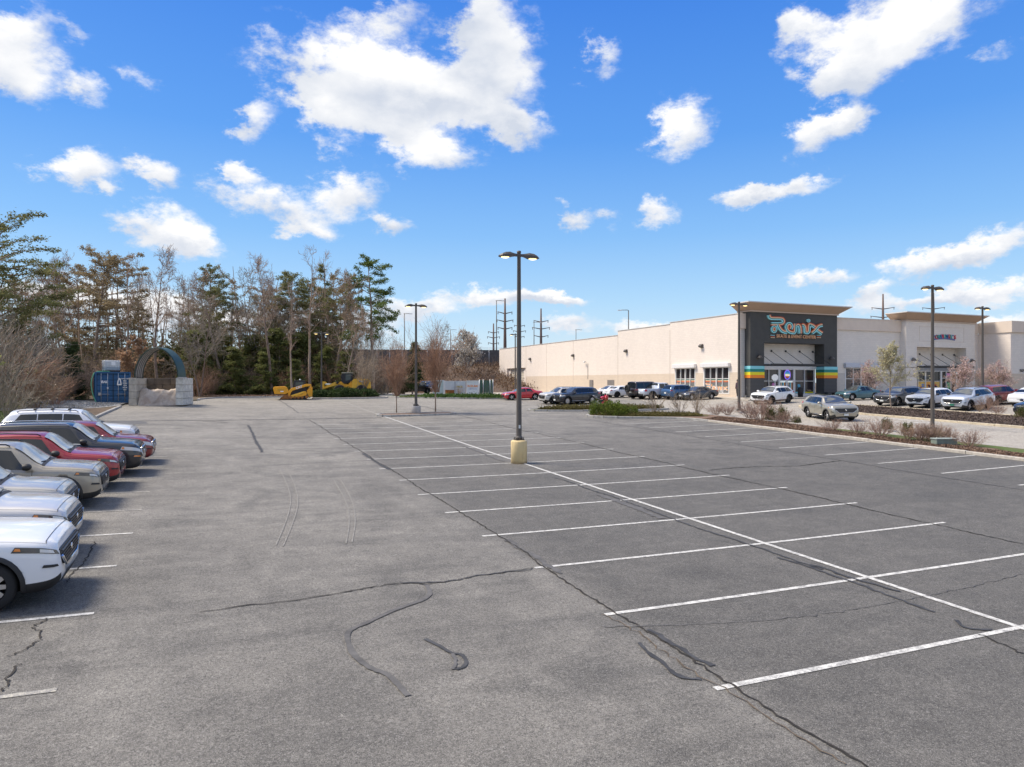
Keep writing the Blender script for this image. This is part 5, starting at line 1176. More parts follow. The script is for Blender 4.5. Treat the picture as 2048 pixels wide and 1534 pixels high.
def bare_meshes(name, seed, H, spread, bark, twig, levels=5, nlimb=9, base=.25, up=.10, twigr=.017, trunk_r=.014, leaves=None, leafn=0, leafs=.1, multi=1, droop=0, gnarl=.12):
    rs = np.random.RandomState(seed); tr = []; br = []; tips = []
    def grow(p, d, L, r, lv):
        k = 4 if lv > 1 else 3; pts = wander(rs, p, d, L, r, max(r * .45, twigr * .6), k, br, gnarl + .05 * (lv < 3), up * (.6 if lv > 1 else .3) - droop)
        if lv == 0: tips.extend([q for q, *_ in pts]); return
        for (q, dd, fr, rr) in pts:
            for _ in range(rs.randint(1, 3) if lv > 1 else rs.randint(1, 3)):
                v = rs.normal(size=3); v -= v.dot(dd) * dd; v /= np.linalg.norm(v) + 1e-9; an = rs.uniform(.45, .95); d2 = dd * math.cos(an) + v * math.sin(an); grow(q, d2, L * rs.uniform(.42, .68), max(rr * .6, twigr), lv - 1)
    for m in range(multi):
        a = rs.uniform(0, 6.28); ln = np.array([math.cos(a) * .22, math.sin(a) * .22, 1.]) if multi > 1 else np.array([rs.normal() * .05, rs.normal() * .05, 1.])
        hh = H * (1 if m == 0 else rs.uniform(.7, .95))
        tp = wander(rs, np.array([0, 0, -.2]), ln, hh * .93, trunk_r * H / (multi ** .4), .02, 12, tr, .045, .02)
        for i in range(nlimb):
            f = base + (.97 - base) * (i + rs.uniform(0, .9)) / nlimb; idx = min(11, int(f * 12)); q, dd, fr, rr = tp[idx]; a = rs.uniform(0, 6.28) ; an = rs.uniform(.5, 1.05) * (1.05 - .4 * f)
            d = np.array([math.cos(a) * math.sin(an), math.sin(a) * math.sin(an), math.cos(an)]); L = spread * (1.15 - .75 * f) * rs.uniform(.6, 1.1); grow(q.copy(), d, L, max(rr * .55, twigr * 1.5), levels - 2)
        grow(tp[-1][0], tp[-1][1], spread * .3, .02, 2)
    br = np.array(br); out = [np_mesh(name + '_trunk', *tubes_np(tr, 8), [bark], smooth=True), np_mesh(name + '_limbs', *tubes_np(br, 3), [twig])]
    if leaves:
        idx = rs.randint(0, len(br), leafn); keep = br[idx]; thin = keep[:, 6] < .05; keep = keep[thin]; t = rs.uniform(0, 1, size=(len(keep), 1)); C = keep[:, :3] + (keep[:, 3:6] - keep[:, :3]) * t + rs.normal(size=(len(keep), 3)) * .04
        out.append(np_mesh(name + '_leaves', *quads_np(C, leafs, rs, .8), [leaves]))
    return tuple(out)
def brush_meshes(name, seed, H, W, n, twig, up=1.0, r=.010, leaves=None, leafn=0, leafs=.12, forks=3):
    """a multi-stemmed leafless shrub"""
    rs = np.random.RandomState(seed); br = []
    for i in range(n):
        a = rs.uniform(0, 6.28); rad = rs.uniform(0, .18) * W; p = np.array([math.cos(a) * rad, math.sin(a) * rad, -.05]); o = rs.uniform(.05, 1.0)
        d = np.array([math.cos(a) * o * W / H, math.sin(a) * o * W / H, up]); L = H * rs.uniform(.55, 1.02); pts = wander(rs, p, d, L, r * 1.6, r * .6, 5, br, .10)
        for (q, dd, fr, rr) in pts[1:]:
            for _ in range(forks):
                v = rs.normal(size=3); d2 = dd + v * .5; sp = wander(rs, q.copy(), d2, L * .28 * rs.uniform(.4, 1.2), rr, r * .5, 2, br, .15)
                if forks > 2:
                    for (q3, d3, _, _) in sp: wander(rs, q3.copy(), d3 + rs.normal(size=3) * .5, L * .12, r * .6, r * .4, 1, br, .1)
    br = np.array(br); out = [np_mesh(name + '_stems', *tubes_np(br, 3), [twig])]
    if leaves:
        idx = rs.randint(0, len(br), leafn); k = br[idx]; t = rs.uniform(0, 1, size=(len(k), 1)); C = k[:, :3] + (k[:, 3:6] - k[:, :3]) * t + rs.normal(size=(len(k), 3)) * .05; C[:, 2] = np.maximum(C[:, 2], .03); out.append(np_mesh(name + '_leaves', *quads_np(C, leafs, rs, .6), [leaves]))
    return tuple(out)
def mound_meshes(name, seed, a, b, h, n, size, leaf, stem=B_brush, lobes=9, dens=1):
    """low spreading evergreen: fans of needles over an uneven mound"""
    rs = np.random.RandomState(seed); C = []; seg = []
    lob = [(rs.uniform(-.8, .8) * a, rs.uniform(-.7, .7) * b, rs.uniform(.45, 1.0)) for _ in range(lobes)]
    k = 0
    for (lx, ly, lh) in lob:
        m = n // lobes; rr = rs.uniform(.22, .42); th = rs.uniform(0, 6.28, m); ph = np.arccos(rs.uniform(0, 1, m)); q = rs.uniform(.72, 1.08, m)
        x = lx + rr * a * 1.1 * np.sin(ph) * np.cos(th) * q; y = ly + rr * b * 1.6 * np.sin(ph) * np.sin(th) * q; z = h * lh * np.cos(ph) * q + .03
        C.append(np.stack([x, y, z], 1))
        for _ in range(14):
            i = rs.randint(m); seg.append((lx * .6, ly * .6, 0, x[i], y[i], z[i], .015, .005))
    C = np.concatenate(C); V, F = quads_np(C, size, rs, .4, flat=.2); return (np_mesh(name + '_stems', *tubes_np(seg, 3), [stem]), np_mesh(name + '_foliage', V, F, [leaf]))
def plant(kind, meshes, parts, loc, rz, sc, label, cat, group=None, sz=None):
    t = empty(kind, loc, rz, label, cat, group); t.scale = (sc, sc, sz or sc)
    for nm, me in zip(parts, meshes):
        o = link(nm, me, t)
        if nm != 'trunk': o['kind'] = 'stuff'
    return t
PT = ('trunk', 'limbs', 'foliage'); BT = ('trunk', 'branches', 'leaves'); SH = ('stems', 'leaves')
PINES = {'full': pine_meshes('pine_a', 1, 17, 5.4, .22, 6.0, L_pine), 'brown': pine_meshes('pine_b', 2, 17, 5.6, .15, 5.5, L_pineb, prof='col'), 'open': pine_meshes('pine_c', 3, 17, 4.6, .35, 3.6, L_pineb, sparse=.3, prof='col'),
         'green': pine_meshes('pine_d', 4, 17, 4.4, .42, 6.0, L_green, sparse=.08, prof='dome'), 'left': pine_meshes('pine_e', 5, 17, 6.6, .25, 4.6, L_pine, prof='col', sparse=.15, tuft=.26), 'thin': pine_meshes('pine_f', 6, 17, 3.2, .3, 3.2, L_pine, sparse=.25, prof='cone')}
SPRUCE = pine_meshes('spruce', 11, 7, 2.1, .04, 6, L_spruce, prof='cone', sparse=.02, tuft=.26); HEM = pine_meshes('hemlock', 12, 9, 3.3, .03, 6.5, L_cedar, prof='cone', sparse=.02, tuft=.30)
BARE = [bare_meshes('bare_a', 21, 16, 5.2, B_grey, B_twig, 5, 9, .35), bare_meshes('bare_b', 22, 17, 4.0, B_dark, B_twig, 5, 8, .42, gnarl=.16), bare_meshes('bare_c', 23, 14, 5.5, B_dark, B_grbr, 5, 9, .22, multi=2, gnarl=.2), bare_meshes('bare_d', 24, 18, 3.4, B_grey, B_twig, 4, 12, .3, up=.18)]
OAK = bare_meshes('oak', 31, 6.5, 2.2, B_dark, B_twig, 4, 9, .2, leaves=L_oak, leafn=5200, leafs=.16)
BRUSH = [brush_meshes('brush_a', 41, 4.2, 3.2, 46, B_brush, r=.013), brush_meshes('brush_b', 42, 3.2, 3.4, 42, B_grbr, r=.013), brush_meshes('brush_c', 43, 5.0, 2.6, 40, B_twig, r=.014), brush_meshes('brush_d', 44, 2.4, 2.8, 36, B_red, r=.012)]
rv = random.Random(77)
def tree_px(kind, meshes, parts, px, top, dep, label, cat='tree', group=None, H=17, rz=None, wide=1.0):
    """tree whose crown top shows at (px, top) when it stands dep metres away"""
    d = ray(px, 765); x, y = d.x * dep, d.y * dep; z = gz(x, y) + .08; h = (765 - top) / FPX * dep + CAMZ - z; s = h / H
    return plant(kind, meshes, parts, (x, y, z), rz if rz is not None else rv.uniform(0, 6.28), s * wide, label, cat, group, s)
gp = 'pines along the edge of the wood'; gb = 'leafless trees along the edge of the wood'
for (k, px, top, dep, lab, wd) in (('left', -8, 432, 62, 'large dark pine with long layered boughs at the left edge of the picture', 1.05), ('brown', 185, 502, 84, 'broad brownish pine rising behind the blue container', 1.02), ('open', 232, 520, 92, 'thin pine just right of the broad brownish pine', .8),
    ('full', 415, 528, 86, 'rounded greenish pine right of the tarpaulin arch', .80), ('open', 462, 545, 95, 'slim open pine beside the rounded greenish one', .8), ('full', 592, 540, 92, 'dense pine in the middle of the tree line above the small yellow loader', 1.0), ('thin', 655, 514, 90, 'narrow pine with bare lower trunk behind the far light pole', .85),
    ('brown', 688, 575, 96, 'shorter brownish pine left of the tall green pine', .8), ('green', 746, 511, 88, 'tall bright green pine with bare forked trunk, last of the tree line on the right', .92), ('thin', 705, 600, 94, 'small thin pine between the brownish pine and the tall green one', .8),
    ('thin', 520, 578, 98, 'thin pine half hidden among leafless branches in the centre of the wood', .9), ('brown', 60, 560, 92, 'low pine with horizontal boughs behind the brush at left', .8), ('open', 375, 588, 99, 'small distant pine above the tarpaulin arch', .7), ('full', 640, 590, 97, 'lower bushy pine behind the wheel loader', .8), ('brown', 560, 600, 90, 'lower brown-green pine in the middle of the wood', .8)):
    tree_px('pine_tree', PINES[k], PT, px, top, dep, lab, 'pine', gp, 17, None, wd)
for (i, px, top, dep, lab, wd) in ((0, 130, 545, 80, 'leafless tree with fine twigs in front of the broad brownish pine', .8), (3, 245, 505, 78, 'tall leafless tree just behind the blue container', .8), (1, 318, 492, 76, 'tall leafless tree with upright limbs left of the tarpaulin arch', .85), (3, 282, 520, 88, 'slender leafless tree between the container and the arch', .6),
    (2, 400, 600, 74, 'crooked leafless tree leaning beside the concrete block bay', .9), (1, 545, 513, 80, 'tall crooked leafless tree left of the small yellow loader', .9), (3, 622, 488, 84, 'very tall slender leafless tree beside the narrow pine', .8), (3, 640, 500, 92, 'second tall slender leafless tree behind the far light pole', .7),
    (0, 500, 570, 90, 'leafless tree with pale twigs in the middle of the wood', .8), (0, 690, 620, 82, 'low leafless tree behind the wheel loader', .9), (2, 60, 640, 60, 'leafless tree with grey limbs over the brush at left', .9), (0, 20, 590, 72, 'leafless tree under the big left pine', .9), (2, 870, 655, 150, 'leafless tree in front of the far billboard', .8),
    (1, 205, 560, 96, 'leafless tree behind the broad brownish pine', .7), (0, 775, 640, 100, 'leafless tree with spreading limbs right of the tall green pine', .8), (0, 345, 570, 92, 'leafless tree over the top of the tarpaulin arch', .8), (3, 585, 560, 78, 'leafless tree in front of the dense middle pine', .7), (1, 810, 690, 112, 'small leafless tree behind the twin-lamp pole', .9)):
    tree_px('bare_tree', BARE[i], BT[:2], px, top, dep, lab, 'tree', gb, (16, 17, 14, 18)[i], None, wd)
for (i, px, top, dep, lab, wd) in ((0, 170, 530, 90, 'leafless tree tangled into the left side of the broad brownish pine', .9), (0, 445, 560, 84, 'leafless tree with wide limbs right of the rounded greenish pine', 1.0), (2, 520, 545, 88, 'crooked twin-stemmed leafless tree in the middle of the wood', .9), (0, 665, 560, 88, 'leafless tree woven through the narrow pine', .9),
    (2, 725, 600, 92, 'twin-stemmed leafless tree at the foot of the tall green pine', .8), (0, 90, 580, 88, 'leafless tree between the left pine and the brownish pine', .9), (2, 600, 580, 94, 'leafless crown behind the dense middle pine', .9), (0, 300, 560, 98, 'far leafless tree seen over the water tank', .9)):
    tree_px('bare_tree', BARE[i], BT[:2], px, top, dep, lab, 'tree', gb, (16, 17, 14, 18)[i], None, wd)
for (k, px, top, dep, lab, wd) in (('brown', 150, 540, 92, 'second brownish pine merging into the broad one from the left', .9), ('full', 440, 570, 93, 'olive pine filling in behind the rounded greenish pine', .85), ('full', 615, 560, 97, 'olive pine behind the tall slender leafless trees', .85), ('brown', 670, 545, 98, 'brown-green pine just right of the narrow pine', .75), ('brown', 545, 575, 99, 'brownish pine behind the tall crooked leafless tree', .8)):
    tree_px('pine_tree', PINES[k], PT, px, top, dep, lab, 'pine', gp, 17, None, wd)
gh = 'dark evergreens of the understorey'
for j, (px, top, dep, lab) in enumerate(((150, 690, 62, 'small dark conical spruce standing in the brush left of the blue container'), (80, 660, 74, 'dark evergreen between two leafless trees at left'), (30, 650, 66, 'dark evergreen under the big left pine'), (395, 655, 80, 'dense green hemlock right of the arch'), (430, 640, 86, 'tall green hemlock behind the crooked leafless tree'),
    (470, 690, 80, 'dark green hemlock at the corner of the kerb'), (505, 665, 88, 'green hemlock in the middle of the wood edge'), (370, 670, 90, 'green hemlock seen through the arch'), (330, 690, 86, 'darker hemlock seen through the arch on its left'), (560, 650, 86, 'broad dark hemlock above the small yellow loader'),
    (610, 660, 88, 'dark hemlock behind the yellow machines'), (650, 690, 86, 'low hemlock behind the far light pole'), (530, 700, 80, 'low green hemlock left of the small loader'), (590, 715, 80, 'yellow-green bushy hemlock above the small loader'), (825, 690, 96, 'dark green conifer behind the twin-lamp pole on the tree island'), (690, 700, 84, 'low green conifer behind the wheel loader'))):
    tree_px('evergreen_tree', SPRUCE if j in (0, 1, 2, 14) else HEM, PT, px, top, dep, lab, 'evergreen', gh, 7 if j in (0, 1, 2, 14) else 9, None, 1.0 if j in (0, 14) else 1.15)
tree_px('oak_tree', OAK, BT, 262, 682, 78, 'small oak still holding tan dead leaves beside the tarpaulin arch', 'tree', None, 6.5, None, 1.2)
tree_px('oak_tree', OAK, BT, 243, 705, 82, 'smaller oak with tan dead leaves behind the water tank', 'tree', None, 6.5, None, 1.1)
gs = 'leafless brush along the wood edge'
sh_spots = [(5, 668, 52, 0), (50, 672, 56, 1), (100, 700, 62, 2), (-30, 640, 46, 1), (30, 705, 50, 3), (130, 730, 60, 0), (75, 735, 50, 0), (170, 720, 64, 2), (20, 745, 40, 1), (110, 755, 54, 3), (195, 735, 72, 0), (215, 715, 78, 2),
            (395, 735, 76, 3), (450, 735, 84, 0), (490, 738, 84, 2), (520, 740, 84, 0), (545, 730, 86, 1), (585, 735, 84, 3), (420, 745, 78, 0), (620, 730, 86, 2), (655, 735, 86, 0), (690, 730, 86, 3), (720, 715, 88, 2), (745, 720, 90, 0), (765, 725, 92, 1), (805, 735, 96, 0), (842, 730, 104, 3), (720, 745, 84, 0), (300, 735, 80, 0), (345, 738, 82, 2), (565, 752, 82, 3)]
def wh(px): return ('at the left edge of the picture' if px < 60 else 'left of the blue container' if px < 225 else 'behind the tarpaulin arch' if px < 370 else 'at the kerb right of the concrete bay' if px < 530 else 'behind the yellow machines' if px < 700 else 'behind the juniper island' if px < 780 else 'behind the twin-lamp pole')
for j, (px, top, dep, i) in enumerate(sh_spots):
    where = wh(px)
    hh = (765 - top) / FPX * dep + CAMZ
    lab = ('tangled brown', 'pale grey', 'upright brown', 'reddish')[i] + ' leafless brush ' + where
    same = sorted(p_[0] for k_, p_ in enumerate(sh_spots) if (p_[3] == i) and wh(p_[0]) == where); r_ = same.index(px)
    lab = ('' if len(same) == 1 else ('left-hand ', 'right-hand ')[r_] if len(same) == 2 else ('leftmost ', 'middle ', 'rightmost ')[min(r_, 2)]) + lab
    t = tree_px('brush', BRUSH[i], ('stems',), px, top, dep, lab, 'brush', gs + ' ' + where, (4.2, 3.2, 5.0, 2.4)[i], None, .95)
pale = brush_meshes('brush_e', 46, 4.6, 3.0, 34, B_pale, r=.012)
tree_px('brush', pale, ('stems',), 725, 700, 82, 'pale spreading leafless shrub above the juniper island, right of the wheel loader', 'shrub', None, 4.6, None, 1.2)
# the wood behind, one mass: trunks, brush and evergreen sprays
def woods(name, label, X0, X1, Yf, depth, n_tr, n_tw, n_leaf, Hm, leaf, seed, zb=0):
    rs = np.random.RandomState(seed); seg = []; 
    def pos():
        x = rs.uniform(X0, X1); return x, Yf(x) + rs.uniform(0, depth)
    for _ in range(n_tr):
        x, y = pos(); h = Hm * rs.uniform(.7, 2.1); wander(rs, np.array([x, y, zb]), np.array([rs.normal() * .08, rs.normal() * .08, 1]), h, .10 * rs.uniform(.5, 1.4), .03, 5, seg, .05)
    for _ in range(n_tw):
        x, y = pos(); h = Hm * rs.uniform(.3, 1.1); p = wander(rs, np.array([x, y, zb + rs.uniform(0, Hm * .5)]), np.array([rs.normal() * .6, rs.normal() * .6, 1]), h * .6, .03, .012, 4, seg, .25)
    m = link(name, np_mesh(name, *tubes_np(seg, 3), [B_brush])); props(m, label, 'woodland', None, 'stuff')
    if n_leaf:
        k = n_leaf // 60; C = []
        for _ in range(k):
            x, y = pos(); z = zb + abs(rs.normal()) * Hm * .42; C.append(np.array([x, y, z]) + rs.normal(size=(60, 3)) * np.array([1.1, 1.1, .55]))
        C = np.concatenate(C); C[:, 2] = np.maximum(C[:, 2], zb + .1); f = link('foliage', np_mesh('woods_foliage', *quads_np(C, .42, rs, .5, flat=.3), [leaf]), m)
    return m
woods('woodland', 'mixed brown and green wood filling in behind the front row of trees', -75, 15, lambda x: 92 - x * .12, 34, 420, 5200, 150000, 8.0, leaf_mat('mixed_understorey', (.10, .10, .045), (.32, .26, .14)), 5)
woods('undergrowth', 'low leafless undergrowth on the bank beyond the left verge', -48, -13, lambda x: 48 - x * .35, 26, 30, 1500, 14000, 3.0, L_cedar, 6)
woods('thicket', 'brown thicket behind the juniper island and the verge', 14, 34, lambda x: 97 + (x - 14) * .9, 14, 40, 1800, 9000, 3.6, leaf_mat('thicket_green', (.05, .045, .02), (.13, .10, .05)), 7)

# junipers and bed shrubs
JUN = mound_meshes('juniper', 51, 3.4, 1.4, 1.35, 9000, .30, L_spruce if False else leaf_mat('juniper_deep', (.018, .04, .012), (.075, .11, .035)), lobes=22)
JUNB = mound_meshes('juniper_b', 52, 1.75, 1.25, 1.25, 6000, .17, L_jun2, lobes=15)
p = hit(672, 797); plant('juniper', JUN, SH, (p.x + .2, p.y + 1.7, gz(p.x, p.y) + .1), R(6), .72, 'dark green spreading juniper left of the light pole foot on the far island', 'shrub', 'junipers on the far island', .72)
p = hit(706, 797); plant('juniper', JUN, SH, (p.x + .3, p.y + 1.6, gz(p.x, p.y) + .1), R(190), .75, 'dark green spreading juniper on the right half of the far island', 'shrub', 'junipers on the far island', .80)
p = hit(1216, 833); plant('juniper', JUNB, SH, (p.x + .3, p.y + .3, gz(p.x, p.y) + .1), R(-30), .80, 'bright green spreading juniper on the rounded island nose', 'shrub', None, .95)
p = hit(1250, 832); plant('juniper', JUNB, SH, (p.x, p.y + .2, gz(p.x, p.y) + .1), R(140), .62, 'smaller bright green juniper right of the larger one on the island nose', 'shrub', None, .62)
SM = [brush_meshes('bed_shrub_a', 61, 1.5, .9, 22, B_pale, r=.008, forks=2), brush_meshes('bed_shrub_b', 62, 1.1, 1.3, 34, mat('twig_pinkish', (.30, .20, .155), .95, vary=.3), r=.007, forks=3), brush_meshes('bed_shrub_c', 63, 1.0, .8, 26, B_brush, r=.007, forks=3)]
GS = [mound_meshes('bed_green_a', 64, .62, .55, 1.15, 1600, .11, L_box, lobes=9), mound_meshes('bed_green_b', 65, .45, .45, .95, 900, .10, L_box, lobes=6)]
bs = 'leafless shrubs in the planted strip'
for (px, by, hpx, i, lab) in ((1313, 829, 46, 0, 'leafless vase-shaped shrub on the green island, first from the left'), (1361, 829, 45, 0, 'leafless vase-shaped shrub, second from the left'), (1394, 829, 49, 0, 'leafless vase-shaped shrub, third from the left'), (1432, 832, 24, 1, 'low spreading leafless shrub left of the strip light pole'), (1456, 832, 22, 1, 'low leafless shrub at the foot of the strip light pole'),
    (1500, 838, 36, 1, 'brown leafless shrub just right of the strip light pole'), (1524, 843, 46, 1, 'dense reddish leafless shrub beside the green bush'), (1566, 852, 30, 1, 'leafless shrub in front of the green bush'), (1664, 866, 26, 1, 'leafless shrub below the beige suv'), (1716, 872, 28, 1, 'leafless shrub standing in the verge grass'),
    (1760, 876, 38, 1, 'leafless shrub in front of the pale green bush'), (1815, 884, 34, 2, 'brown leafless shrub under the dark green bush'), (1840, 885, 36, 1, 'leafless shrub left of the large light pole'), (1855, 886, 34, 1, 'leafless shrub touching the large light pole on its left'), (1868, 887, 36, 2, 'brown shrub hiding the foot of the large light pole'), (1878, 884, 30, 1, 'leafless shrub just right of the large light pole'), (1900, 884, 26, 1, 'small leafless shrub behind the grey utility box'), (1940, 897, 34, 1, 'rounded leafless shrub, last on the right')):
    p = hit(px, by); dep = p.x * SIN + p.y * COS; h = hpx / FPX * dep; hh = (1.5, 1.1, 1.0)[i]
    plant('bare_shrub', SM[i], SH[:1], (p.x, p.y, gz(p.x, p.y) + .1), rv.uniform(0, 6.28), h / hh * 1.12, lab, 'shrub', bs, h / hh)
for (px, by, hpx, i, lab) in ((1541, 843, 30, 0, 'olive green bush between two leafless shrubs behind the strip kerb'), (1566, 842, 30, 0, 'olive green rounded bush right beside its twin'), (1592, 849, 19, 1, 'small green bush right of the olive bushes'), (1771, 862, 26, 0, 'pale green bush behind a leafless shrub left of the large light pole'), (1818, 868, 27, 1, 'pointed green bush left of the large light pole'),
    (2044, 838, 26, 0, 'bright green bush at the right edge of the road bed')):
    p = hit(px, by); dep = p.x * SIN + p.y * COS; h = hpx / FPX * dep; hh = (1.1, .9)[i]
    plant('green_bush', GS[i], SH, (p.x, p.y, gz(p.x, p.y) + .1), rv.uniform(0, 6.28), h / hh, lab, 'bush', None, h / hh)
for (px, by, hpx, i, lab) in ((1975, 822, 30, 1, 'brown leafless shrub in front of the silver suv rear wheel'), (1996, 831, 20, 1, 'low leafless shrub in the dark mulch right of the silver suv'), (1960, 826, 14, 2, 'tiny brown shrub in the dark mulch'), (1515, 812, 11, 2, 'small brown weed shrub in front of the white suv bumper'), (1541, 811, 9, 2, 'small brown weed shrub by the white suv wheel')):
    p = hit(px, by); dep = p.x * SIN + p.y * COS; h = hpx / FPX * dep; hh = (1.5, 1.1, 1.0)[i]
    plant('bare_shrub', SM[i], SH[:1], (p.x, p.y, gz(p.x, p.y) + .1), rv.uniform(0, 6.28), h / hh * 1.1, lab, 'shrub', 'shrubs beyond the road', h / hh)
# young trees
VASE = brush_meshes('young_bare', 71, 4.7, 1.75, 60, B_red, r=.011, forks=3)
VASET = MB().lathe([(.07, -.2), (.055, .6), (.05, 1.5), (.06, 1.75)], n=8).mesh('young_trunk', [B_grey])
for (px, by, top, lab) in ((793, 827, 700, 'young leafless vase-shaped tree left of the pole on the tree island'), (871, 826, 672, 'young leafless vase-shaped tree right of the pole on the tree island')):
    p = hit(px, by); dep = p.x * SIN + p.y * COS; h = (by - top) / FPX * dep; s_ = h / 6.1; t = plant('young_tree', (VASET,), BT[:1], (p.x, p.y, gz(p.x, p.y) + .1), rv.uniform(0, 6), s_, lab, 'tree', 'young trees on the tree island', s_); o = link('branches', VASE[0], t); o.location = (0, 0, 1.6); o['kind'] = 'stuff'
PEAR = bare_meshes('pear', 72, 6, 2.3, B_grey, B_pale, 5, 12, .25, up=.12, leaves=L_cream, leafn=6000, leafs=.10, twigr=.010); PINK = bare_meshes('cherry', 73, 4.2, 2.0, B_dark, B_twig, 5, 9, .12, up=.06, leaves=L_pink, leafn=4200, leafs=.09, twigr=.010, multi=2)
WHITE = bare_meshes('white_plum', 74, 7, 3.0, B_grey, B_pale, 5, 11, .15, up=.08, leaves=L_whiteb, leafn=9000, leafs=.16, multi=2)
for (me, H, px, by, top, lab, w) in ((PEAR, 6, 1782, 818, 701, 'cream-blossomed young tree standing before the dark grey suv', 1.0), (PINK, 4.2, 1742, 799, 728, 'pink-blossomed tree just left of the cream one', .8), (PINK, 4.2, 1922, 797, 722, 'pink-blossomed tree in front of the pale portal', .9), (PINK, 4.2, 2000, 795, 728, 'pink-blossomed tree right of the rear light pole', 1.0)):
    dd = ray(px, by); p = hit(px, by); dep = p.x * SIN + p.y * COS; h = (by - top) / FPX * dep; plant('blossom_tree', me, BT, (p.x, p.y, gz(p.x, p.y) + .05), rv.uniform(0, 6), h / H * w, lab, 'tree', None, h / H)
# ------------------------------------------------------------------ light poles
M_lens = mat('lit_lens', (1, .8, .35), .4, emit=((1, .74, .30), 2.6))
def light_pole(x, y, htop, label, base='none', group='twin-head parking lot light poles', lit=True, zb=0):
    z = gz(x, y) + zb; t = empty('light_pole', (x, y, z), 0, label, 'light pole', group)
    b0 = 0
    if base == 'yellow':
        m = NT('yellow_base') if 'yellow_base' not in MATS else None
        if m: a = m.noise(3, 6, .7); st = m.noise(2, 5, .7, stretch=(2.5, 2.5, .5)); xx, yy, zz = m.xyz(); c = m.mix(m.rng(a, .35, .7, 0, .5), (.70, .54, .27, 1), (.60, .48, .30, 1)); c = m.mix(m.math('MULTIPLY', m.rng(st, .5, .7), .5), c, (.34, .24, .13, 1)); c = m.mix(m.rng(zz, .0, .12, .7, 0), c, (.20, .12, .07, 1)); m.col(c); m.b.inputs['Roughness'].default_value = .85; m.bump(m.noise(30, 4), .5, .01)
        MB().lathe([(.325, -.3), (.325, .86), (.31, .905), (.27, .925)], n=32).build('concrete_base', MATS['yellow_base'], t); b0 = .92
    elif base == 'grey':
        MB().lathe([(.36, -.3), (.36, .62), (.34, .65)], n=28).build('concrete_base', M_concrete, t); b0 = .65
    else:
        MB().lathe([(.28, -.3), (.28, .08)], n=20).build('concrete_base', M_concrete, t); b0 = .08
    MB().box((0, 0, b0 + .02), (.34, .34, .04)).build('base_plate', M_bronze, t)
    for i in range(4):
        a = R(45 + 90 * i); MB().lathe([(.022, b0 + .04), (.022, b0 + .13)], (.2 * math.cos(a), .2 * math.sin(a), 0), 8).build('anchor_bolt', M_bronze, t)
    MB().lathe([(.15, b0 + .04), (.15, b0 + .13), (.115, b0 + .16), (.11, b0 + .2), (.073, htop - .02), (.075, htop), (.085, htop + .02), (.085, htop + .10), (.02, htop + .12)], n=20).build('pole', M_bronze, t)
    if base == 'yellow': MB().box((-.02, -.108, b0 + .55), (.07, .01, .13)).build('sticker', M_plate, t)
    for sd in (-1, 1):
        mb = MB(); secs = []
        for (x_, w, zt, zb_) in ((.05, .05, .0, -.10), (.18, .055, .01, -.10), (.30, .10, .03, -.12), (.42, .16, .055, -.15), (.62, .19, .03, -.155), (.76, .17, -.03, -.15), (.86, .09, -.095, -.14)):
            zo = -.10 * 0
            secs.append([(sd * x_, w * a, z2 + zo) for a, z2 in ((-1, zb_), (-1, zb_ * .4 + zt * .6 - .01), (-.6, zt), (.6, zt), (1, zb_ * .4 + zt * .6 - .01), (1, zb_))])
        secs = [[(p[0], p[1], p[2] + htop - .02) for p in s_] for s_ in secs]
        for A, B in zip(secs, secs[1:]):
            for i in range(6): j = (i + 1) % 6; mb.face([A[i], A[j], B[j], B[i]])
        mb.face(secs[0]); mb.face(secs[-1]); h = mb.build('lamp_head', M_bronze, t, .01)
        L = MB(); P = [(sd * (.60 + .17 * math.cos(a)), .14 * math.sin(a)) for a in [R(30 * i) for i in range(12)]]
        L.face([(x_, y_, htop - .178) for x_, y_ in P]); 
        Q = [(sd * (.60 + .12 * math.cos(a)), .10 * math.sin(a)) for a in [R(30 * i) for i in range(12)]]
        for i in range(12): j = (i + 1) % 12; L.face([(P[i][0], P[i][1], htop - .178), (P[j][0], P[j][1], htop - .178), (Q[j][0], Q[j][1], htop - .205), (Q[i][0], Q[i][1], htop - .205)])
        L.face([(x_, y_, htop - .205) for x_, y_ in Q]); L.build('lens', M_lens if lit else M_plate, h)
    return t
light_pole(11.3, 26.2, 8.42, 'bronze twin-head light pole on a tall yellow concrete base in the middle of the lot', 'yellow')
p = hit(832, 829); light_pole(p.x, p.y, 8.35, 'twin-head light pole on a grey concrete base between the two young trees', 'grey')
p = hit(1478, 826); light_pole(p.x, p.y, 8.4, 'twin-head light pole in the planted strip in front of the charcoal portal corner', zb=.1)
p = hit(1865, 861); light_pole(p.x, p.y, 8.35, 'large twin-head light pole among leafless shrubs in front of the pale portal', zb=.0)
p = hit(1965, 806); light_pole(p.x, p.y, 7.9, 'twin-head light pole standing behind the silver suv')
p = at(643, 79.5); light_pole(p.x, p.y, 7.2, 'twin-head light pole at the wood edge above the juniper island')
p = at(1030.5, 100); light_pole(p.x, p.y, 8.4, 'twin-head light pole in front of the roll-up door of the cream building')

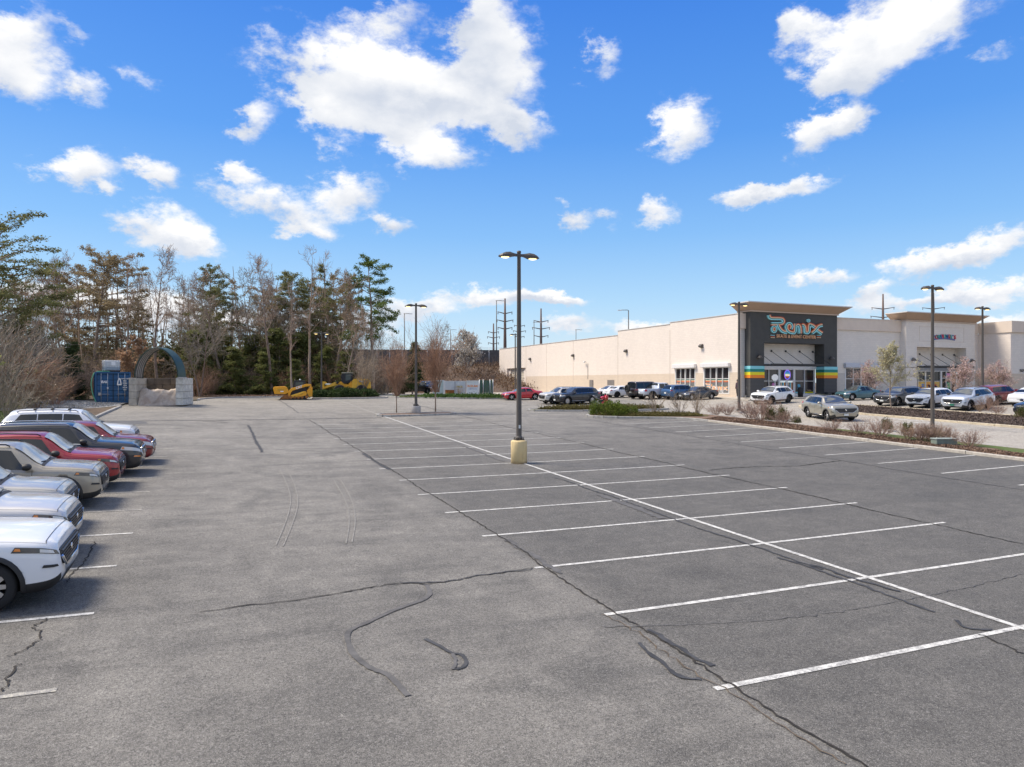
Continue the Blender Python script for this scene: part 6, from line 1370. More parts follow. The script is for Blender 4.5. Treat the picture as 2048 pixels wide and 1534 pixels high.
# ------------------------------------------------------------------ shipping container, tank, hose
cp = hit(226, 808); caz = math.atan2(cp.x, cp.y) - R(2)       # rear direction, angle from +Y to +X
ct = empty('shipping_container', (cp.x, cp.y, gz(cp.x, cp.y) + .1), -caz, 'blue steel shipping container with white lettering and locking bars', 'container')
M_blue = mat('container_blue', (.01, .085, .21), .5, noise=(1.2, .3)); M_bluel = mat('container_blue_light', (.03, .12, .28), .5, noise=(2, .3)); M_rust = mat('rusty', (.15, .07, .04), .9, noise=(4, .5))
W_, D_, H_ = 2.46, 6.06, 2.55
MB().bx(-W_ / 2 + .06, W_ / 2 - .06, .12, D_, .12, H_ - .08).build('shell', M_blue, ct)
def corr(x, nm):
    mb = MB(); n = 22
    for i in range(n): y0 = .25 + (D_ - .4) * i / n; mb.bx(min(x, x * .985), max(x, x * .985) , y0, y0 + .14, .18, H_ - .14)
    o = mb.build(nm, M_blue, ct); o['kind'] = 'stuff'; return o
corr(-W_ / 2 + .02, 'corrugation'); corr(W_ / 2 - .02, 'corrugation')
for x in (-1, 1):
    for y in (.06, D_ - .06): MB().bx(x * W_ / 2 - .07, x * W_ / 2 + .07, y - .07, y + .07, 0, H_).build('corner_post', M_blue, ct)
for z in (.07, H_ - .06):
    MB().bx(-W_ / 2 + .07, W_ / 2 - .07, -.01, .13, z - .07, z + .06).build('end_rail', M_blue, ct)
    for x in (-1, 1): MB().bx(x * W_ / 2 - .06, x * W_ / 2 + .05, .13, D_ - .13, z - .06, z + .055).build('side_rail', M_bluel if z > 1 else M_blue, ct)
MB().bx(-W_ / 2 + .06, W_ / 2 - .06, .1, D_ - .1, H_ - .08, H_ - .02).build('roof', mat('container_roof', (.34, .42, .48), .6, noise=(.8, .3)), ct)
for sd in (-1, 1):
    x0, x1 = (-W_ / 2 + .08, -.02) if sd < 0 else (.02, W_ / 2 - .08)
    mb = MB(); z = .16
    while z < H_ - .3:
        mb.face([(x0, .05, z), (x1, .05, z), (x1, .05, z + .26), (x0, .05, z + .26)]); mb.face([(x0, .05, z + .26), (x1, .05, z + .26), (x1, .085, z + .32), (x0, .085, z + .32)]); mb.face([(x0, .085, z + .32), (x1, .085, z + .32), (x1, .085, z + .38), (x0, .085, z + .38)]); mb.face([(x0, .085, z + .38), (x1, .085, z + .38), (x1, .05, z + .44), (x0, .05, z + .44)]); z += .44
    dr = mb.build('door', M_blue, ct)
    for f in (.26, .68) if sd < 0 else (.32, .74):
        x = x0 + (x1 - x0) * f; MB().tube([(x, .0, .14), (x, .0, H_ - .12)], .022, 6).build('locking_bar', mat('galvanised', (.50, .52, .54), .45, metal=.4), dr)
        for z in (.2, .62, H_ - .5, H_ - .2): MB().bx(x - .05, x + .05, -.01, .06, z - .04, z + .04).build('bar_bracket', M_blue if z != .62 else M_rust, dr)
    MB().tube([(x0 + .25, -.03, .72), (x1 - .25, -.03, .72)], .018, 6).build('handle', mat('galvanised', ()), dr)
    MB().bx(x0 - .02, x0 + .02, .02, .06, .15, H_ - .12).build('seal', M_rubber, dr)
F_ = (R(90), 0, 0)
text('BAL', .28, cR['white'], ct, (-.62, -.03, 1.72), F_, ext=.002, shear=.2, bold=.012, name='lettering')
for i, s_ in enumerate(('TDXU 401', '22G1', '30480', '2300', '28180', '33.2')): text(s_, .13, cR['white'], ct, (.86, -.03, 1.98 - .18 * i), F_, ext=.002, bold=.004)
mb = MB(); P = [(.28, 1.45), (.62, 1.45), (.62, 1.62), (.55, 2.0), (.43, 2.06), (.32, 1.8)]; mb.prism(P, -.032, -.026, 'y'); mb.build('painted_emblem', cR['white'], ct)
MB().prism([(.38, 1.56), (.54, 1.56), (.48, 1.9), (.42, 1.9)], -.038, -.033, 'y').build('emblem_figure', M_bluel, ct)
MB().lathe([(.06, -.035), (.06, -.03)], (-.38, 0, 1.22), 12, 'y').build('sticker', cR['white'], ct); MB().bx(-1.05, -.85, -.03, -.02, .62, .84).build('sticker', mat('sticker_grey', (.45, .42, .38), .6), ct)
# plastic tank in a cage on the roof
tk = empty('water_tank', (cp.x, cp.y, ct.location.z + H_), -caz, 'white plastic tank in a metal cage on top of the blue container', 'tank')
tk.location = ct.matrix_basis @ Vector((-.1, 1.0, H_))
tk.rotation_euler = (0, 0, -caz + R(5))
M_ibc = mat('tank_plastic', (.62, .64, .63), .4, noise=(2, .1)); M_cage = mat('galvanised', ())
MB().bx(-.58, .58, -.5, .5, .14, .98).build('bottle', M_ibc, tk, .08); MB().bx(-.585, .585, -.505, .505, .15, .50).build('water_level', mat('tank_water', (.33, .40, .44), .4), tk, .07)
MB().bx(-.6, .6, -.5, .5, 0, .12).build('pallet', M_black, tk); MB().lathe([(.11, .98), (.11, 1.03)], n=14).build('cap', M_black, tk)
cg = MB()
for z in (.16, .36, .56, .76, .97):
    cg.tube([(-.61, -.52, z), (.61, -.52, z), (.61, .52, z), (-.61, .52, z), (-.61, -.52, z)], .011, 5)
for i in range(7):
    x = -.61 + 1.22 * i / 6; cg.tube([(x, -.52, .12), (x, -.52, .97)], .011, 5); cg.tube([(x, .52, .12), (x, .52, .97)], .011, 5)
for i in range(5): y = -.52 + 1.04 * i / 4; cg.tube([(.61, y, .12), (.61, y, .97)], .011, 5); cg.tube([(-.61, y, .12), (-.61, y, .97)], .011, 5)
o = cg.build('cage', M_cage, tk); o['kind'] = 'stuff'
MB().bx(-.05, .25, -.535, -.525, .55, .85).build('label_plate', cR['white'], tk)
hz = ct.location.z; Mx = ct.matrix_basis
pts = [Vector((.15, .6, H_ + .05)), Vector((-.5, .45, H_ + .06)), Vector((-1.1, .2, H_ + .03)), Vector((-1.35, .05, H_ - .12)), Vector((-1.52, .0, H_ - .6)), Vector((-1.56, .0, 1.5)), Vector((-1.48, -.05, .9)), Vector((-1.36, -.1, .45)), Vector((-1.2, -.2, .05))]
hb = MB().tube([Mx @ q for q in [pts[0]] + [a.lerp(b, t) for a, b in zip(pts, pts[1:]) for t in (.33, .66, 1)]], .035, 6).build('hose', mat('green_hose', (.12, .42, .24), .5)); props(hb, 'light green hose hanging from the tank down the left side of the blue container', 'hose')

# ------------------------------------------------------------------ concrete block bay with tarpaulin arch
bp = hit(257, 811.5); ang = R(13)
bay = empty('block_bay', (bp.x, bp.y, gz(bp.x, bp.y) + .005), -ang, 'bay of stacked concrete blocks three sides round a heap of pale road sand', 'storage bay')
M_blk = mat('block_concrete', (.56, .54, .48), .92, noise=(2.2, .3), bump=(15, .5, .015)); M_blkd = mat('block_concrete_dark', (.13, .105, .08), .95, noise=(2.2, .35), bump=(15, .5, .015)); M_blkt = mat('block_concrete_tan', (.46, .42, .35), .92, noise=(2.2, .3), bump=(15, .5, .015))
rb_ = random.Random(3); BW = .60; BH = .56; BL = 1.2; WB = 4.15
def block(x0, x1, y0, y1, z0, z1, m):
    o = MB().bx(x0 + .012, x1 - .012, y0 + .012, y1 - .012, z0 + .008, z1 - .008).build('concrete_block', m, bay, .025); o.location = (rb_.uniform(-.015, .015), rb_.uniform(-.02, .02), 0); return o
for c in range(4):
    z0 = c * BH; off = (c % 2) * .6
    for side in (0, 1):
        xa = 0 if side == 0 else WB - BW
        if side == 0 or side == 1:
            if off:
                for xx in (0, 1): block(xa + xx * 0 if False else xa, xa + BW, 0, .6, z0, z0 + BH, M_blk if side else M_blkt) if xx == 0 else None
            y = off
            while y < 2.7: block(xa, xa + BW, y, min(y + BL, 3.0), z0, z0 + BH, M_blk if side else M_blkt); y += BL
    x = BW + (.0 if c % 2 else -.0)
    xs_b = [BW, BW + .62, BW + 1.87, WB - BW] if c % 2 else [BW, BW + 1.25, BW + 2.2, WB - BW]
    for a, b in zip(xs_b, xs_b[1:]): block(a, b, 2.4, 3.0, z0, z0 + BH, M_blkd)
# sand heap
rs_ = np.random.RandomState(4); nx, ny = 26, 22; P = []
for j in range(ny):
    row = []; y = .15 + 2.25 * j / (ny - 1)
    for i in range(nx):
        x = BW + .02 + (WB - 2 * BW - .04) * i / (nx - 1); u = (x - BW) / (WB - 2 * BW)
        h = 1.32 * min(1, ((y - .15) / .75)) ** .75 * (1 - .10 * math.sin(math.pi * u)) + .07 * math.sin(x * 5 + y * 3) + .05 * math.sin(x * 11 - y * 7) + rs_.normal() * .018
        if j == 0: h = -.02
        row.append((x, y + .05 * math.sin(x * 4), max(h, -.03)))
    P.append(row)
sm = NT('road_sand'); a = sm.noise(1.6, 6, .65, dist=.8); b = sm.noise(.9, 4, .6, stretch=(1, 1, 2)); c_ = sm.mix(sm.rng(a, .35, .65), (.62, .54, .45, 1), (.42, .33, .26, 1)); c_ = sm.mix(sm.rng(b, .55, .75, 0, .5), c_, (.24, .17, .12, 1)); sm.col(c_); sm.b.inputs['Roughness'].default_value = .95; sm.bump(sm.noise(12, 5), .8, .04)
sh_ = MB().grid(P).build('sand_heap', sm.m); sh_.location = bay.location; sh_.rotation_euler = bay.rotation_euler; props(sh_, 'heap of pale grey-brown road sand inside the concrete block bay', 'sand')
spill = poly_sheet('spilled_sand', chaikin([(bp.x + .1, bp.y - .25), (bp.x + 1.6, bp.y - .65), (bp.x + 3.2, bp.y - .25), (bp.x + 3.7, bp.y - .8), (bp.x + 4.0, bp.y - .5), (bp.x + 3, bp.y + .4), (bp.x + 1, bp.y + .5)], 2), .02, mat('pale_sand', (.50, .46, .36), .95, noise=(3, .3))); props(spill, kind='structure')
# arch
ar = empty('tarpaulin_arch', (bp.x, bp.y, bay.location.z + 4 * BH), -ang - R(12), 'dark green tarpaulin arch standing on top of the concrete block walls', 'shelter')
M_tarp = mat('tarp_green', (.025, .062, .052), .45, noise=(1.5, .3)); M_tarpi = mat('tarp_inside', (.10, .095, .09), .7, noise=(1.5, .3))
sw2, ah = 1.83, 2.50
def arc(k, n=28):
    t = math.pi * k / n; c, s_ = math.cos(t), math.sin(t); return (-sw2 * math.copysign(abs(c) ** 1.12, c), ah * abs(s_) ** .95)
cx = .30 + sw2; P = []; Pi = []
for k in range(29):
    x, z = arc(k); P.append([(cx + x, y, z) for y in (.25, .7, 1.1, 1.5)]); Pi.append([(cx + x * .985, y, z * .985) for y in (.27, .7, 1.1, 1.48)])
MB().grid(P).build('cover', M_tarp, ar, fix=False); MB().grid(Pi).build('lining', M_tarpi, ar, fix=False)
for y in (.25, .5, .75, 1.0, 1.25, 1.5): MB().tube([(cx + arc(k)[0] * .975, y, arc(k)[1] * .975) for k in range(29)], .028, 6).build('hoop', mat('hoop_pale', (.42, .40, .38), .5) if .3 < y < 1.4 else M_tarp, ar)
for sd in (-1, 1): MB().bx(cx + sd * sw2 - .06, cx + sd * sw2 + .06, .2, 1.55, -.02, .07).build('foot_rail', M_black if sd < 0 else M_concrete, ar)

# ------------------------------------------------------------------ machines
M_yel = mat('machine_yellow', (.76, .34, .008), .4, noise=(2, .12)); M_yel2 = mat('machine_yellow_pale', (.84, .47, .04), .4, noise=(2, .1)); M_mach = mat('machine_black', (.015, .015, .018), .5); M_dirt = mat('worn_steel', (.30, .12, .03), .8, noise=(5, .5))
def machine(px, py, dep, s_, name, label, cat):
    d = ray(px, 765); x, y = d.x * dep, d.y * dep; a = math.atan2(d.x, d.y); z = gz(x, y)
    return empty(name, (x, y, z + .02), -a, label, cat)          # local x to the right, y away
def P2(parent, name, poly, y0, y1, m, bevel=.02): return MB().prism(poly, y0, y1, 'y').build(name, m, parent, bevel)
k = 71.6 / FPX
tl = machine(600, 800, 71.6, 1, 'track_loader', 'small yellow compact track loader with a yellow box attachment in front', 'loader')
q = lambda px, py: ((px - 600) * k, (801 - py) * k)
for y0 in (-.85, .5):
    tr_ = P2(tl, 'track', [q(578, 800.6), q(612, 800.6), q(617, 796), q(613, 788), q(606, 785.5), q(597, 787), q(576, 797)], y0, y0 + .35, M_rubber, .04)
    for (px, py, r_) in ((582, 796.5, .18), (609, 789.5, .2), (613, 796, .16), (590, 797, .13), (597, 797, .13), (604, 797, .13)):
        c_ = q(px, py); MB().lathe([(r_, y0 - .03), (r_, y0 + .38)], (c_[0], 0, c_[1]), 16, 'y').build('track_roller', M_dirt if r_ < .19 else M_yel, tr_)
    P2(tr_, 'track_frame', [q(584, 794), q(606, 790), q(609, 793), q(606, 795), q(586, 797)], y0 - .02, y0 + .37, M_yel, .01)
P2(tl, 'chassis', [q(579, 797), q(582, 783), q(588, 777), q(612, 776), q(614, 792), q(600, 796)], -.5, .5, M_mach)
P2(tl, 'engine_cover', [q(613, 796.5), q(623.5, 795.5), q(624, 777), q(621, 775), q(613, 784)], -.6, .6, M_yel)
cab = P2(tl, 'cab', [q(586, 779), q(588, 765), q(590, 763.5), q(608, 763.2), q(610.5, 766), q(611.5, 776)], -.48, .48, M_mach)
P2(cab, 'cab_window', [q(591, 775), q(592, 767), q(606, 766.5), q(607, 773)], -.5, .5, mat('cab_glass', (.05, .07, .065), .1), 0)
MB().lathe([(.09, 0), (.07, .1), (.02, .12)], (q(600, 763)[0], 0, q(600, 763)[1]), 12).build('beacon', cR['white'], cab)
for y0 in (-.85, .68):
    P2(tl, 'lift_arm', [q(578, 785), q(583, 779), q(611, 770.5), q(621, 771), q(622, 774), q(612, 775.5), q(586, 783.5), q(583, 787), q(580, 797), q(576, 797)], y0, y0 + .16, M_yel)
    P2(tl, 'arm_link', [q(582, 793), q(606, 785), q(611, 784.5), q(611, 787), q(585, 795.5)], y0 - .02, y0 + .1, M_yel2, .01)
text('CAT', .32, cR['white'], tl, ((598 - 600) * k, -.87, (777 - 801) * -k), (R(90), R(-15), 0), ext=.003, bold=.01)
P2(tl, 'quick_coupler', [q(573, 798), q(577, 785), q(580, 786), q(578, 799)], -.6, .6, M_mach)
P2(tl, 'bucket', [q(561, 800.5), q(563, 798), q(571, 792), q(578, 790.5), q(579, 800.5)], -.9, .9, M_dirt)
bx_ = P2(tl, 'box_attachment', [q(549.5, 779), q(551, 776), q(570, 775), q(575, 777), q(578, 783), q(578, 788), q(572, 790.5), q(552, 790)], -.95, .95, M_yel, .05)
P2(bx_, 'warning_plate', [q(563, 786), q(569, 786), q(569, 784), q(563, 784)], -.97, -.955, cR['white'], 0); P2(bx_, 'logo_plate', [q(558, 783), q(570, 783), q(570, 781), q(558, 781)], -.97, -.955, mat('worn_yellow', (.45, .27, .03), .6), 0)
# wheel loader behind the juniper
k2 = 82 / FPX
wl = machine(695, 790, 82, 1, 'wheel_loader', 'large yellow wheel loader with black cab behind the juniper hedge', 'loader')
q2 = lambda px, py: ((px - 695) * k2, (791.5 - py) * k2)
for px in (680, 722):
    for y0 in (-1.15, .75):
        c_ = q2(px, 780); w = MB().lathe([(.42, y0), (.60, y0), (.66, y0 + .06), (.66, y0 + .34), (.60, y0 + .4), (.42, y0 + .4)], (c_[0], 0, c_[1]), 24, 'y').build('wheel', M_rubber, wl); MB().lathe([(.42, y0 + .08), (.38, y0 + .05), (.1, y0 + .02)], (c_[0], 0, c_[1]), 16, 'y').build('rim', M_yel, w)
hd = P2(wl, 'engine_hood', [q2(703, 776), q2(704, 760), q2(708, 756.5), q2(736, 757), q2(739.5, 760), q2(741, 776)], -.75, .75, M_yel2, .06)
P2(hd, 'rear_grille', [q2(728, 774), q2(728, 761), q2(732, 761), q2(732, 774)], -.77, .77, M_yel, .0); P2(hd, 'logo_plate', [q2(717, 763.5), q2(727, 763.5), q2(727, 760.5), q2(717, 760.5)], -.765, -.755, M_mach, 0)
text('938M', .22, cR['white'], wl, (q2(722, 762)[0], -.775, q2(722, 762)[1]), F_, ext=.002, bold=.006)
P2(wl, 'front_frame', [q2(678, 775), q2(679, 764), q2(683, 762), q2(688, 767), q2(696, 768), q2(703, 761), q2(704, 776)], -.7, .7, M_yel)
cb = P2(wl, 'cab', [q2(683, 764), q2(682.5, 750), q2(685, 745.5), q2(704, 745), q2(706, 748), q2(704, 763), q2(690, 766)], -.65, .65, M_mach)
P2(cb, 'cab_window', [q2(691, 761), q2(691.5, 748), q2(702, 747.5), q2(701, 758)], -.67, .67, mat('cab_glass', (.05, .07, .065)), 0); P2(cb, 'cab_roof', [q2(683, 746), q2(684, 744), q2(705, 743.6), q2(707, 746)], -.72, .72, mat('cab_roof_m', (.32, .30, .22), .6), .02)
for y0 in (-.55, .4):
    P2(wl, 'lift_arm', [q2(648, 773), q2(670, 764), q2(679, 765), q2(678, 769), q2(664, 772), q2(650, 777)], y0, y0 + .15, M_yel2)
    P2(wl, 'arm_cylinder', [q2(652, 765.5), q2(672, 767), q2(671, 769), q2(652, 768)], y0 + .02, y0 + .1, M_chrome, 0)
P2(wl, 'fork_carriage', [q2(646, 777), q2(647, 762), q2(652, 762.5), q2(655, 765), q2(650, 768), q2(651, 778)], -.9, .9, M_yel2)
P2(wl, 'front_lamp', [q2(673, 766), q2(674, 761), q2(677, 761), q2(677, 767)], -.8, .8, M_mach, .01)

# motorcycle
mp = hit(1203, 814.5); mo = empty('motorcycle', (mp.x, mp.y, gz(mp.x, mp.y) + .01), R(8), 'red and black sports motorcycle parked beside the black suv', 'motorcycle')
M_mred = mat('moto_red', (.50, .01, .02), .25, coat=1)
for (x, nm) in ((-.70, 'rear_wheel'), (.70, 'front_wheel')):
    w = MB().lathe([(.24, -.07), (.30, -.075), (.325, 0), (.30, .075), (.24, .07)], (x, 0, .325), 26, 'y', caps=False).build(nm, M_rubber, mo)
    mb = MB().lathe([(.25, -.05), (.25, .05), (.22, .05), (.22, -.05), (.25, -.05)], (x, 0, .325), 22, 'y', caps=False)
    for i in range(5): a = 2 * math.pi * i / 5; mb.tube([(x, 0, .325), (x + .23 * math.cos(a), 0, .325 + .23 * math.sin(a))], .018, 5)
    mb.build('rim', M_chrome, w); MB().lathe([(.14, .06), (.14, .066), (.05, .066)], (x, 0, .325), 16, 'y').build('brake_disc', M_chrome, w)
for sd in (-.1, .1): MB().tube([(.70, sd, .325), (.48, sd, .92)], .03, 8).build('fork', M_chrome, mo)
P2(mo, 'engine', [(-.25, .25), (.25, .22), (.32, .5), (.1, .65), (-.25, .62)], -.17, .17, M_mach, .03)
P2(mo, 'side_fairing', [(-.22, .22), (.25, .18), (.5, .45), (.62, .78), (.55, .95), (.35, .92), (.2, .62), (-.15, .42)], -.21, .21, M_mred, .05)
P2(mo, 'fuel_tank', [(-.12, .66), (.32, .72), (.36, .88), (.15, .98), (-.1, .86)], -.14, .14, M_mred, .05); P2(mo, 'nose_fairing', [(.42, .80), (.68, .86), (.72, .98), (.5, 1.12), (.40, 1.0)], -.14, .14, M_mred, .05)
P2(mo, 'windscreen', [(.45, 1.08), (.58, 1.04), (.42, 1.22), (.36, 1.2)], -.09, .09, M_cglass, .02); P2(mo, 'seat', [(-.55, .82), (-.1, .76), (-.1, .84), (-.5, .90)], -.12, .12, M_mach, .03); P2(mo, 'tail_unit', [(-.92, 1.0), (-.5, .74), (-.25, .72), (-.45, .90), (-.88, 1.06)], -.1, .1, mat('moto_grey', (.22, .22, .24), .3, coat=1), .02)
P2(mo, 'swingarm', [(-.72, .29), (-.2, .34), (-.2, .42), (-.72, .37)], -.12, .12, M_chrome, .01); MB().tube([(.0, -.2, .25), (-.4, -.22, .3), (-.75, -.2, .48)], [.04, .05, .07], 10).build('exhaust', M_chrome, mo)
MB().tube([(.36, -.34, .96), (.44, -.1, 1.0), (.44, .1, 1.0), (.36, .34, .96)], .016, 6).build('handlebar', M_mach, mo)
for sd in (-1, 1): MB().box((.42, sd * .32, 1.12), (.04, .14, .08)).build('mirror', M_mach, mo, .02)
P2(mo, 'front_mudguard', [(.5, .62), (.7, .68), (.9, .6), (.88, .56), (.7, .62), (.52, .58)], -.07, .07, M_mred, .01)

# ------------------------------------------------------------------ small street things
sp_ = hit(1550, 808); sg = empty('traffic_sign', (sp_.x, sp_.y, gz(sp_.x, sp_.y)), R(0) - YAW - R(20), 'octagonal road sign seen from its plain pale back at the entrance', 'sign')
hh_ = (765 - 755) / FPX * (sp_.x * SIN + sp_.y * COS) + CAMZ - sg.location.z
MB().box((0, 0, hh_ / 2), (.06, .04, hh_)).build('post', M_cage, sg); MB().prism([(.30 * math.cos(R(22.5 + 45 * i)), hh_ + .30 * math.sin(R(22.5 + 45 * i))) for i in range(8)], -.045, -.025, 'y').build('sign_plate', mat('sign_back', (.66, .67, .68), .5), sg)
MB().prism([(.28 * math.cos(R(22.5 + 45 * i)), hh_ + .28 * math.sin(R(22.5 + 45 * i))) for i in range(8)], -.024, -.018, 'y').build('sign_face', mat('stop_red', (.5, .02, .02), .5), sg)
ub = hit(1888, 893); t = empty('utility_box', (ub.x, ub.y, gz(ub.x, ub.y) + .1), -YAW, 'low grey-green utility box lying in the verge right of the large light pole', 'utility box')
MB().bx(-.5, .5, -.25, .25, -.05, .24).build('body', mat('utility_green', (.20, .24, .20), .6, noise=(3, .2)), t, .03); MB().bx(-.53, .53, -.28, .28, .24, .30).build('lid', mat('utility_lid', (.28, .32, .29), .6), t, .02)
tb = empty('waste_bin', (onY(1601, 54.6), 54.6, .14), 0, 'dark waste bin on the pavement right of the entrance doors', 'bin'); MB().lathe([(.24, 0), (.27, .75), (.25, .8)], n=16).build('bin_body', M_mach, tb); MB().lathe([(.28, .8), (.2, .98), (.02, 1.02)], n=16).build('bin_lid', M_mach, tb)
ss = empty('sign_stand', (onY(1493, 54.8), 54.8, .14), 0, 'thin black post stand with round foot left of the charcoal portal', 'stand'); MB().lathe([(.30, 0), (.30, .06), (.1, .22), (.04, .25)], n=16).build('foot', M_mach, ss); MB().tube([(0, 0, .2), (0, 0, 1.05)], .03, 8).build('post', M_mach, ss)
ac = empty('bench', (onY(1660, 54.9), 54.9, .14), 0, 'low dark bench at the right pier of the charcoal portal', 'bench'); MB().bx(-.6, .6, -.22, .22, .40, .46).build('seat', M_mach, ac); [MB().bx(x - .04, x + .04, -.2, .2, 0, .4).build('leg', M_mach, ac) for x in (-.5, .5)]

# person standing by the corner
pp = Vector((onY(1475.2, 55.6), 55.6, .14))
def person(loc, rz, label):
    t = empty('person', loc, rz, label, 'person')
    J = {'pel': (0, 0, .93), 'ab': (0, 0, 1.05), 'ch': (0, .0, 1.28), 'nk': (0, .01, 1.46), 'h1': (0, .015, 1.55), 'h2': (0, .02, 1.66), 'sl': (-.17, 0, 1.38), 'el': (-.24, -.02, 1.12), 'wl': (-.20, .16, .96), 'hl': (-.17, .23, .93), 'sr': (.17, 0, 1.38), 'er': (.22, .0, 1.12), 'wr': (.22, .05, .88), 'hr': (.22, .07, .80),
         'il': (-.09, 0, .88), 'kl': (-.10, .06, .48), 'al': (-.10, -.02, .09), 'tl': (-.11, .13, .04), 'ir': (.09, 0, .88), 'kr': (.10, .0, .48), 'ar': (.11, -.08, .09), 'tr': (.12, .07, .04)}
    E_ = [('pel', 'ab'), ('ab', 'ch'), ('ch', 'nk'), ('nk', 'h1'), ('h1', 'h2'), ('ch', 'sl'), ('sl', 'el'), ('el', 'wl'), ('wl', 'hl'), ('ch', 'sr'), ('sr', 'er'), ('er', 'wr'), ('wr', 'hr'), ('pel', 'il'), ('il', 'kl'), ('kl', 'al'), ('al', 'tl'), ('pel', 'ir'), ('ir', 'kr'), ('kr', 'ar'), ('ar', 'tr')]
    Rr = dict(pel=.13, ab=.125, ch=.15, nk=.055, h1=.08, h2=.085, sl=.07, el=.05, wl=.035, hl=.03, sr=.07, er=.05, wr=.035, hr=.03, il=.095, kl=.06, al=.045, tl=.035, ir=.095, kr=.06, ar=.045, tr=.035)
    ks = list(J); me = bpy.data.meshes.new('body'); me.from_pydata([J[k_] for k_ in ks], [(ks.index(a), ks.index(b)) for a, b in E_], []); o = link('body', me)
    md = o.modifiers.new('s', 'SKIN'); 
    for i, k_ in enumerate(ks): me.skin_vertices[0].data[i].radius = (Rr[k_], Rr[k_] * (.8 if k_ in ('ch', 'ab', 'pel') else 1)); me.skin_vertices[0].data[i].use_root = (k_ == 'pel')
    sb = o.modifiers.new('ss', 'SUBSURF'); sb.levels = 2; sb.render_levels = 2
    dg = bpy.context.evaluated_depsgraph_get(); m2 = bpy.data.meshes.new_from_object(o.evaluated_get(dg)); o.modifiers.clear(); o.data = m2; m2.name = 'body'; o.parent = t
    m2.materials.clear()
    for m_ in (mat('skin', (.30, .17, .11), .6), mat('jacket_plum', (.06, .035, .05), .8), mat('trousers_dark', (.03, .03, .035), .85), cR['white']): m2.materials.append(m_)
    for f in m2.polygons:
        c_ = f.center; f.use_smooth = True; f.material_index = 3 if c_.z < .09 else (2 if c_.z < .88 and abs(c_.x) < .19 and c_.y < .14 else (0 if c_.z > 1.47 or (c_.z < .95 and c_.y > .17) or (c_.z < .87 and c_.x > .19) else 1))
    hm = MB().lathe([(.03, .10), (.075, .08), (.10, .03), (.105, -.03), (.085, -.12), (.06, -.14)], (0, -.015, 1.68), 14).build('hair', mat('hair_dark', (.02, .014, .01), .7), t); hm.scale = (1, 1, 1)
    MB().lathe([(.012, .0), (.018, -.03)], (0, .115, 1.62), 6).build('nose', mat('skin', ()), t)
    for x in (-.035, .035): MB().lathe([(.001, -.01), (.011, 0), (.001, .01)], (x, .098, 1.645), 6).build('eye', M_black, t)
    return t
person(pp, R(95), 'person in dark plum jacket and dark trousers standing at the building corner')

# ------------------------------------------------------------------ bins, fence and embankment beyond the lot
M_emb = mulch_mat('embankment_brush', (.05, .035, .027), (.17, .115, .085), (.10, .08, .055), 5)
c9 = ray(900, 765); cdir = Vector((c9.x, c9.y)).normalized(); cr9 = Vector((cdir.y, -cdir.x))
def emb(s_, w): p = cdir * w + cr9 * s_; return p.x, p.y
prof = [(112, .0), (118, .6), (126, 2.4), (134, 4.2), (139, 4.7), (139.5, 4.8)]
S_s = [-130, -90, -60, -40, -30] + list(range(-24, 30, 2)) + [40]
V = []; F = []
rs_ = np.random.RandomState(9)
for j, (w, z) in enumerate(prof):
    for s_ in S_s: x, y = emb(s_, w); V.append((x, y, z + (rs_.normal() * .15 if 0 < j < 5 else 0)))
n_ = len(S_s); F = [(j * n_ + i, j * n_ + i + 1, (j + 1) * n_ + i + 1, (j + 1) * n_ + i) for j in range(len(prof) - 1) for i in range(n_ - 1)]
props(link('embankment', np_mesh('embankment', V, F, [M_emb], smooth=True)), kind='structure')
tp0, tp1, tp2, tp3 = emb(-130, 139.6), emb(44, 139.6), emb(44, 420), emb(-130, 420)
pl = MB(); pl.face([(tp0[0], tp0[1], 8.0), (tp1[0], tp1[1], 8.0), (tp2[0], tp2[1], 8.0), (tp3[0], tp3[1], 8.0)]); props(pl.build('hilltop', M_ground), kind='structure')
rw = empty('retaining_wall', (*emb(0, 139.5), 4.4), 0, 'dark block retaining wall along the top of the brushy embankment', 'wall'); rz9 = -math.atan2(c9.x, c9.y)
rw.rotation_euler = (0, 0, rz9)
M_rw = mat('dark_wall_block', (.105, .10, .10), .9, noise=(1.5, .25)); rr_ = random.Random(6)
wb = MB().bx(-130, 44, .12, .6, -.6, 3.6).build('wall_core', M_rw, rw)
for c in range(6):
    x = -14.0 + (c % 2) * .9
    while x < 16:
        w = 1.8; MB().bx(x + .02, x + w - .02, rr_.uniform(0, .05), .15, c * .6, c * .6 + .57).build('wall_block', M_rw, rw); x += w
fe = empty('chain_fence', (*emb(0, 138.6), 0), 0, 'dark chain-link fence in front of the retaining wall', 'fence'); fe.rotation_euler = (0, 0, rz9)
for i in range(13):
    x = -14 + i * 2.4; MB().tube([(x, 0, 4.2), (x, 0, 8.4)], .04, 6).build('post', M_cage, fe)
MB().tube([(-14, 0, 8.35), (14.8, 0, 8.35)], .03, 6).build('top_rail', M_cage, fe)
mesh_ = MB()
for i in range(73): x = -14 + i * .4; mesh_.bx(x - .008, x + .008, -.01, 0, 4.6, 8.3)
o = mesh_.build('wire_mesh', M_bronze, fe); o['kind'] = 'stuff'
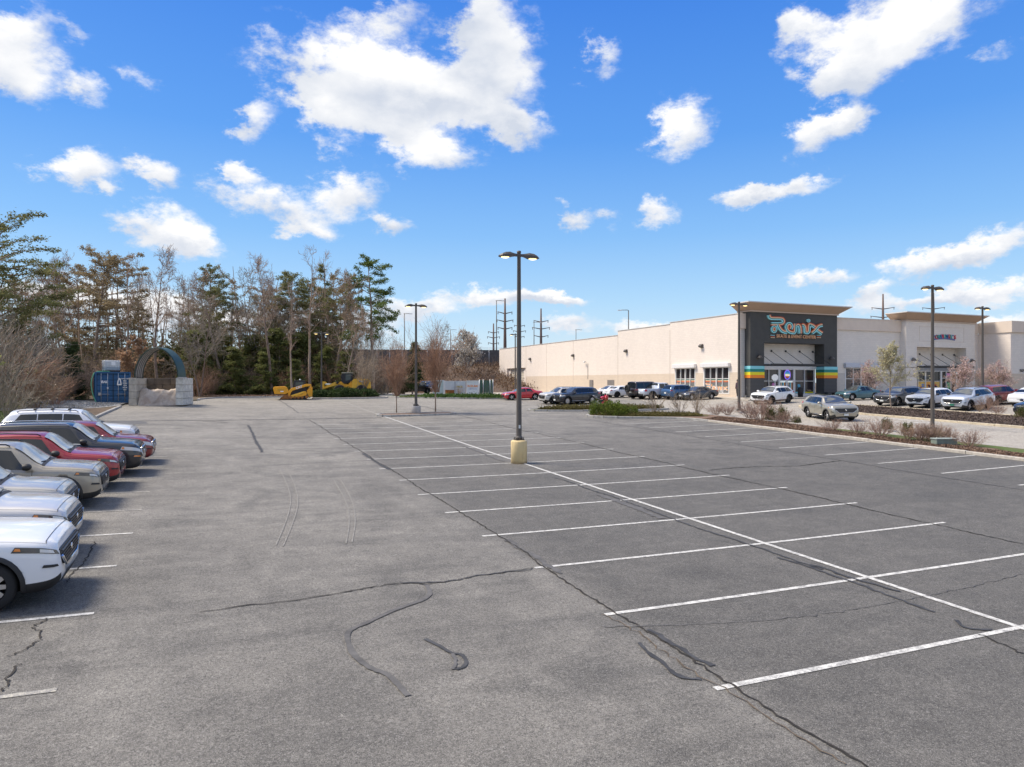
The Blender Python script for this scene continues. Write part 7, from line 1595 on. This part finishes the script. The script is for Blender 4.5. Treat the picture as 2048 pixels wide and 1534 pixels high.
# brush on the slope
rs = np.random.RandomState(15); seg = []; C = []
def ez(w):
    for (a, za), (b, zb) in zip(prof, prof[1:]):
        if a <= w <= b: return za + (zb - za) * (w - a) / (b - a)
    return 0
for _ in range(3000):
    s_ = rs.uniform(-22, 28); w = rs.uniform(114, 139); x, y = emb(s_, w); z = ez(w); wander(rs, np.array([x, y, z]), np.array([rs.normal() * .5, rs.normal() * .5, 1]), rs.uniform(.8, 2.4), .03, .01, 3, seg, .25)
for _ in range(260):
    s_ = rs.uniform(-22, 28); w = rs.uniform(113, 138); x, y = emb(s_, w); C.append(np.array([x, y, ez(w) + .5]) + rs.normal(size=(40, 3)) * np.array([.8, .8, .4]))
em = props(link('embankment_brush', np_mesh('embankment_brush', *tubes_np(seg, 3), [B_brush])), 'brown leafless brush covering the embankment below the retaining wall', 'brush', None, 'stuff')
link('leaves', np_mesh('emb_leaves', *quads_np(np.concatenate(C), .3, rs, .6), [leaf_mat('emb_leaf', (.07, .04, .03), (.20, .13, .08))]), em)['kind'] = 'stuff'
plant('blossom_tree', WHITE, BT, (*emb((937 - 900) / FPX * 128, 128), 2.6), .5, 1.0, 'white-blossomed tree on the embankment left of the cream building', 'tree', None, 1.0).scale = (1.05, 1.05, 1.12)

def bin_at(px0, px1, ytop, dep, name, label, cat, m, D=2.0, lid=None, zb=None):
    d = ray((px0 + px1) / 2, 765); x, y = d.x * dep, d.y * dep; z = gz(x, y) + .02; w = (px1 - px0) / FPX * dep; h = (765 - ytop) / FPX * dep + CAMZ - z
    t = empty(name, (x, y, z), -math.atan2(d.x, d.y), label, cat); MB().bx(-w / 2, w / 2, 0, D, 0, h).build('body', m, t, .03)
    for xx in (-w / 2 + .03, w / 2 - .03): MB().bx(xx - .05, xx + .05, -.04, .05, 0, h + .02).build('corner_post', M_frame, t)
    MB().bx(-w / 2 - .03, w / 2 + .03, -.05, D + .03, h, h + .08).build('top_rail', M_frame, t); return t, w, h
M_wh = mat('box_white', (.66, .68, .67), .6, noise=(1.5, .12)); M_wg = mat('box_greenish', (.50, .56, .50), .6, noise=(1.5, .15))
t, w, h = bin_at(933, 958, 762.5, 86, 'storage_container', 'white portable storage container with orange PACK-RAT lettering', 'container', M_wh)
text('PACK-RAT', .34, cR['orange'], t, (0, -.02, h * .66), F_, ext=.004, bold=.01); text('1-800-722-5728', .15, mat('text_blue', (.05, .08, .35), .5), t, (0, -.02, h * .46), F_, ext=.004)
t, w, h = bin_at(889, 931, 763, 92, 'storage_container', 'long white storage container behind brown brush, left of the lettered one', 'container', M_wh, 2.4)
text('PACK', .32, mat('text_mustard', (.55, .40, .02), .5), t, (w * .22, -.02, h * .6), F_, ext=.004, bold=.01); text('RAT', .16, mat('text_blue', ()), t, (w * .22, -.02, h * .42), F_, ext=.004)
MB().bx(-.03, .03, -.03, 0, 0, h).build('panel_joint', M_door, t); MB().bx(-w / 2 + .1, -.1, -.02, 0, h * .08, h * .36).build('dirt_panel', M_dirt, t)
bin_at(866, 888, 761.5, 88, 'storage_container', 'pale greenish storage container at the left end of the white ones', 'container', M_wg, 2.2)
ge = empty('enclosure_fence', (at(959, 90).x, at(959, 90).y, 0), -math.atan2(ray(972, 765).x, ray(972, 765).y), 'dark green screened enclosure fence with grey posts left of the building', 'fence')
ww = 27 / FPX * 90; gh_ = (765 - 760.5) / FPX * 90 + CAMZ
for i in range(9): a = ww * i / 9; MB().bx(a, a + ww / 9 - .02, 0, .04, .1, gh_).build('screen_panel', mat('screen_green', (.015, .085, .06), .6, noise=(2, .2)), ge)
for f in (0, .28, .78, 1): MB().tube([(ww * f, -.05, 0), (ww * f, -.05, gh_ + .1)], .05, 6).build('post', M_cage, ge)
for j in range(5): MB().bx(-.02, .02, .2 + j * .8, .96 + j * .8, .1, gh_).build('screen_panel', mat('screen_green', ()), ge)
d = ray(853, 765); vx, vy = d.x * 98, d.y * 98
car('dark pickup truck facing the camera behind the right young tree', 'pickup', 'pickup', P_black, 5.2, (vx, vy, .05), R(-75), ('bighl',), .95, .95, .38)
for (px, by, hpx, i, lab, wd) in ((903, 789, 16, 1, 'low tan brush in front of the long white container', 1.6), (918, 790, 20, 0, 'taller brown brush in front of the long white container', 1.3), (884, 789, 12, 1, 'low brown brush at the greenish container', 1.5)):
    p = hit(px, by); dep = p.x * SIN + p.y * COS; h = hpx / FPX * dep; plant('bare_shrub', SM[i], SH[:1], (p.x, p.y, gz(p.x, p.y)), rv.uniform(0, 6), h / (1.5, 1.1)[i] * wd, lab, 'shrub', None, h / (1.5, 1.1)[i])
rs = np.random.RandomState(21); C = []
for _ in range(160):
    t = rs.uniform(0, 1); x = n0.x + (n1.x - n0.x) * t; y = n0.y + (n1.y - n0.y) * t + rs.uniform(.3, 1.6); C.append(np.array([x, y, gz(x, y) + .22]) + rs.normal(size=(40, 3)) * np.array([.5, .35, .12]))
C = np.concatenate(C); props(link('low_juniper', np_mesh('low_juniper', *quads_np(C, .22, rs, .4), [L_jun])), 'low green ground cover along the far verge left of the red coupe', 'ground cover', None, 'stuff')
# ground cover tufts on islands, leaf litter at the wood edge, grass blades
def scatter(name, label, cat, poly, n, size, leaf, dz, seed, hs=.08, aspect=.5):
    rs = np.random.RandomState(seed); xs = [p[0] for p in poly]; ys = [p[1] for p in poly]; out = []
    def inside(x, y):
        r = False; j = len(poly) - 1
        for i in range(len(poly)):
            if (poly[i][1] > y) != (poly[j][1] > y) and x < (poly[j][0] - poly[i][0]) * (y - poly[i][1]) / (poly[j][1] - poly[i][1]) + poly[i][0]: r = not r
            j = i
        return r
    while len(out) < n:
        x, y = rs.uniform(min(xs), max(xs)), rs.uniform(min(ys), max(ys))
        if inside(x, y): out.append((x, y, gz(x, y) + dz + abs(rs.normal()) * hs))
    return props(link(name, np_mesh(name, *quads_np(np.array(out), size, rs, aspect), [leaf])), label, cat, None, 'stuff')
L_tuft = leaf_mat('tuft', (.07, .06, .02), (.20, .17, .06)); L_lit = leaf_mat('litter', (.13, .075, .045), (.40, .27, .18), trans=.1); L_gr = leaf_mat('grass_blade', (.06, .085, .015), (.15, .19, .045)); L_chip = leaf_mat('bark_chip', (.07, .04, .028), (.30, .20, .14), trans=0)
scatter('island_cover', 'brown-green ground cover on the long low island', 'ground cover', [(24.6, 53.2), (28.4, 51), (33.4, 49.5), (34.8, 50), (31, 52.6), (27.5, 53.8)], 14000, .14, L_tuft, .1, 31, .13)
scatter('nose_cover', 'green-brown ground cover around the island nose juniper', 'ground cover', [(26, 45.8), (29.2, 43.5), (32.5, 41.8), (33, 43.4), (31, 45.2), (28.6, 46.7)], 9000, .12, L_tuft, .1, 32, .09)
scatter('leaf_litter', 'fallen brown leaves at the kerb by the wood edge', 'leaves', [(.6, 79.5), (1, 79.2), (4, 80.6), (10, 80.8), (10, 86), (-2, 84)], 9000, .16, L_lit, .12, 33, .05)
scatter('verge_blades', 'grass blades on the verge left of the parked cars', 'grass', [(-17, 22), (-7.6, 22), (-7.4, 51), (-9, 55), (-14, 56), (-19, 48)], 16000, .10, L_gr, .12, 34, .03)
scatter('bark_chips', 'loose bark chips on the planted strip', 'mulch', [(31.1, 14), (31.1, 40), (33.2, 41), (33.9, 38), (33.3, 32), (32.5, 24), (32.3, 14)], 26000, .09, L_chip, .105, 35, .02)
scatter('dark_chips', 'loose dark mulch on the bed beyond the road', 'mulch', [(43.8, 14), (43.9, 41), (45.5, 45), (49.4, 45), (49.8, 14)], 22000, .10, leaf_mat('dark_chip', (.03, .02, .016), (.15, .11, .09), trans=0), .105, 36, .025)
scatter('north_blades', 'grass blades on the far verge', 'grass', [(n0.x - 3, n0.y + 2), (n1.x, n1.y + 1), (n1.x + 4, n1.y + 5), (n0.x, n0.y + 8.5)], 9000, .12, L_gr, .1, 37, .03)
# stones in the gravel
scatter('gravel_stones', 'grey stones spread in front of the blue container', 'gravel', [(-15, 58), (-12, 57.2), (-8.6, 59.8), (-7.2, 62.8), (-6.9, 66), (-12, 69), (-15.5, 65)], 9000, .12, leaf_mat('stone', (.20, .20, .20), (.55, .54, .52), trans=0), .125, 38, .01, .8)

# ------------------------------------------------------------------ far pylons, road lights, billboard
M_pyl = mat('weathered_steel', (.13, .085, .07), .8)
def pylon(px, top, arms, half, dep, label, rot=8):
    p = at(px, dep); d = ray(px, 765); t = empty('power_pylon', (p.x, p.y, 0), -math.atan2(d.x, d.y) + R(rot), label, 'pylon', 'steel power line poles behind the building')
    zt = (765 - top) / FPX * dep + CAMZ; MB().lathe([(.022 * zt, -.5), (.018 * zt, zt * .5), (.28, zt)], n=12).build('mast', M_pyl, t)
    for a, hf in zip(arms, half):
        z = (765 - a) / FPX * dep + CAMZ; L = hf / FPX * dep
        for sd in (-1, 1):
            ar_ = MB().tube([(0, 0, z - .25), (sd * L * .5, 0, z + .1), (sd * L, 0, z + .45)], [.22, .18, .12], 6).build('cross_arm', M_pyl, t)
            MB().lathe([(.10, z - .5), (.14, z - .2), (.10, z + .3)], (sd * L * .94, 0, 0), 8).build('insulator', M_pyl, ar_)
    return t
pylon(1010, 597, (626, 642, 657), (15, 17, 15), 260, 'tallest steel power pole with three pairs of arms left of the centre light pole')
pylon(1082, 617, (643, 657, 673), (15, 18, 15), 290, 'steel power pole with three pairs of arms right of the centre light pole')
pylon(987, 647, (665, 675, 687), (11, 13, 11), 330, 'shorter reddish power pole left of the tallest one')
pylon(1039, 640, (652, 663, 674), (11, 13, 10), 350, 'far power pole mostly hidden behind the centre light pole')
pylon(1766, 588, (617, 634), (22, 24), 300, 'power pole rising over the wall between the two portals', 20)
pylon(1867, 586, (617,), (21,), 310, 'power pole just behind the large light pole over the pale portal', 20)
def road_light(px, top, dep, label):
    p = at(px, dep); zt = (765 - top) / FPX * dep + CAMZ; t = empty('road_light', (p.x, p.y, 0), -YAW, label, 'road light', 'far road lights')
    MB().lathe([(.16, 0), (.09, zt)], n=8).build('pole', M_bronze, t); MB().tube([(0, 0, zt), (-.2, 0, zt + .1), (1.3 if px < 1200 else -1.5, 0, zt + .1)], .07, 6).build('arm', M_bronze, t); MB().box(((1.6 if px < 1200 else -1.9), 0, zt + .05), (.8, .3, .16)).build('lamp', M_frame, t)
road_light(993, 602, 170, 'tall far road light between the two power poles left of centre'); road_light(1068, 645, 190, 'far road light above the roof next to a power pole'); road_light(1257, 621, 150, 'road light above the middle of the cream wall')
road_light(809, 628, 180, 'far road light left of the tree island pole'); road_light(901, 660, 230, 'thin far road light over the embankment'); road_light(882, 673, 260, 'short far road light beside the billboard'); road_light(1152, 660, 230, 'short far road light just above the cream roof line')
p = at(868, 210); bb = empty('billboard', (p.x, p.y, 8), -math.atan2(ray(868, 765).x, ray(868, 765).y), 'small dark billboard on posts far behind the embankment', 'billboard')
MB().bx(-1.3, 1.3, 0, .2, 2.4, 3.4).build('panel', M_black, bb); MB().bx(-.9, 1.5, 0, .2, 1.5, 2.2).build('panel', M_black, bb); [MB().bx(x - .08, x + .08, .05, .2, -1, 2.4).build('post', M_pyl, bb) for x in (-.7, .8)]
